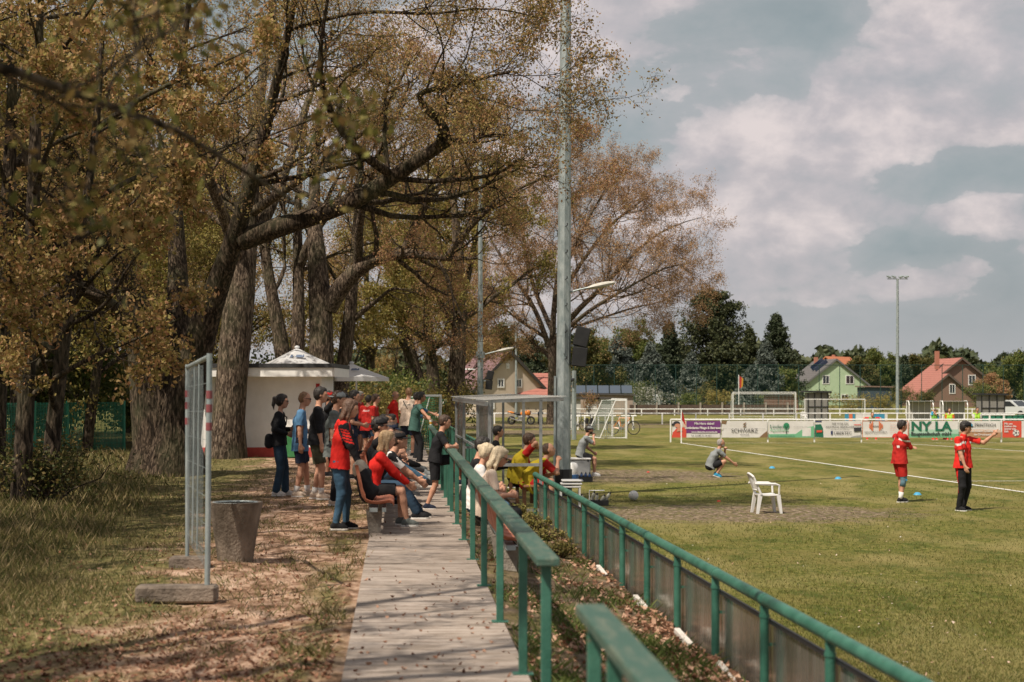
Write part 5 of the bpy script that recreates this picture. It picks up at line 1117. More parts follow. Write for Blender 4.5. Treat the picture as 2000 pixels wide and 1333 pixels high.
M_boards = mat('grey_boards', (.17, .16, .15), (.26, .25, .23), scale=3, rough=.8, stretch=(6, 6, .5)); M_roofd = mat('dark_roofing', (.06, .055, .05), rough=.8)
shed('low cream outbuilding with tilted solar panels on its roof', 1122, 1236, 165, 1.9, mat('outbuilding_wall', (.30, .24, .19), (.38, .31, .25), scale=2, rough=.9), M_roofd, 4, 'outbuilding', panels=5, cat='outbuilding')
for i, (a, b_) in enumerate(((1112, 1134), (1146, 1166), (1169, 1196))): shed('pale slatted roller door hut, %s' % ('left of three', 'middle of three', 'right of three')[i], a, b_, 160, 1.55, mat('pale_slats', (.42, .42, .40), (.55, .55, .52), scale=2, rough=.7, stretch=(1, 1, 9)), M_roofd, 1.5, 'storage_hut', cat='hut')
shed('grey team hut with glazed front in front of the green house', 1578, 1617, 134, 2.2, M_boards, M_dark, 1.5, 'team_hut', fr=3, cat='hut'); shed('grey team hut with dark frame in front of the brown house', 1917, 1962, 134, 2.0, M_boards, M_dark, 1.5, 'team_hut', fr=3, cat='hut')
shed('open carport with a flat roof between the green house and the mast', 1690, 1742, 215, 2.7, mat('carport_blue', (.04, .06, .08), rough=.7), mat('carport_roof', (.22, .14, .11), rough=.8), 5, 'carport', cat='carport'); shed('small brick shed with dark roof behind the left goals', 1500, 1560, 190, 1.75, mat('shed_brick', (.20, .11, .08), rough=.9), M_roofd, 3, 'garden_shed', cat='shed')
def canopy(label, x0, x1, Y, h):
    X0 = (x0 - 1000) / F * Y; X1 = (x1 - 1000) / F * Y; w = X1 - X0; r = thing('team_shelter', label, 'shelter', (X0, Y, 0)); b = MB(); n = 12
    b.tube([(0, 0, 0), (0, 0, h * .8), (0, .2, h), (0, .9, h)], .04, 6); b.tube([(w, 0, 0), (w, 0, h * .8), (w, .2, h), (w, .9, h)], .04, 6)
    for i in range(5): b.tube([(w * i / 4, .9, 0), (w * i / 4, .9, h)], .03, 5)
    b.build('frame', M_white, r); b = MB(); b.box((w / 2, .5, h), (w, .9, .03)); b.box((w / 2, .95, h * .5), (w, .02, h * .9)); b.build('sheet', mat('milky_sheet', (.34, .33, .30), rough=.5), r)
canopy('white framed team shelter with milky sheets, left of the two near the training players', 1776, 1823, 132, 1.55); canopy('white framed team shelter with milky sheets, right of the two near the training players', 1842, 1890, 132, 1.55)
r = thing('team_huts_board', 'small row of blue and white advertising boards on the far railing', 'advertising boards', ((1650 - 1000) / F * 124, 124, .12))
for x0, x1, m_ in ((0, .75, fl_blue), (.3, .55, fl_or), (.8, 1.9, M_bw), (2.0, 2.9, fl_blue), (2.9, 3.1, M_bw)): b = MB(); b.box(((x0 + x1) / 2, 0 if m_ is not fl_or else -.02, .32), (x1 - x0, .02, .58)); b.build('board', m_, r)
# green bins / screens at the right
for i in range(9):
    X = (1926 + i * 11 - 1000) / F * 112; r = thing('wheeled_bin', 'dark green wheeled container in a row behind the boards, %s' % ('leftmost', 'second from left', 'third from left', 'fourth from left', 'fifth from left', 'sixth from left', 'seventh from left', 'eighth from left', 'rightmost')[i], 'container', (X, 112, 0), 0, 'green containers in a row')
    b = MB(); b.box((0, 0, .40), (.34, .5, .66), bev=.03); b.build('tub', mat('container_green', (.02, .15, .09), (.04, .20, .13), rough=.5), r); b = MB(); b.box((0, 0, .755), (.36, .54, .04)); b.build('lid', mat('lid_green', (.05, .22, .15), rough=.5), r)
railing('short grey railing in front of the green containers', 108, .85, 1905, 1982, .9)
# hedge and field band
r = thing('brown_fence', 'low dark brown board fence with pale posts behind the second pitch', 'fence', ((1240 - 1000) / F * 164, 164, 0)); b = MB(); b.box((7.5, .1, .5), (16, .06, .95)); b.build('boards', mat('brown_boards', (.06, .04, .03), (.10, .07, .05), rough=.9), r)
for i in range(8): b = MB(); b.box((i * 2.1, 0, .6), (.16, .16, 1.2)); b.build('post', M_conc, r)
# ---- motorbike, bikes
M_mor = mat('orange_paint', (.62, .20, .03), rough=.3); M_chr = mat('engine_metal', (.35, .35, .34), rough=.35, metal=.7)
def wheel(r, x, rad, tw=.05, z=None, spokes=False):
    b = MB(); z = z or rad; b.tube([(x + (rad - tw) * math.cos(a), 0, z + (rad - tw) * math.sin(a)) for a in np.linspace(0, 2 * math.pi, 20, endpoint=False)], tw, 8, closed=True); w = b.build('tyre', M_rubber, r)
    b = MB(); b.tube([(x, -.05, z), (x, .05, z)], rad * .16, 10); n = 14 if spokes else 6
    for k in range(n): a = 2 * math.pi * k / n; b.bar((x, 0, z), (x + (rad - tw) * math.cos(a), 0, z + (rad - tw) * math.sin(a)), .006 if spokes else .03, .006 if spokes else .03, up=(0, 1, 0))
    b.build('rim', M_chr, w)
def motorbike(label, X, Y, rz, paint, s=1.0):
    r = thing('motorcycle', label, 'motorcycle', (X, Y, 0), rz, None, s); wheel(r, -.68, .31, .075); wheel(r, .72, .31, .065)
    b = MB(); b.ell((.22, 0, .80), (.30, .16, .17), Matrix.Rotation(R(-12), 3, 'Y')); b.ell((.52, 0, .84), (.22, .15, .20)); b.build('tank_fairing', paint, r, smooth=True)
    b = MB(); b.ell((-.22, 0, .78), (.36, .14, .08), Matrix.Rotation(R(8), 3, 'Y')); b.build('saddle', M_black, r, smooth=True)
    b = MB(); b.ell((-.70, 0, .88), (.28, .11, .075), Matrix.Rotation(R(14), 3, 'Y')); b.build('tail', paint, r, smooth=True)
    b = MB(); b.box((.05, 0, .45), (.48, .30, .34), bev=.06); b.ell((.16, 0, .62), (.2, .15, .12)); b.build('engine', M_chr, r)
    b = MB(); b.tube([(.72, .07, .31), (.50, .07, .86)], .03, 8); b.tube([(.72, -.07, .31), (.50, -.07, .86)], .03, 8); b.tube([(.44, -.33, 1.0), (.47, -.1, .97), (.47, .1, .97), (.44, .33, 1.0)], .016, 6); b.build('fork', M_dark, r)
    b = MB(); b.tube([(.2, -.16, .3), (-.2, -.18, .30), (-.75, -.2, .48)], [.035, .04, .06], 10); b.build('exhaust', M_chr, r)
    b = MB(); b.tube([(-.68, -.06, .31), (0, -.1, .40)], .03, 6); b.tube([(-.55, 0, .80), (-.2, 0, .70), (0, 0, .60)], .035, 6); b.tube([(.1, .15, .3), (.05, .28, .01)], .015, 5); b.build('frame', M_dark, r)
    b = MB(); b.ell((.70, 0, .90), (.06, .10, .09)); b.build('headlight', M_glass, r)
    for s_ in (1, -1): b = MB(); b.tube([(.46, .2 * s_, 1.0), (.50, .27 * s_, 1.16)], .008, 5); b.ell((.50, .28 * s_, 1.18), (.02, .07, .045)); b.build('mirror', M_black, r)
    return r
motorbike('orange and silver motorcycle parked on the grass seen through the dugout', .62, 119, R(-12), M_mor, .98); motorbike('dark motorcycle half hidden behind a dugout post and the tree', 2.0, 120, R(-100), M_black, .9)
def bicycle(label, X, Y, rz, fm, s=1.0, basket=False, saddle=None):
    r = thing('bicycle', label, 'bicycle', (X, Y, 0), rz, None, s); wheel(r, -.52, .34, .022, spokes=True); wheel(r, .55, .34, .022, spokes=True); b = MB(); bb = (-.08, 0, .30); st = (-.20, 0, .82); hd = (.38, 0, .82)
    for a, c_ in ((bb, st), (bb, hd), (st, hd), ((-.52, 0, .34), bb), ((-.52, 0, .34), (-.18, 0, .76))): b.tube([a, c_], .022, 6)
    b.build('frame', fm, r); b = MB(); b.tube([(.55, 0, .34), (.38, 0, .84), (.36, 0, 1.0)], .02, 6); b.tube([(.28, -.28, 1.03), (.38, -.1, 1.02), (.38, .1, 1.02), (.28, .28, 1.03)], .014, 6); b.build('handlebar', M_dark, r)
    b = MB(); b.ell((-.24, 0, .93), (.14, .08, .035)); b.tube([(-.20, 0, .80), (-.23, 0, .92)], .015, 6); b.build('saddle', saddle or M_black, r)
    b = MB(); b.tube([(-.08, -.09, .3), (-.08, .09, .3)], .09, 12); b.bar((-.08, .1, .3), (.06, .1, .2), .02, .02); b.bar((-.08, -.1, .3), (-.22, -.1, .4), .02, .02); b.build('crank', M_chr, r)
    if basket:
        for s_ in (1, -1): b = MB(); b.box((-.5, .16 * s_, .58), (.34, .14, .34), bev=.03); b.build('pannier', M_black, r)
    return r
M_bw2 = mat('bike_white', (.5, .52, .52), rough=.4)
bicycle('white and black bicycle leaning on the railing right of the steel mast', 3.95, 103, R(-58), M_bw2, 1.0); bicycle('black bicycle with panniers seen from behind near the railing', 4.75, 102, R(-78), M_black, 1.0, True); bicycle('orange and black bicycle parked behind the portable goal', 6.05, 93, R(-24), M_mor, 1.12, saddle=mat('tan_saddle', (.45, .30, .15), rough=.6))
# ---- car at the right
def car(label, X, Y, rz, paint):
    r = thing('parked_car', label, 'car', (X, Y, 0), rz); b = MB()
    prof = [(-2.0, .35), (-2.05, .75), (-1.75, .95), (-1.45, 1.45), (-1.0, 1.52), (.2, 1.50), (.95, 1.0), (1.8, .85), (2.05, .65), (2.05, .32)]
    b.plate(prof, (0, .85, 0), (1, 0, 0), (0, 0, 1), 1.7); b.build('body', paint, r)
    for s_ in (-.862, .852):
        b = MB(); b.plate([(-1.5, .98), (-1.3, 1.38), (-.95, 1.43), (-.45, 1.43), (-.45, .98)], (0, s_, 0), (1, 0, 0), (0, 0, 1), -.012 if s_ < 0 else .012); b.plate([(-.35, .98), (-.35, 1.43), (.15, 1.42), (.78, 1.0)], (0, s_, 0), (1, 0, 0), (0, 0, 1), -.012 if s_ < 0 else .012); b.build('side_windows', M_glass, r)
    b = MB(); b.add([(.98, -.72, 1.02), (.98, .72, 1.02), (.28, .62, 1.47), (.28, -.62, 1.47)], [(0, 1, 2, 3)]); b.build('windscreen', M_glass, r)
    for x in (-1.3, 1.3):
        for y in (-.78, .78): b = MB(); b.tube([(x, y - .12, .32), (x, y + .12, .32)], .32, 16); w = b.build('tyre', M_rubber, r); b = MB(); b.tube([(x, y - .125, .32), (x, y + .125, .32)], .19, 12); b.build('rim', M_chr, w)
    for y in (-.6, .6): b = MB(); b.ell((2.0, y, .68), (.08, .18, .09)); b.build('headlight', M_bw, r)
    b = MB(); b.box((2.06, 0, .6), (.02, .8, .12)); b.build('grille', M_dark, r); return r
car('white small car parked by the road at the right edge', 43.6, 148, R(-55), M_bw2)
b = MB(); b.box((1.6, .9, 1.15), (3.4, 1.9, 1.5), bev=.2); r = thing('camper_van', 'white camper van among the bushes left of the white blossom shrub', 'van', (13.0, 186, 0)); b.build('body', M_bw2, r); b = MB(); b.box((1.4, -.06, 1.45), (1.6, .02, .5)); b.build('window', M_glass, r)
for x in (.6, 2.6): b = MB(); b.tube([(x, 0, .32), (x, .2, .32)], .32, 12); b.build('wheel', M_rubber, r)
# flag
r = thing('flag_pole', 'white flagpole with a black red and gold flag in front of the conifers', 'flagpole', ((1443 - 1000) / F * 180, 180, 0)); b = MB(); b.tube([(0, 0, 0), (0, 0, 4.0)], .045, 6); b.build('pole', M_white, r)
b = MB(); 
for i, mi in enumerate((0, 1, 2)): b.mi = mi; b.add([(.05 + .14 * i, 0, 3.9 - .1 * i), (.19 + .14 * i, .04, 3.8 - .1 * i), (.15 + .14 * i, .03, 2.6 + .1 * i), (.03 + .12 * i, 0, 2.5 + .05 * i)], [(0, 1, 2, 3)])
b.build('flag', [CM['redd'], fl_red, mat('gold', (.6, .35, .04), rough=.8)], r)
# ================================================================== SMALL THINGS ON THE PITCH
M_wplast = mat('white_plastic', (.66, .65, .64), (.74, .73, .72), scale=5, rough=.35)
def chair(label, X, Y, rz, s=1.0):
    r = thing('garden_chair', label, 'chair', (X, Y, 0), rz, None, s)     # faces +x
    for sx, sy, ex, ey in ((.20, .22, .26, .25), (.20, -.22, .26, -.25), (-.20, .20, -.27, .23), (-.20, -.20, -.27, -.23)):
        b = MB(); t0 = Vector((sx, sy, .42)); e0 = Vector((ex, ey, 0)); d = e0 - t0
        for (u, v) in ((.0, .0),):
            vs = []
            for q, wd in ((0, .042), (1, .026)):
                c_ = t0 + d * q; vs += [c_ + Vector((wd, wd, 0)), c_ + Vector((-wd, wd, 0)), c_ + Vector((-wd, -wd, 0)), c_ + Vector((wd, -wd, 0))]
            b.add(vs, [(0, 1, 2, 3), (7, 6, 5, 4), (0, 4, 5, 1), (1, 5, 6, 2), (2, 6, 7, 3), (3, 7, 4, 0)])
        b.build('leg', M_wplast, r)
    b = MB(); n = 8; vs = []
    for i in range(n):
        x = -.24 + .48 * i / (n - 1); z = .44 - .02 * math.sin(math.pi * i / (n - 1)) - (.03 if i == n - 1 else 0)
        vs += [(x, -.235 + .01 * i / n, z), (x, 0, z - .012), (x, .235 - .01 * i / n, z), (x, -.235, z - .03), (x, 0, z - .04), (x, .235, z - .03)]
    fs = []
    for i in range(n - 1):
        a = i * 6; fs += [(a, a + 6, a + 7, a + 1), (a + 1, a + 7, a + 8, a + 2), (a + 3, a + 4, a + 10, a + 9), (a + 4, a + 5, a + 11, a + 10), (a, a + 3, a + 9, a + 6), (a + 2, a + 8, a + 11, a + 5)]
    fs += [(0, 1, 4, 3), (1, 2, 5, 4), (6 * n - 6, 6 * n - 3, 6 * n - 2, 6 * n - 5), (6 * n - 5, 6 * n - 2, 6 * n - 1, 6 * n - 4)]
    b.add(vs, fs); b.build('seat', M_wplast, r)
    b = MB()
    def bp(u, v): return Vector((-.24 - .17 * v + .05 * (abs(u) ** 2), u * (.235 - .02 * v), .42 + .46 * v * (1 - .10 * abs(u) ** 2)))
    for s_ in (-1, 1): b.tube([bp(s_, v) for v in np.linspace(0, .93, 7)], [.028, .026, .024, .022, .021, .020, .018], 8)
    b.tube([bp(u, 1.0 - .07 * abs(u) ** 3) for u in np.linspace(-1, 1, 11)], .024, 8); b.tube([bp(u, .22) for u in np.linspace(-1, 1, 9)], .018, 6)
    for u in (-.66, -.33, 0, .33, .66): b.bar(bp(u, .2), bp(u, .98), .055, .012, up=(1, 0, 0))
    b.build('backrest', M_wplast, r)
    for s_ in (-1, 1): b = MB(); b.tube([Vector((-.34, s_ * .25, .66)), Vector((-.15, s_ * .27, .655)), Vector((.12, s_ * .27, .65)), Vector((.21, s_ * .265, .62)), Vector((.215, s_ * .25, .43))], [.022, .03, .03, .028, .022], 8); b.build('armrest', M_wplast, r)
    return r
chair('white plastic garden chair standing alone on the worn earth patch', 5.13, 34.4, R(8), .91)
chair('small white plastic chair behind the far railing by the goals', (1570 - 1000) / F * 126, 126, R(-90), .9)
r = thing('chair_stack', 'white plastic seat tops showing above the pipe fence beside the mast', 'chair', (1.13, 33.2, 0)); b = MB()
for i, z in enumerate((.60, .66, .72)): b.box((.02 * i, 0, z), (.42, .45, .03), bev=.012); 
for x in (-.18, .18):
    for y in (-.2, .2): b.box((x, y, .3), (.035, .035, .6))
b.build('seat', M_wplast, r)
# ball
m_, t, p = newmat('ball_skin', .4); v = N('ShaderNodeTexVoronoi', t); v.inputs['Scale'].default_value = 9; g = N('ShaderNodeTexCoord', t); t.links.new(g.outputs['Object'], v.inputs['Vector'])
n1 = gnoise(t, 9, 2); c = ramp(n1, [(.34, (.05, .30, .32)), (.38, (.72, .70, .68)), (.63, (.72, .70, .68)), (.67, (.55, .18, .14))], t); t.links.new(c, p.inputs['Base Color'])
b = MB(); b.ell((0, 0, 0), (.112, .112, .112), None, 24, 16); o = b.build('football', m_, None, smooth=True); o.location = (2.72, 38.2, .112); tag(o, 'white football with teal and red swirls lying on the grass', 'football')
# cones
for i, (px, py, c_, lab) in enumerate(((1508, 915, 'sky', 'blue marker cone left of the white chair and farther off'), (1637, 936, 'sky', 'blue marker cone midway between chair and touchline'), (1792, 967, 'sky', 'blue marker cone between the two men in red'), (1404, 980, 'red', 'small red marker disc near the white chair'), (1266, 923, 'red', 'small red marker disc on the bare earth behind the ball'))):
    q = gnd(px, py); s = 1.0 if c_ == 'sky' else .45; b = MB(); b.lathe([(.10 * s, 0), (.092 * s, .012), (.055 * s, .055 * s), (.03 * s, .062 * s), (.03 * s, .055 * s)], 16); o = b.build('marker_cone', mat('cone_' + c_, C[c_], rough=.5), None, smooth='edge'); o.location = q; tag(o, lab, 'cone', 'marker cones on the pitch')
# cooler and bottles
def bottle(X, Y, z, tilt, lab, cm, g=None, rz=0):
    r = thing('drink_bottle', lab, 'bottle', (X, Y, z), rz, g); r.rotation_euler = (tilt[0], tilt[1], rz); b = MB(); b.lathe([(.033, 0), (.037, .01), (.037, .07), (.033, .09), (.037, .11), (.036, .17), (.022, .20)], 14); b.build('flask', cm, r, smooth='edge'); b = MB(); b.lathe([(.026, .198), (.026, .215), (.010, .222), (.010, .245)], 12); b.build('cap', M_dark, r)
q = gnd(1127, 941); r = thing('cool_box', 'grey and white cool box standing on the grass behind the mast', 'cool box', (1.93, 48.9, 0)); b = MB(); b.box((0, 0, .24), (.62, .42, .46), bev=.03); b.build('tub', mat('cooler_grey', (.30, .31, .32), (.36, .37, .38), rough=.5), r); b = MB(); b.box((0, 0, .50), (.66, .46, .06), bev=.02); b.build('lid', M_wplast, r); b = MB(); b.box((.24, -.215, .47), (.05, .012, .09)); b.build('latch', M_dark, r)
r = thing('canister', 'white water canister with blue foot in front of the cool box', 'canister', (1.66, 46.9, 0)); b = MB(); b.lathe([(.15, .13), (.17, .2), (.17, .38), (.12, .46), (.05, .48)], 18); b.build('tank', M_wplast, r, smooth='edge'); b = MB(); b.lathe([(.165, 0), (.175, .02), (.175, .14), (.15, .15)], 18); b.build('foot', mat('foot_blue', (.03, .10, .25), rough=.5), r)
M_bb = mat('bottle_blue', (.02, .05, .14), rough=.35); M_bc = mat('bottle_clear', (.36, .36, .30), (.46, .46, .40), rough=.3)
r = thing('bottle_crate', 'black bottle carrier in front of the cool box', 'bottle carrier', (1.98, 45.9, 0)); b = MB(); b.box((0, 0, .012), (.36, .24, .02)); b.box((-.18, 0, .07), (.012, .24, .14)); b.box((.18, 0, .07), (.012, .24, .14)); b.box((0, -.12, .07), (.348, .012, .14)); b.box((0, .12, .07), (.348, .012, .14)); b.build('basket', M_dark, r)
for i in range(3): bottle(1.87 + i * .11, 45.88, .025, (0, 0), 'blue drink bottle in the black carrier, %s' % ('left', 'middle', 'right')[i], M_bb, 'blue bottles in the carrier')
r = thing('bottle_crate', 'black bottle carrier with a white handle just behind the pipe fence', 'bottle carrier', (1.86, 36.6, 0)); b = MB(); b.box((0, 0, .012), (.40, .26, .02)); b.box((0, -.13, .06), (.40, .012, .12)); b.box((0, .13, .06), (.40, .012, .12)); b.box((-.2, 0, .06), (.012, .248, .12)); b.box((.2, 0, .06), (.012, .248, .12)); b.build('basket', M_dark, r); b = MB(); b.tube([(-.2, 0, .1), (-.2, 0, .32), (.12, 0, .32)], .014, 6); b.build('handle', M_wplast, r)
for i, (dx, ty) in enumerate(((-.30, -.4), (-.16, .3), (.02, .5), (.13, .55), (-.06, .1))): bottle(1.86 + dx, 36.55 + .03 * (i % 2), .04 + .05 * (i % 2), (.15, ty), 'pale bottle tilted in the near carrier, %s' % ('far left', 'second from left', 'second from right', 'far right', 'in the middle')[i], M_bc, 'pale bottles in the near carrier')
# things on the seats and rail
def backpack(label, X, Y, z, rz, tilt):
    r = thing('backpack', label, 'backpack', (X, Y, z), rz); r.rotation_euler = (0, R(tilt), rz)
    V, Q = surface([('c', (0, .09, .08), (0, .09, .30), .09, .075), ('c', (0, -.09, .08), (0, -.09, .30), .09, .075), ('c', (0, 0, .3), (-.01, 0, .36), .10, .06), ('c', (.07, .06, .1), (.07, -.06, .1), .06, .06)], .013, .03); np_obj('bag', wrinkle(V, .006, 4), [Q], CM['black'], r, smooth=True)
    V, Q = surface([('c', (.0, .09, .33), (-.02, -.08, .34), .075, .08), ('c', (-.02, .05, .38), (.0, -.06, .40), .06, .05)], .013, .03); np_obj('pullover', wrinkle(V, .012, 8), [Q], mat('cloth_beige', (.30, .25, .19), (.40, .34, .27), scale=8, rough=.95), r, smooth=True)
    return r
backpack('black backpack with a beige pullover stuffed on top on the nearest orange seat', pathx(21.6, -.36), 21.62, BZ + .43, R(4), -14).scale = (1.2, 1.15, 1.2)
def beer(X, Y, z, lab, full=.6):
    r = thing('beer_cup', lab, 'cup', (X, Y, z)); b = MB(); b.lathe([(.030, 0), (.042, .13), (.040, .13), (.028, .004)], 16); b.build('cup', mat('clear_cup', (.6, .6, .55), rough=.2), r); b = MB(); b.lathe([(.0295, .004), (.039, .004 + .12 * full)], 16); b.build('beer', mat('beer_gold', (.6, .30, .03), rough=.2), r)
beer(pathx(41.0, .80), 41.0, BZ + .98, 'plastic cup of beer standing on the far end of the handrail'); beer(pathx(33.5, .62), 33.5, BZ + .035, 'plastic cup of beer standing on the walkway by the rail')
# ================================================================== TREES
def limb(pts, r0, r1, base):
    """points given as picture column, row, distance"""
    return [tuple(at(*p) - Vector(base)) for p in pts], (r0, (r0 + r1) / 2, r1)
def flare(h=1.0, r=.5, k=1.5): return r
# T1: the big three stemmed oak
b1 = (-7.4, 36.7, BZ - .1); d0 = 36.7
def L1(*a): return limb(*a, b1)
trunk1 = [tuple(at(x, y, d) - Vector(b1)) for x, y, d in ((322, 940, 36.7), (318, 905, 36.7), (312, 860, 36.7), (310, 800, 36.7), (308, 740, 36.7), (300, 690, 36.7), (285, 640, 36.6), (262, 580, 36.4), (225, 520, 36), (190, 440, 35.5), (150, 330, 35), (90, 180, 34), (40, 0, 33))]
lm = [(trunk1, (.95, .66, .60, .58, .58, .46, .37, .30, .25, .20, .15, .10, .05)),
      ([tuple(at(x, y, d) - Vector(b1)) for x, y, d in ((350, 945, 36.9), (345, 880, 36.9), (342, 800, 36.9), (343, 720, 37), (348, 640, 37.2), (350, 560, 37.4), (346, 460, 37.6), (335, 330, 37.8), (350, 160, 38), (380, -80, 38.5))], (.72, .50, .44, .34, .28, .23, .18, .13, .09, .04)),
      ([tuple(at(x, y, d) - Vector(b1)) for x, y, d in ((335, 930, 36.3), (352, 820, 36.3), (366, 740, 36.3), (385, 660, 36.2), (415, 580, 36), (450, 500, 35.6), (480, 400, 35), (520, 250, 34.5), (560, 80, 34), (600, -120, 33))], (.62, .44, .40, .33, .27, .22, .17, .12, .08, .04)),
      L1([(470, 470, 35.4), (540, 445, 35.2), (620, 420, 35), (700, 392, 34.8), (760, 350, 34.6), (820, 312, 34.4), (878, 272, 34.2)], .23, .12),
      L1([(872, 276, 34.2), (882, 262, 34.1), (868, 240, 34.0), (845, 218, 34), (815, 200, 34), (800, 185, 33.9), (830, 175, 33.8), (880, 172, 33.6), (930, 155, 33.3), (1000, 140, 33)], .11, .025),
      L1([(770, 345, 34.6), (700, 300, 33.8), (640, 220, 33), (620, 120, 32.4), (640, 0, 32)], .10, .03),
      L1([(300, 690, 36.6), (250, 620, 35), (160, 560, 33), (60, 520, 31), (-60, 470, 30)], .20, .06),
      L1([(560, 60, 34), (700, 20, 33.5), (850, 30, 33), (960, 10, 33), (1050, 35, 33)], .045, .01)]
big = dict(n1=10, n2=8, n3=6, n4=4, m1=3.3, l1=.42, l2=.52, l3=.52, l4=.6, per=5, size=.058, spread=.10, nn=14, tm1=.35, w=.15, sides=14)
tree('oak_tree', 'massive old oak with three thick stems and a long crooked limb reaching right', 'tree', lm, 11, M_leaf, M_bark0, b1, cfg=dict(big, n1=9, tm1=.45))
# T2: single trunk in front of the kiosk
b2 = (-7.5, 45.7, BZ - .1)
def TT(base, pts): return [tuple(at(*p) - Vector(base)) for p in pts]
tree('oak_tree', 'thick upright oak with rough pale bark in front of the kiosk corner', 'tree',
     [(TT(b2, [(440, 905, 45.7), (443, 860, 45.7), (448, 780, 45.7), (458, 680, 45.7), (466, 600, 45.7), (474, 520, 45.8), (485, 420, 46), (495, 280, 46.5), (520, 100, 47), (540, -80, 48)]), (.62, .46, .42, .42, .42, .36, .28, .19, .11, .05)),
      (TT(b2, [(472, 520, 45.8), (440, 430, 45), (400, 330, 44), (370, 200, 43), (350, 60, 42)]), (.19, .06)),
      (TT(b2, [(476, 500, 45.8), (520, 430, 46), (560, 330, 46.5), (600, 200, 47), (650, 60, 47)]), (.19, .06)),
      (TT(b2, [(485, 420, 46), (560, 370, 45), (650, 300, 44), (740, 240, 43), (800, 120, 42)]), (.14, .03))], 12, M_leaf, M_bark, b2, cfg=dict(big, l1=.45))
# T3: V shaped pair behind the kiosk
b3 = (-8.1, 60, BZ - .1)
tree('oak_tree', 'oak with a forked V trunk rising behind the kiosk roof', 'tree',
     [(TT(b3, [(565, 860, 60), (562, 800, 60), (556, 700, 60), (545, 640, 60), (530, 580, 60), (515, 480, 60), (500, 330, 60), (480, 150, 60)]), (.42, .31, .29, .25, .21, .18, .13, .06)),
      (TT(b3, [(575, 760, 60), (582, 680, 60.2), (584, 600, 60.4), (582, 500, 60.5), (580, 380, 60.6), (600, 200, 61)]), (.29, .25, .22, .18, .13, .06)),
      (TT(b3, [(584, 520, 60.5), (620, 440, 60), (680, 380, 59), (740, 330, 58)]), (.2, .06))], 13, M_leaf, M_bark, b3, cfg=dict(big, n1=7, l1=.5))
# T4: stout oak with the horizontal bough
b4 = (-6.2, 55.5, BZ - .1)
tree('oak_tree', 'stout oak behind the parasols with a heavy bough bending to the right', 'tree',
     [(TT(b4, [(628, 860, 55.5), (628, 780, 55.5), (628, 700, 55.5), (628, 620, 55.5), (625, 560, 55.5), (618, 500, 55.6), (612, 420, 56), (615, 300, 56.5), (630, 150, 57)]), (.60, .44, .40, .38, .36, .30, .22, .14, .06)),
      (TT(b4, [(640, 600, 55.5), (665, 560, 55.3), (695, 525, 55), (740, 500, 54.6), (790, 492, 54), (840, 500, 53.5), (885, 508, 53), (930, 505, 52.6)]), (.34, .30, .25, .22, .18, .13, .08, .04)),
      (TT(b4, [(790, 490, 54), (815, 430, 53.6), (850, 370, 53), (900, 330, 52.6), (960, 300, 52)]), (.15, .12, .08, .03)),
      (TT(b4, [(700, 522, 55), (700, 440, 54), (720, 350, 53), (760, 260, 52), (800, 160, 52)]), (.16, .05)),
      (TT(b4, [(870, 505, 53), (920, 440, 52.6), (980, 385, 52), (1050, 350, 51.6), (1120, 330, 51)]), (.10, .08, .05, .02))], 14, M_leafr, M_bark, b4, cfg=dict(big, l1=.5, n2=7, per=7))
# T5
b5 = (-6.1, 62, BZ - .1)
tree('young_oak', 'slender leaning oak between the stout oak and the right parasol', 'tree',
     [(TT(b5, [(660, 850, 62), (664, 780, 62), (672, 700, 62), (684, 620, 62), (690, 560, 62), (692, 480, 62), (700, 380, 62), (715, 260, 62)]), (.36, .29, .27, .24, .2, .16, .1, .05)),
      (TT(b5, [(690, 625, 62), (712, 605, 62), (740, 585, 61.6), (768, 560, 61), (800, 570, 61)]), (.12, .10, .07, .05, .02))], 15, M_leafr, M_bark, b5, cfg=dict(big, n1=7, n2=6, n4=0, n3=6, l1=.4, per=8))
# T6 and neighbours in the middle distance
b6 = (-2.3, 67, 0.3)
tree('oak_tree', 'tall straight oak left of the slimmer mast with olive young leaves', 'tree',
     [(TT(b6, [(886, 885, 67), (888, 800, 67), (893, 720, 67), (897, 640, 67), (900, 560, 67), (893, 470, 67), (885, 380, 67), (880, 260, 67)]), (.46, .36, .33, .30, .26, .2, .12, .05)),
      (TT(b6, [(895, 672, 67), (860, 672, 67), (820, 660, 66.5), (795, 635, 66), (785, 610, 66)]), (.11, .09, .07, .05, .02)),
      (TT(b6, [(899, 600, 67), (915, 540, 67.5), (930, 460, 68), (960, 380, 68)]), (.16, .12, .08, .04)), (TT(b6, [(897, 620, 67), (870, 560, 67.5), (830, 500, 68), (800, 430, 69)]), (.16, .12, .08, .04))], 16, M_leafo, M_bark, b6, cfg=dict(big, n1=9, l1=.5, per=7, size=.11))
b7 = (-5.3, 88, 0.1)
tree('oak_tree', 'dark double trunk leaning right in the shade behind the spectators', 'tree',
     [(TT(b7, [(838, 850, 88), (825, 780, 88), (808, 720, 88), (792, 660, 88), (780, 590, 88), (765, 500, 88), (750, 400, 88)]), (.50, .42, .38, .32, .26, .2, .1)),
      (TT(b7, [(842, 840, 88), (850, 760, 88), (842, 700, 88), (835, 640, 88), (840, 560, 88), (850, 460, 88)]), (.45, .34, .3, .24, .18, .1))], 17, M_leafo, M_bark2, b7, cfg=dict(big, n1=10, l1=.6, n2=7, per=7, size=.13))
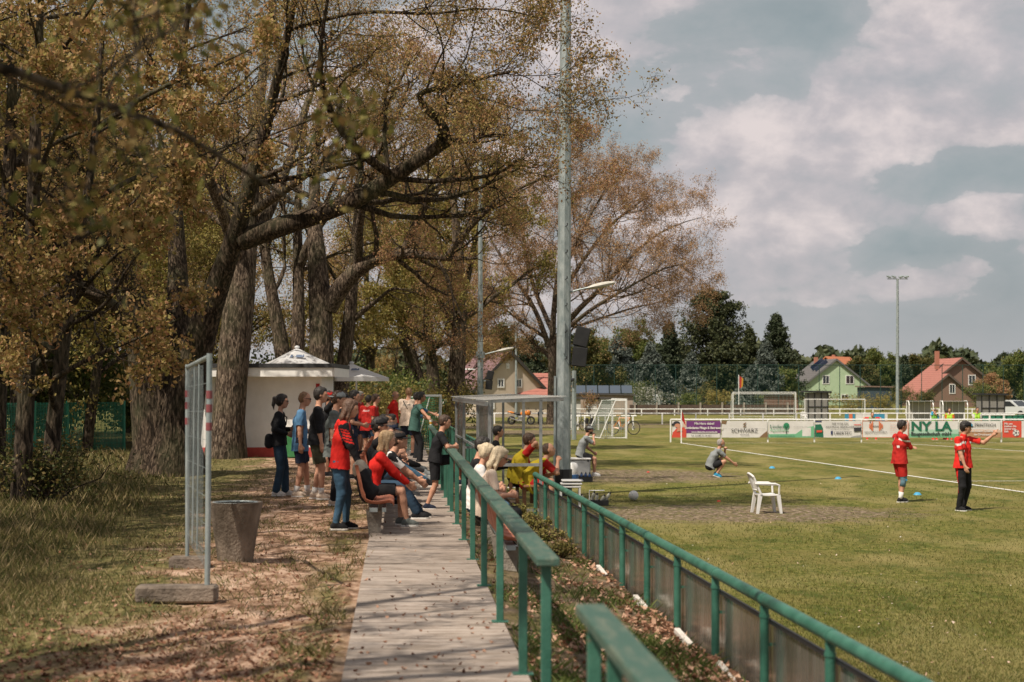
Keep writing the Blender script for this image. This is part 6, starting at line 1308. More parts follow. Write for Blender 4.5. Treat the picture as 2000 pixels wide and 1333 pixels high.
# T8: the great oak right of the mast
b8 = (2.75, 120, -.1)
def TB(p): return TT(b8, p)
tree('oak_tree', 'wide round crowned oak with copper young leaves right of the steel mast', 'tree',
     [(TB([(1077, 845, 120), (1077, 790, 120), (1078, 730, 120), (1080, 690, 120), (1078, 640, 120), (1085, 560, 120), (1100, 460, 120), (1115, 370, 120), (1135, 365, 120)]), (0.432, 0.302, 0.288, 0.288, 0.216, 0.158, 0.115, 0.072, 0.036)),
      (TB([(1080, 700, 120), (1066, 660, 120), (1045, 600, 120), (1010, 550, 120), (970, 490, 120), (940, 430, 121)]), (0.259, 0.202, 0.158, 0.122, 0.072, 0.036)),
      (TB([(1082, 670, 120), (1120, 610, 119), (1170, 570, 118), (1215, 520, 117), (1250, 480, 117), (1310, 440, 117), (1370, 425, 117)]), (0.245, 0.202, 0.158, 0.122, 0.086, 0.050, 0.022)),
      (TB([(1110, 640, 119), (1160, 600, 116), (1230, 560, 115), (1300, 520, 114), (1345, 515, 114)]), (0.158, 0.130, 0.086, 0.050, 0.022)),
      (TB([(1085, 600, 120), (1130, 520, 121), (1190, 440, 122), (1240, 400, 122), (1275, 380, 122)]), (0.187, 0.144, 0.101, 0.058, 0.022)),
      (TB([(1080, 650, 120), (1040, 560, 122), (1020, 460, 123), (1025, 400, 124), (1035, 370, 124)]), (0.187, 0.144, 0.101, 0.058, 0.022)),
      (TB([(1085, 580, 120), (1125, 470, 118), (1165, 400, 117), (1190, 355, 117)]), (0.158, 0.115, 0.072, 0.022)),
      (TB([(1120, 640, 119), (1180, 620, 121), (1240, 600, 123), (1300, 590, 124), (1330, 570, 124)]), (0.115, 0.086, 0.058, 0.036, 0.022)),
      (TB([(1066, 660, 120), (1020, 630, 119), (980, 600, 118), (950, 570, 118)]), (0.144, 0.101, 0.058, 0.022))],
     18, M_leafc, M_bark3, b8, cfg=dict(big, n1=16, n2=8, n3=6, n4=3, l1=.30, l2=.5, l3=.5, m1=4.5, a1=(40, 85), per=7, size=.09, spread=.18, tm1=.25, w=.17, rmin=.010))
# generic broadleaf trees
def oaklimbs(seed, H=14, r0=.35, spread=5.0, fork=.28, nl=6, lean=0.0):
    rg = np.random.default_rng(seed); out_ = []; tp = []; x = y = 0.0
    for i in range(8):
        z = H * .92 * i / 7; tp.append((x, y, z)); x += rg.normal() * .16 + lean; y += rg.normal() * .16
    out_.append((tp, tuple(r0 * q for q in (1.35, 1.0, .9, .8, .65, .5, .32, .15))))
    for k in range(nl):
        f = fork + (.85 - fork) * k / nl; z0 = H * .92 * f; i0 = f * 7; a = 2.4 * k + rg.uniform(-.4, .4); ln = spread * (1.1 - .55 * f) * rg.uniform(.8, 1.2); bx_, by_ = np.interp(i0, range(8), [q[0] for q in tp]), np.interp(i0, range(8), [q[1] for q in tp]); pts = []
        for j in range(6):
            u = j / 5; pts.append((bx_ + math.cos(a) * ln * u + rg.normal() * .12 * j * .3, by_ + math.sin(a) * ln * u + rg.normal() * .12 * j * .3, z0 + ln * (.75 * u + .1 * math.sin(u * 3)) * rg.uniform(.9, 1.05)))
        out_.append((pts, (r0 * .5 * (1.1 - f), r0 * .25 * (1.1 - f), .03)))
    return out_
near = dict(n1=8, n2=7, n3=6, n4=3, l1=.45, l2=.52, l3=.5, l4=.55, per=5, size=.062, spread=.10, w=.18, tm1=.25)
wood = dict(n1=9, n2=7, n3=6, n4=3, l1=.5, l2=.55, l3=.55, l4=.6, per=5, size=.10, w=.2, tm1=.15, spread=.14, rmin=.007)
# near trees left of the camera whose boughs hang into the picture and shade the ground
b9 = (-8.6, 5.5, BZ)
tree('oak_tree', 'nearest oak whose blurred boughs hang in from the upper left corner', 'tree', [
    ([(0, 0, 0), (0, 0, 2), (.1, .1, 4), (.2, .1, 6), (.3, .2, 8), (.3, .3, 11)], (.45, .32, .28, .24, .18, .08)),
    ([(0.1, .1, 3.2)] + [tuple(at(*q) - Vector((-8.6, 5.5, BZ))) for q in ((-700, 20, 5.4), (-300, 60, 5.8), (0, 100, 6.2), (130, 135, 6.4), (270, 160, 6.6), (400, 205, 6.8), (450, 290, 7.0), (545, 370, 7.2), (600, 410, 7.3))], (.06, .04, .026, .020, .016, .014, .012, .009, .007, .005)),
    ([(0.1, .1, 4.2), (1.8, 2.2, 5.6), (3.4, 4.2, 6.2), (5.0, 5.4, 6.3)], (.14, .09, .05, .02)), ([(.2, .1, 5), (2, -1, 6.8), (4, -1.5, 7.8), (6, -1.5, 8.2)], (.14, .1, .06, .03)),
    ([(.2, .1, 6), (-2, 1.6, 7.6), (-4, 2, 8.5)], (.13, .08, .03)), ([(.2, .2, 6.5), (1.6, 2.8, 8.5), (3.2, 5.0, 9.8), (5, 7, 10.2)], (.14, .1, .06, .03)), ([(.2, .2, 5.6), (2.8, 1.0, 7.2), (5.2, 1.6, 8.2), (7.4, 2.2, 8.4)], (.13, .09, .06, .03)),
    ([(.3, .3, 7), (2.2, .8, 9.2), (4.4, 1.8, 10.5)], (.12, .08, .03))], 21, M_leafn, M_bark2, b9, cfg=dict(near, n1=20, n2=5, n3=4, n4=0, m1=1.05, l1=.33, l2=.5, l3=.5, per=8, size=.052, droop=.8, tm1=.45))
tree('oak_tree', 'leafy oak just outside the left edge, second from the camera', 'tree', oaklimbs(31, 13, .36, 6.2, .26, 8), 31, M_leaf, M_bark2, (-10.5, 17.5, BZ), cfg=near)
tree('oak_tree', 'leafy oak just outside the left edge, third from the camera', 'tree', oaklimbs(32, 14, .36, 6.2, .24, 8), 32, M_leaf, M_bark2, (-11.0, 27, BZ), cfg=near, rz=2.0)
# slim trees at the left edge
for i, (pts, rr, sd, lab) in enumerate((
    ([(38, 1010, 25.7), (44, 900, 25.7), (52, 780, 25.7), (56, 660, 25.7), (60, 520, 25.7), (66, 380, 25.8), (70, 200, 26), (80, 0, 26)], (.17, .14, .13, .12, .11, .10, .08, .05), 41, 'slim dark trunk at the left edge, the left one of the near pair'),
    ([(92, 1000, 26.5), (96, 900, 26.5), (106, 800, 26.5), (124, 700, 26.5), (128, 620, 26.5), (140, 520, 26.6), (170, 400, 26.8), (190, 250, 27), (200, 60, 27)], (.15, .13, .12, .11, .10, .09, .07, .06, .04), 42, 'slim crooked trunk at the left edge, the right one of the near pair'),
    ([(-12, 980, 28), (-8, 800, 28), (0, 650, 28), (8, 500, 28), (20, 330, 28), (25, 120, 28)], (.19, .16, .15, .13, .11, .07), 43, 'dark trunk cut by the left edge of the picture'),
    ([(168, 870, 50), (178, 790, 50), (192, 730, 50), (200, 660, 50), (198, 580, 50), (210, 470, 50), (215, 330, 50)], (.17, .15, .13, .12, .10, .08, .05), 44, 'thin bent trunk over the green mesh fence'))):
    bb = at(*pts[0]); bb = (bb.x, bb.y, BZ - .1); P_ = TT(bb, pts); P_[0] = (0, 0, 0); lim = [(P_, rr)]
    rg = np.random.default_rng(sd)
    for k in range(6):
        j = 2 + k % (len(P_) - 3); a = rg.uniform(0, 6.28); q = Vector(P_[j]); ln = 2.6; lim.append(([tuple(q + Vector((math.cos(a) * ln * u, math.sin(a) * ln * u, ln * .5 * u + .1 * math.sin(u * 5)))) for u in np.linspace(0, 1, 5)], (.05, .03, .012)))
    tree('slim_tree', lab, 'tree', lim, sd, M_leaf, M_bark2, bb, cfg=dict(n1=5, n2=6, n3=4, n4=2, l1=.32, l2=.55, l3=.5, per=7, size=.08, tm1=.3, w=.2))
# woodland behind: two patterns, copied
w1 = tree('woodland_tree', 'leafy tree of the wood behind the left meadow', 'tree', oaklimbs(51, 13, .26, 5.0, .15, 9), 51, M_leaf, M_bark2, (-17, 56, BZ), cfg=wood, group='trees of the wood at the left')
w2 = tree('woodland_tree', 'leafy tree of the wood behind the left meadow', 'tree', oaklimbs(52, 12, .24, 4.6, .12, 9), 52, M_leafo, M_bark2, (-13, 64, BZ), cfg=wood, group='trees of the wood at the left')
w1k, w2k = list(w1.children), list(w2.children); rg = np.random.default_rng(9)
spots = [(-21, 50, 0), (-14.5, 50.5, 1), (-24.5, 60, 0), (-20, 66, 1), (-16, 72, 0), (-27, 72, 0), (-23, 80, 1), (-17.5, 86, 0), (-31, 84, 1), (-26, 96, 1), (-20, 102, 0), (-8.5, 104, 0), (-34, 100, 1), (-4.5, 124, 0)]
for x, y, k in spots:
    src, kk = ((w1, w1k), (w2, w2k))[k]; c_ = src.copy(); COL.objects.link(c_); c_.location = (x, y, BZ if y < 75 else 0); s = rg.uniform(.85, 1.25); c_.scale = (s, s, s * rg.uniform(.9, 1.1)); c_.rotation_euler = (0, 0, rg.uniform(0, 6.28))
    for ch in kk: d = ch.copy(); COL.objects.link(d); d.parent = c_
# undergrowth
bsh = [bush('shrub', 'leafy undergrowth shrub at the edge of the wood', 'shrub', (-16.2, 52.5, BZ), 61, M_leafd, 1.9, 2.3, 7000, .12, 'shrubs at the edge of the wood', 12), bush('shrub', 'leafy undergrowth shrub at the edge of the wood', 'shrub', (-11.5, 55, BZ), 62, M_leafg, 1.8, 2.1, 7000, .12, 'shrubs at the edge of the wood', 12)]
bk = [list(b_.children) for b_ in bsh]
for i, (x, y) in enumerate(((-18.8, 53.5), (-14, 53.5), (-20, 57), (-12.6, 58), (-9.7, 66), (-8.2, 70), (-13.4, 66), (-16.8, 60), (-22.5, 55), (-10.8, 73), (-7.2, 76), (-6.2, 84), (-9, 86), (-12, 84), (-4.9, 78), (-5.8, 95), (-3.6, 92), (-8, 98), (-17.6, 47.5), (-21, 46))):
    k = i % 2; c_ = bsh[k].copy(); COL.objects.link(c_); c_.location = (x, y, BZ if y < 72 else .1); s = rg.uniform(.9, 1.5); c_.scale = (s, s, s); c_.rotation_euler = (0, 0, rg.uniform(0, 6.28))
    for ch in bk[k]: d = ch.copy(); COL.objects.link(d); d.parent = c_
bush('shrub', 'small leafy shrub round the foot of the slim near pair of trunks', 'shrub', (-7.05, 25.8, BZ), 63, M_leafd, 1.1, .72, 3000, .06, None, 12)
bush('shrub', 'low brownish shrub in the left corner of the meadow', 'shrub', (-8.2, 28.5, BZ), 64, M_leafd, 1.1, .8, 2600, .065, None, 10)
bush('shrub', 'tall yellow green bush right of the netted goal at the end of the walkway', 'shrub', (-3.2, 62, .4), 65, M_leafo, 1.3, 1.9, 4200, .09, None, 12)
bush('shrub', 'yellow green bush behind the standing man in the red polo shirt', 'shrub', (-4.9, 60, .5), 66, M_leafo, 1.3, 1.7, 3800, .09, None, 12)
# green mesh fence at the left
r = thing('mesh_fence', 'dark green wire mesh fence along the far side of the left meadow', 'fence', (-11.6, 51, BZ)); pg = mat('fence_green', (.012, .14, .09), (.02, .20, .13), rough=.5)
A_, B_ = Vector((0, 0, 0)), Vector((-4.8, -5.5, 0))
for q in (0, .17, .27, .42, .62, .82, 1.0): b = MB(); o_ = A_ + (B_ - A_) * q; b.box((o_.x, o_.y, .75), (.07, .07, 1.5), rz=.85); b.build('post', pg, r)
b = MB()
for q in np.arange(0, 1, .0068): o_ = A_ + (B_ - A_) * q; b.bar((o_.x, o_.y, .05), (o_.x, o_.y, 1.45), .02, .012)
for z in np.arange(.05, 1.5, .1): b.bar(A_ + Vector((0, 0, z)), B_ + Vector((0, 0, z)), .008, .008)
b.build('wire_mesh', pg, r)
# ---- conifers and garden trees behind the ball stop net
def px2(x, D): return (x - 1000) / F * D
conifer('pine_tree', 'big dark pine with a broad rounded cone, tallest behind the pitch', (px2(1392, 225), 225, 0), 71, 14.9, 6.0, M_pine, 'pine', dens=1.5)
conifer('spruce_tree', 'dense pointed spruce right of the big pine', (px2(1516, 230), 230, 0), 72, 12.6, 4.4, M_fir, 'spruce', dens=1.4)
conifer('spruce_tree', 'narrow spire spruce left of the big pine', (px2(1308, 220), 220, 0), 73, 10.9, 3.6, M_fir, 'spruce', dens=1.2)
conifer('spruce_tree', 'scrawny thin topped spruce between the pine and the dense spruce', (px2(1464, 218), 218, 0), 74, 10.2, 2.4, M_pine, 'spruce', dens=.8)
conifer('spruce_tree', 'grey green blue spruce in front, below the big oak crown', (px2(1206, 205), 205, 0), 75, 8.6, 3.0, M_firb, 'spruce')
conifer('spruce_tree', 'grey green blue spruce in front of the narrow spire', (px2(1270, 205), 205, 0), 76, 8.0, 2.8, M_firb, 'spruce')
conifer('spruce_tree', 'small blue grey spruce low in front of the big pine', (px2(1350, 204), 204, 0), 77, 6.6, 2.3, M_firb, 'spruce')
conifer('spruce_tree', 'low spruce right of the dense pointed one', (px2(1548, 300), 300, 0), 78, 9.0, 2.6, M_fir, 'spruce')
conifer('spruce_tree', 'dull spruce in front of the dense pointed one', (px2(1495, 206), 206, 0), 80, 8.2, 2.5, M_firb, 'spruce')
conifer('spruce_tree', 'dark conifer just left of the steel mast behind the oak trunk', (px2(1035, 190), 190, 0), 79, 8.2, 3.0, M_fir, 'spruce')
conifer('spruce_tree', 'thin young conifer right of the pale mast', (px2(1767, 262), 262, 0), 81, 7.4, 1.9, M_fir, 'spruce')
conifer('spruce_tree', 'pale grey green spruce behind the right end of the brown house', (px2(1968, 262), 262, 0), 82, 7.2, 4.0, M_firb, 'spruce')
def garden(label, x, D, H, sd, m_, spread=3.0, cat='tree', nm='garden_tree'): return tree(nm, label, cat, oaklimbs(sd, H, H * .02, spread, .12, 8), sd, m_, M_bark2, (px2(x, D), D, 0), cfg=dict(wood, n4=0, size=.26, per=10, spread=.2, l1=.5, rmin=.015))
garden('round bright green tree beside the mint green house', 1512, 214, 4.6, 91, M_leafg, 2.3)
garden('dark green broadleaf tree under the right side of the oak crown', 1245, 232, 10.6, 92, M_leafg, 4.2)
garden('leafy tree between the green and brown houses, left', 1718, 285, 8.0, 93, M_leafg, 4.2); garden('leafy tree between the green and brown houses, right of the mast', 1800, 290, 6.8, 94, M_leafd, 3.8)
garden('rounded tree just right of the mint green house', 1672, 275, 6.2, 95, M_leafd, 3.2); garden('dark tree behind the plum roofed house', 1000, 205, 8.8, 96, M_leafd, 4.4)
garden('loose brownish tree beside the steel mast behind the annex', 1150, 200, 8.2, 97, M_leafd, 3.8); garden('dark tree at the right edge behind the car', 1992, 240, 6.0, 98, M_leafg, 3.6)
garden('small reddish garden tree right of the brown house', 1945, 222, 3.6, 99, M_leafr, 1.6)
def hb(label, x, D, r_, h, sd, m_, n=2600, s=.16): return bush('garden_shrub', label, 'shrub', (px2(x, D), D, 0), sd, m_, r_, h, n, s)
hb('dark round bush in front of the brown house', 1908, 205, 2.1, 3.1, 101, M_leafg); hb('white blossoming shrub left of the camper van', 1272, 182, 1.8, 2.3, 102, leafm('blossom', [(0, (.06, .09, .03)), (.55, (.12, .13, .05)), (.6, (.5, .48, .42)), (1, (.62, .6, .55))]))
hb('green garden bush behind the railing, leftmost of the hedge row', 1240, 186, 2.0, 2.5, 103, M_leafg); hb('green garden bush right of the camper van', 1345, 184, 1.6, 1.6, 104, M_leafg); hb('yellow green bush behind the left goals', 1402, 184, 1.8, 1.7, 105, M_leafo)
hb('dark bush between the conifers and the flagpole', 1375, 192, 2.2, 2.6, 106, M_leafd); hb('green bush left of the mint green house', 1508, 196, 1.6, 1.6, 107, M_leafg); hb('grey green bush under the carport edge', 1760, 215, 2.2, 2.6, 108, M_leafd); hb('small olive bush by the pale mast foot', 1725, 190, 1.6, 1.4, 109, M_leafo)
hb('dark hedge bush left of the brown house', 1800, 200, 1.6, 1.9, 110, M_leafd); hb('dark hedge bush behind the first goal', 1590, 180, 2.4, 1.5, 111, M_leafd); hb('olive hedge bush behind the second goal', 1660, 182, 2.4, 1.5, 112, M_leafo)
hb('reddish shrub beside the pale huts', 1150, 158, .7, 1.6, 113, M_leafr, 900, .12); hb('orange brown bush right of the cream house', 1088, 165, 2.0, 2.6, 114, M_leafr, 1800, .16)
# far wood along the horizon
rg = np.random.default_rng(77); V = []; n = 90000
x = rg.uniform(560, 2200, n); D = rg.uniform(360, 470, n); top = 6.8 + 1.5 * np.sin(x * .035) + 1.0 * np.sin(x * .09 + 1) + .8 * np.sin(x * .021) + 1.2 * np.sin(x * .27) ** 2; top = np.where(x < 1620, top + 3.0, top + 2.2)
z = top * rg.uniform(0, 1, n) ** .6; Cn = np.stack([(x - 1000) / F * D, D, z], 1)
u = rg.normal(size=(n, 3)); u /= np.linalg.norm(u, axis=1, keepdims=True); v = np.cross(u, rg.normal(size=(n, 3))); v /= np.linalg.norm(v, axis=1, keepdims=True); s = rg.uniform(.5, 1.3, (n, 1))
V = np.stack([Cn - u * s, Cn + v * s * .6, Cn + u * s, Cn - v * s * .6], 1).reshape(-1, 3)
tag(np_obj('far_wood', V, [np.arange(n * 4).reshape(-1, 4)], leafm('far_wood_green', [(0, (.03, .045, .018)), (.5, (.06, .075, .035)), (1, (.11, .12, .06))], .1)), kind='stuff')
for i, (x, D, h_, w_, mm, kd, lab) in enumerate(((1180, 240, 9.5, 4.2, M_fir, 'spruce', 'dark spruce in the mass of trees under the oak crown, left'), (1225, 226, 7.6, 3.6, M_firb, 'spruce', 'blue grey spruce low under the oak crown, right'), (1332, 232, 7.5, 3.8, M_fir, 'spruce', 'dark spruce filling the gap left of the big pine'),
        (1425, 216, 7.8, 3.6, M_pine, 'pine', 'low pine at the right foot of the big pine'), (1290, 214, 5.6, 2.8, M_firb, 'spruce', 'small pale spruce left behind the blossoming shrub'), (1470, 200, 5.0, 2.8, M_firb, 'spruce', 'small pale spruce behind the flagpole'), (1535, 300, 8.4, 3.2, M_pine, 'pine', 'brownish pine behind the bright round tree'),
        (1120, 250, 10.0, 4.6, M_pine, 'pine', 'tall dark pine showing between the mast and the oak trunk'), (1960, 280, 8.2, 4.6, M_fir, 'spruce', 'dark conifer behind the right gable of the brown house'), (1750, 300, 7.6, 3.6, M_pine, 'pine', 'pine behind the pale mast between the houses'))):
    conifer('pine_tree' if kd == 'pine' else 'spruce_tree', lab, (px2(x, D), D, 0), 120 + i, h_, w_, mm, kd)
# ================================================================== PEOPLE
def lat(V, J): return (V - np.array(J['chest'])) @ np.array(J['ly'])
def upc(V, J): return (V - np.array(J['neck'])) @ np.array(J['up'])
def armd(V, J, part=2):
    d = np.full(len(V), 9.0)
    for s in (1, -1):
        for a, b_ in ((J['SH'][s], J['E'][s]), (J['E'][s], J['W'][s]))[:part]:
            a = np.array(a); ab = np.array(b_) - a; t = np.clip((V - a) @ ab / (ab @ ab), .12 if part else 0, 1); d = np.minimum(d, np.linalg.norm(V - a - t[:, None] * ab, axis=1))
    return d
def p_sleeve(w=.165): return lambda V, J: (armd(V, J) < .082).astype(int)
def p_yoke(V, J):      # white bands over the shoulders, white wedge on the flank
    l = np.abs(lat(V, J)); u = upc(V, J); return (((u > -.115 - (l - .1) * .35) & (u < -.075 - (l - .1) * .35) & (l > .09)) | ((l > .10) & (l < .16) & (u > -.30) & (u < -.25))).astype(int)
def p_hood(V, J):
    l = np.abs(lat(V, J)); u = upc(V, J); d = armd(V, J); m_ = (d < .088).astype(int); m_[(d < .08) & (l > .20) & (u < -.10) & (u > -.27) & (np.sin(u * 170) > -.3)] = 0; return m_
def p_stripe(V, J): l = np.abs(lat(V, J)); u = upc(V, J); return ((l > .195) & (l < .235) & (u < -.01)).astype(int)
def p_back(V, J): f_ = (V - np.array(J['chest'])) @ np.array(J['fx']); u = upc(V, J); l = np.abs(lat(V, J)); return ((f_ < -.04) & (l < .11) & (((u > -.16) & (u < -.145)) | ((u > -.13) & (u < -.12)))).astype(int)
def p_side(V, J): l = (V - np.array(J['pel'])) @ np.array((0, 1, 0)); return (np.abs(l) > .165).astype(int)
def W2(yaw, h):        # world offsets (dx, dy, height) -> the person's own frame
    k = 1.78 / h; c_, s_ = math.cos(R(yaw)), math.sin(R(yaw))
    return lambda dx, dy, z: ((dx * c_ + dy * s_) * k, (-dx * s_ + dy * c_) * k, z * k)
def bank(x, D): return (px2(x, D), D, BZ)
def strap(col='black'):
    def f_(root, J, H, HM):
        nk, pel, ly, fx = J['neck'], J['pel'], J['ly'], J['fx']; b = MB()
        pts = [nk - J['up'] * .05 + ly * .10 - fx * .10, nk - J['up'] * .01 + ly * .11, nk - J['up'] * .1 + ly * .06 + fx * .125, J['chest'] + fx * .135 - ly * .02, J['waist'] - ly * .13 + fx * .06, J['waist'] - ly * .15 - fx * .05, J['chest'] - fx * .135 - ly * .02]
        b.tube(pts, .011, 5, closed=True); b.build('bag_strap', CM[col], root)
    return f_
def handbag(root, J, H, HM):
    strap()(root, J, H, HM); c_ = J['pel'] + Vector((-.16, -.12, .03)); V, Q = surface([('c', tuple(c_ + Vector((0, .0, .05))), tuple(c_ + Vector((0, 0, -.06))), .075, .085), ('c', tuple(c_ + Vector((.05, 0, .03))), tuple(c_ + Vector((.05, 0, -.05))), .05, .06)], .013, .02); np_obj('handbag', V, [Q], CM['black'], root, smooth=True)
def prints(spots, col='white'):
    def f_(root, J, H, HM):
        f, l, u = J['fx'], J['ly'], J['up']; b = MB()
        for (side_, a, z, w_, h_) in spots: b.ell(J['chest'] + f * side_ + l * a + u * z, (.008, w_, h_), Matrix((f, l, u)).transposed(), 10, 6)
        b.build('print', CM[col], root)
    return f_
def wristcup(root, J, H, HM): pass
# ---- the line standing on the bank
person('woman with a black ponytail, black top, jeans and a small black shoulder bag', bank(545, 29.6), 0, 1.74, female=True, hair=('ponytail', 'dark'), glasses='sun', top='black', sleeve='long', low='flare', lowc='jeansd', shoe='white', hands=[(.20, .10, 1.18), (.16, -.14, 1.10)], lean=(-1, 6), head=(4, 0), feet=[(.10, .09, .085), (-.04, -.10, .085)], extras=handbag, group='spectators standing on the bank', untuck=.03)
person('man in a loose blue T-shirt, navy shorts and white socks, short fair hair', bank(586, 29.4), 4, 1.79, hair=('buzz', 'ginger'), glasses='clear', top='blue', lowc='navy', shoe='cream', socks='low', hands=[(.24, .12, 1.05), (.02, -.24, .86)], lean=(0, 8), head=(8, 0), feet=[(.12, .12, .085), (-.06, -.12, .085)], group='spectators standing on the bank', untuck=.14, build=1.05)
person('tall man in a tight black T-shirt and olive shorts with dark quiff', bank(618, 28.7), 4, 1.86, hair=('short', 'dark'), top='black', sleeve='mid', lowc='olive', shoe='cream', socks='low', hands=[(.16, .2, .95), (.10, -.24, .84)], lean=(2, 6), head=(5, 0), feet=[(-.04, .11, .085), (.08, -.12, .085)], group='spectators standing on the bank', untuck=.05, build=1.04)
person('man in a grey green T-shirt and black trousers with a grey cap turned backwards', bank(650, 27.2), 0, 1.80, hair=('short', 'brown'), cap='lgrey', capback=True, top='grey', low='trousers', lowc='black', shoe='cream', hands=[(.22, .14, 1.15), (.04, -.25, .84)], lean=(2, 9), head=(8, 0), group='spectators standing on the bank', untuck=.16, build=1.04)
person('young woman in a red and black jacket and jeans standing behind the orange seats', (px2(660, 22.5), 22.5, BZ), 0, 1.71, female=True, hair=('long', 'auburn'), top='red', topmats=[CM['red'], CM['black']], pat=p_hood, sleeve='long', hood='red', low='jeans', lowc='jeans', shoe='black', hands=[(.30, .16, .86), (.32, -.16, .86)], lean=(7, 14), head=(14, 0), feet=[(.10, .10, .085), (-.02, -.10, .085)], extras=prints([(-.128, .0, .10, .05, .012), (-.125, 0, -.02, .06, .014)]), pel=(.02, 0, .95), group='spectators standing on the bank', untuck=.08)
person('man in a dark navy T-shirt with short dark hair behind the woman in red', bank(686, 35), 0, 1.80, hair=('short', 'dark'), top='navy', low='shorts', lowc='navy', hands=[(.25, .12, 1.1), (.25, -.12, 1.1)], head=(4, 0), group='spectators standing on the bank')
person('man in a red cap and sunglasses raising a hand to his mouth, half hidden', bank(638, 36), 0, 1.78, hair=('short', 'dark'), cap='redd', glasses='sun', top='black', low='shorts', lowc='jeansd', hands=[(.1, .2, .95), ('H', .17, -.05, -.14)], curl=1.0, skin=M_skin2, group='spectators standing on the bank')
person('person in a red jacket and black cap seen from behind near the kiosk', bank(718, 46), 62, 1.66, hair=('short', 'dark'), cap='black', top='redd', topmats=[CM['redd'], CM['white']], pat=p_back, sleeve='long', low='shorts', lowc='navy', shoe='black', hands=[(.20, .12, 1.05), (.20, -.12, 1.05)], lean=(2, 6), build=1.08, vox=.015, group='spectators standing by the kiosk', untuck=.14)
person('white haired man with sunglasses in dark red, between two others', bank(700, 48), -15, 1.76, hair=('short', 'grey'), glasses='sun', top='redd', low='shorts', lowc='navy', skin=M_skin2, vox=.016, group='spectators standing by the kiosk')
person('bald man with glasses in a red polo shirt standing behind the seats', bank(768, 50), -8, 1.77, hair=('bald', 'grey'), glasses='clear', top='red', low='shorts', lowc='jeansd', hands=[(.05, .3, .9), (-.14, -.24, .95)], build=1.12, vox=.015, collar=True, group='spectators standing by the kiosk')
person('sturdy man with cropped fair hair in a cream T-shirt seen from behind', bank(797, 46.5), 70, 1.87, hair=('buzz', 'ginger'), top='cream', topmats=[CM['cream'], CM['grey']], pat=p_back, low='shorts', lowc='navy', hands=[(.28, .08, 1.1), (.28, -.08, 1.1)], build=1.14, vox=.014, extras=strap(), group='spectators standing by the kiosk', untuck=.12)
k_ = W2(12, 1.80); person('man with sunglasses in a dark green T-shirt leaning on the far end of the handrail', (px2(818, 42.5), 42.5, BZ), 12, 1.80, hair=('short', 'dark'), glasses='sun', top='teal', lowc='black', low='trousers', hands=[(.40, .20, 1.0), k_(.42, -1.0, .98)], lean=(10, 22), head=(2, 0), pel=(-.12, 0, .93), skin=M_skin2, vox=.014, group='spectators standing by the kiosk', untuck=.1)
person('man in a dark cap and blue sleeve with his arm out beside the green goal', bank(811, 45), 10, 1.74, hair=('short', 'dark'), cap='black', top='navy', topmats=[CM['navy'], CM['blue']], pat=p_sleeve(), sleeve='mid', lowc='black', low='trousers', hands=[(.55, .1, 1.2), (.3, -.15, 1.1)], vox=.016, group='spectators standing by the kiosk')
# ---- the row sitting on the orange seats at the left
def sit(label, D, lean, h=1.74, c_=-.36, feet=None, hands=None, **kw):
    k = 1.78 / h; zz = .03; kw.setdefault('low', 'shorts')
    return person(label, (pathx(D, c_), D, BZ + zz), kw.pop('yaw', 4), h, pel=(0, 0, .485 * k), lean=lean, feet=feet or [(.50, .13, .085), (.44, -.13, .085)], hands=hands or [(.44, .12, .60), (.42, -.14, .60)], poleK=[(.3, .15, 1), (.3, -.15, 1)], group='spectators sitting in the left row', **kw)
sit('blonde woman in a red jacket with black hood, nearest of the seated row', 22.7, (16, 24), 1.70, female=True, hair=('long', 'blond'), top='red', sleeve='long', hood='black', lowc='black', low='shorts', shoe='grey', head=(8, 6), hands=[(.50, .10, .58), (.56, -.06, .56)], feet=[(.42, .12, .085), (.50, -.10, .085)], untuck=.0, build=1.04)
sit('man in a black cap and black T-shirt with white sleeve stripes, bent forward', 24.0, (34, 44), 1.80, hair=('short', 'brown'), cap='black', top='black', topmats=[CM['black'], CM['white']], pat=p_stripe, lowc='jeansd', low='trousers', shoe='black', head=(-2, 0), hands=[(.62, .10, .54), (.66, -.08, .52)], feet=[(.66, .12, .085), (.62, -.12, .085)])
sit('man in a black cap and glasses drinking from a small cup', 25.9, (4, 8), 1.90, hair=('short', 'dark'), cap='black', capback=True, glasses='clear', top='black', lowc='jeans', low='jeans', shoe='black', hands=[(.40, .14, .60), ('H', .18, -.05, -.13)], head=(2, -4), feet=[(.52, .14, .085), (.74, -.05, .40)], build=1.05, curl=.9)
sit('man in a navy cap and pink T-shirt bent forward behind the drinking man', 27.4, (22, 30), 1.76, hair=('short', 'brown'), cap='navy', top='pink', lowc='black', shoe='lgrey', feet=[(.50, .12, .085), (.80, -.06, .42)], hands=[(.44, .1, .62), (.40, -.1, .8)])
sit('woman with sunglasses and light brown hair in black, one hand raised', 28.8, (24, 30), 1.72, female=True, hair=('long', 'brown'), glasses='sun', top='black', sleeve='long', lowc='black', low='jeans', shoe='lgrey', hands=[(.40, .1, .6), ('H', .18, -.08, -.28)], curl=1.2, feet=[(.60, .12, .085), (.84, -.02, .44)])
sit('short haired man with a dark beard farther along the seated row', 31.0, (8, 12), 1.76, hair=('short', 'dark'), top='grey', beard=True, lowc='jeansd', low='jeans', vox=.015)
sit('fair haired person with pale face farther along the seated row', 32.4, (14, 18), 1.74, hair=('short', 'ginger'), top='cream', lowc='navy', vox=.015)
sit('dark haired person at the far end of the seated row', 33.9, (6, 10), 1.74, hair=('short', 'dark'), top='black', lowc='black', vox=.016)
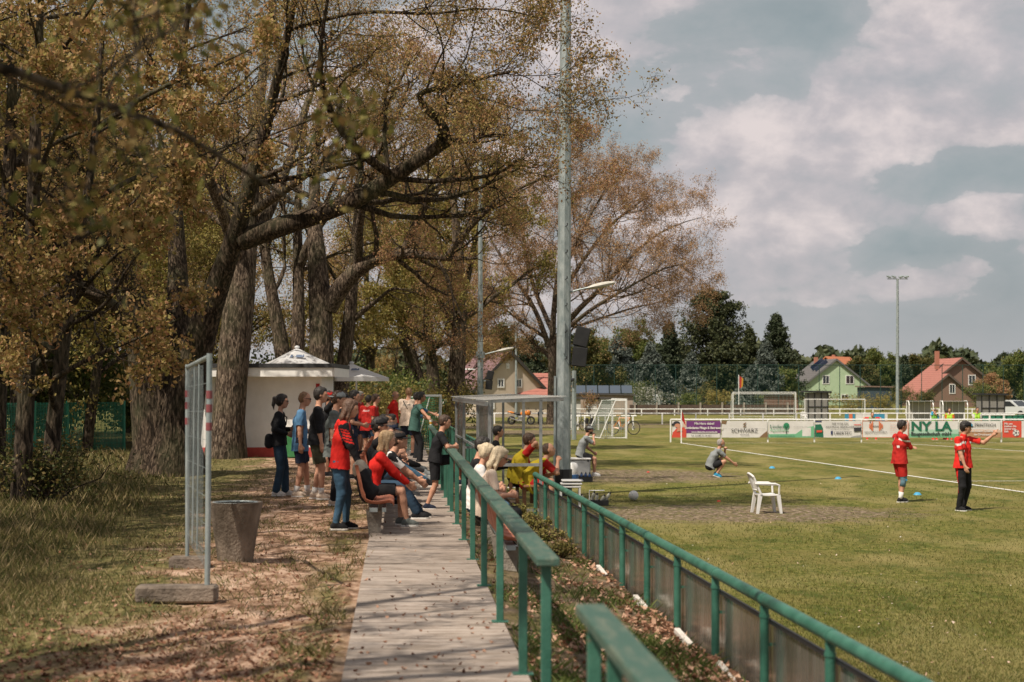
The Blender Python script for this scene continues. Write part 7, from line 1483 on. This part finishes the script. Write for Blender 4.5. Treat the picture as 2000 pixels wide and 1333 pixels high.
sit('person in black with grey shoes stretched out at the far end of the walkway', 35.6, (20, 26), 1.78, hair=('short', 'dark'), top='black', lowc='black', low='trousers', shoe='lgrey', sleeve='long', vox=.016, feet=[(.75, .12, .1), (.85, -.1, .2)])
# ---- boy on the rail
person('boy in a black T-shirt and shorts leaning on the handrail with one knee up', (px2(851, 25.9), 25.9, BZ + .03), 3, 1.44, hair=('short', 'brown'), top='black', lowc='black', shoe='navy', pel=(-.02, 0, .93), lean=(12, 20), head=(8, 0), feet=[(.46, .10, .52), (-.16, -.10, .085)], poleK=[(.6, .1, 1), (1, 0, 0)], hands=[(.34, .10, 1.17), (.36, -.08, 1.17)], hdir=[(.6, -.6, 0), (.5, .7, 0)], poleA=[(-.2, 1, -.5), (-.2, -1, -.5)], vox=.014, untuck=.02)
# ---- lower row
def sit2(label, D, lean, h=1.7, c_=1.06, **kw):
    return person(label, (pathx(D, c_), D, .48), kw.pop('yaw', 4), h, pel=(0, 0, .51 * 1.78 / h), lean=lean, feet=[(.48, .12, .085), (.44, -.12, .085)], poleK=[(.3, .15, 1), (.3, -.15, 1)], group='spectators in the lower row', **kw)
def phone(root, J, H, HM): b = MB(); c_ = J['W'][1] + Vector((.08, -.05, .03)); b.box(c_, (.10, .07, .012), M=Matrix.Rotation(R(-25), 3, 'Y')); b.build('phone', M_black, root)
sit2('long pale haired woman in a cream T-shirt looking at her phone in the lower row', 21.3, (12, 20), 1.72, female=True, hair=('long', 'pale'), glasses='sun', top='cream', lowc='black', low='jeans', shoe='white', hands=[(.34, .06, .72), (.36, -.08, .72)], head=(22, -6), extras=phone)
sit2('woman with pale hair in a bun and a white T-shirt in the lower row', 22.6, (10, 18), 1.70, c_=1.0, female=True, hair=('bun', 'pale'), top='white', lowc='jeans', low='jeans', hands=[(.34, .06, .72), (.36, -.08, .72)], head=(18, 0))
sit2('dark haired man with a beard at the far side of the lower row', 24.0, (12, 20), 1.80, c_=1.0, hair=('short', 'dark'), beard=True, top='black', lowc='black', hands=[(.40, .1, .65), (.40, -.1, .65)], head=(10, 0))
# ---- substitutes in the dugout
bib = [CM['yellow'], CM['redd']]
def sub(label, D, X, lean, **kw): return person(label, (X, D, .42), 4, kw.pop('h', 1.78), pel=(0, 0, .47), lean=lean, feet=[(.46, .12, .085), (.42, -.12, .085)], poleK=[(.3, .15, 1), (.3, -.15, 1)], topmats=kw.pop('mats', bib), pat=p_sleeve(.15), group='substitutes in the dugout', untuck=.05, **kw)
sub('substitute in a yellow bib bent forward, hand at chin, nearest in the dugout', 29.3, .24, (40, 52), hair=('buzz', 'brown'), lowc='redd', low='shorts', hands=[(.50, .10, .62), ('H', .10, -.02, -.22)], head=(-16, 0), curl=1.2)
sub('substitute in a yellow bib shading his eyes with one hand, middle of the dugout', 30.4, .10, (14, 24), hair=('short', 'brown'), lowc='black', low='trousers', hands=[(.42, .1, .6), ('H', .14, -.07, -.10)], curl=.5, head=(4, 0))
sub('substitute in a yellow bib over a black shirt, farthest in the dugout', 31.8, .02, (26, 36), hair=('short', 'dark'), lowc='black', low='trousers', mats=[CM['yellow'], CM['black']], hands=[(.45, .1, .6), (.45, -.1, .62)], head=(6, 0))
person('man in dark clothes with dark hair standing low inside the far end of the shelter', (px2(960, 36), 36, .42), 0, 1.76, pel=(0, 0, .48), lean=(10, 16), feet=[(.46, .12, .085), (.42, -.12, .085)], poleK=[(.3, .1, 1), (.3, -.1, 1)], hands=[(.4, .1, .6), (.4, -.1, .6)], hair=('short', 'dark'), top='black', low='trousers', lowc='black', vox=.016)
# ---- pitch side
person('coach with a white and navy cap in a grey T-shirt sitting on the cool box', (1.97, 49.0, 0), 2, 1.80, pel=(-.02, 0, .64), lean=(20, 30), hair=('short', 'dark'), beard=True, cap=('lgrey', 'navy'), top='lgrey', lowc='black', low='shorts', shoe='white', feet=[(.40, .14, .085), (.38, -.12, .085)], poleK=[(.4, .15, 1), (.4, -.15, 1)], hands=[(.38, .14, .66), ('H', .13, -.02, -.17)], head=(4, 0), curl=1.1, vox=.014, group='coaching staff on the pitch')
person('grey haired coach in a grey T-shirt squatting on the grass with one arm hanging forward', (px2(1397, 48.4), 48.4, 0), 4, 1.78, pel=(-.16, 0, .33), lean=(30, 38), hair=('buzz', 'grey'), beard=True, top='lgrey', lowc='black', low='shorts', shoe='sky', feet=[(.08, .14, .12), (.02, -.12, .10)], foot_pitch=(24, 18), poleK=[(1, .3, 1), (1, -.3, 1)], hands=[('H', .10, .02, -.20), (.52, -.16, .38)], poleA=[(.3, .6, -1), (.3, -.6, -1)], head=(-6, 0), vox=.014, group='coaching staff on the pitch', curl=(1.1, .5), untuck=.02)
def brace(root, J, H, HM):
    k, a, h_ = J['K'][-1], J['A'][-1], J['pel'] + Vector((0, -.09, -.03)); b = MB(); b.tube([k + (h_ - k) * .26, k + (h_ - k) * .08, k, k + (a - k) * .12, k + (a - k) * .36], [.086, .076, .070, .064, .064], 16); b.build('knee_brace', CM['brace'], root, smooth=True)
    b = MB(); b.tube([k + Vector((.03, -.062, 0)), k + Vector((.03, -.078, 0))], .022, 12); b.build('brace_hinge', CM['sky'], root)
person('man in red tracksuit top and red shorts with a knee brace, arms crossed', gnd(1757, 981), 16, 1.79, hair=('short', 'dark'), top='red', topmats=[CM['redd'], CM['white']], pat=p_yoke, sleeve='long', collar=True, lowc='redd', low='shorts', shoe='black', socks='high', lean=(0, 4), head=(10, -8), feet=[(.10, .12, .085), (-.04, -.11, .085)], hands=[(.26, -.07, 1.20), (.27, .10, 1.25)], poleA=[(.2, .9, -.9), (.2, -.9, -.9)], hdir=[(.1, -1, .1), (.1, 1, .1)], extras=brace, build=1.06, vox=.0125, group='coaching staff on the pitch', untuck=.07)
k_ = W2(-52, 1.82)
def crest(root, J, H, HM):
    f_, l_, u_ = J['fx'], J['ly'], J['up']; c_ = J['chest'] + f_ * .112 + u_ * .10; b = MB()
    b.ell(c_ - l_ * .08, (.008, .028, .034), Matrix((f_, l_, u_)).transposed(), 10, 6); b.ell(c_ + l_ * .085, (.008, .022, .025), Matrix((f_, l_, u_)).transposed(), 10, 6); b.build('crest', CM['white'], root)
person('coach in a red polo shirt, black tracksuit trousers and black cap pointing right', gnd(1878, 998), -52, 1.83, hair=('short', 'dark'), cap='black', top='red', topmats=[CM['red'], CM['white']], pat=p_yoke, collar=True, low='trousers', lowc='black', lowmats=[CM['black'], CM['red']], lowpat=lambda V, J: ((V[:, 1] < -.15) & (np.abs(V[:, 0] - J['pel'].x) < .022)).astype(int), shoe='black', lean=(0, 4), head=(6, 44), pel=k_(.03, 0, .96), feet=[(*k_(.08, .18, .085), 20), (*k_(-.06, -.04, .085), 0)], hands=[k_(.62, -.10, 1.55), k_(.0, -.26, .92)], poleA=[(-.2, .3, -1), (-.3, -1, -.2)], poleK=[k_(1, -.2, 0), k_(.4, -1, 0)], curl=('point', .5), extras=crest, build=1.04, vox=.0125, group='coaching staff on the pitch')
# ---- young players beyond the boards
def kid(label, x, D, yaw, mats, **kw): return person(label, (px2(x, D), D, 0), yaw, kw.pop('h', 1.52), topmats=mats, pat=p_sleeve(.15), top='black', lowc=kw.pop('lowc', 'black'), low='shorts', shoe=kw.pop('shoe', 'red'), vox=.018, group='young players warming up behind the boards', **kw)
kid('young player in a green bib over blue, hand raised to the face', 1825, 83.5, -75, [CM['green'], CM['sky']], hair=('short', 'auburn'), hands=[(.1, .25, .85), ('H', .13, -.04, -.10)], head=(24, 0))
kid('dark haired young player in a lime bib looking down, left one of the touching pair', 1846, 84.2, -60, [CM['lime'], CM['white']], hair=('short', 'dark'), head=(26, 0), h=1.46)
kid('young player in a lime bib over orange red, right one of the touching pair', 1855, 83.2, -110, [CM['lime'], CM['orange']], hair=('short', 'auburn'), h=1.55)
kid('young player in a lime bib over a white shirt standing alone at the right', 1908, 83.5, -85, [CM['lime'], CM['white']], hair=('short', 'brown'), h=1.58)
kid('young player in a lime bib and red sleeves bent down with both arms out', 1702, 84, -90, [CM['green'], CM['red']], hair=('short', 'auburn'), pel=(-.12, 0, .80), lean=(38, 50), hands=[(.25, .48, .95), (.25, -.48, .95)], feet=[(.02, .24, .085), (.02, -.24, .085)], poleA=[(-.3, 1, .6), (-.3, -1, .6)], head=(-20, 0), h=1.6, poleK=[(1, .5, 0), (1, -.5, 0)])
person('man in a black T-shirt and dark cap half hidden behind the tall man', bank(664, 33), 6, 1.76, hair=('short', 'dark'), cap='black', top='black', lowc='navy', vox=.015, group='spectators standing on the bank')
person('man in red with sunglasses standing between the dark cap and the red jacket', bank(730, 43), -6, 1.70, hair=('short', 'brown'), glasses='sun', top='redd', lowc='jeansd', low='jeans', vox=.016, group='spectators standing by the kiosk')
sit('person with brown hair bent low beside the man in the navy cap', 26.8, (30, 38), 1.7, hair=('short', 'auburn'), top='black', sleeve='long', lowc='jeans', low='jeans', shoe='black', c_=-.46, vox=.015)
sit('child with a fair fringe leaning forward on the far seats', 30.1, (20, 26), 1.55, hair=('short', 'blond'), top='lgrey', lowc='navy', vox=.015)
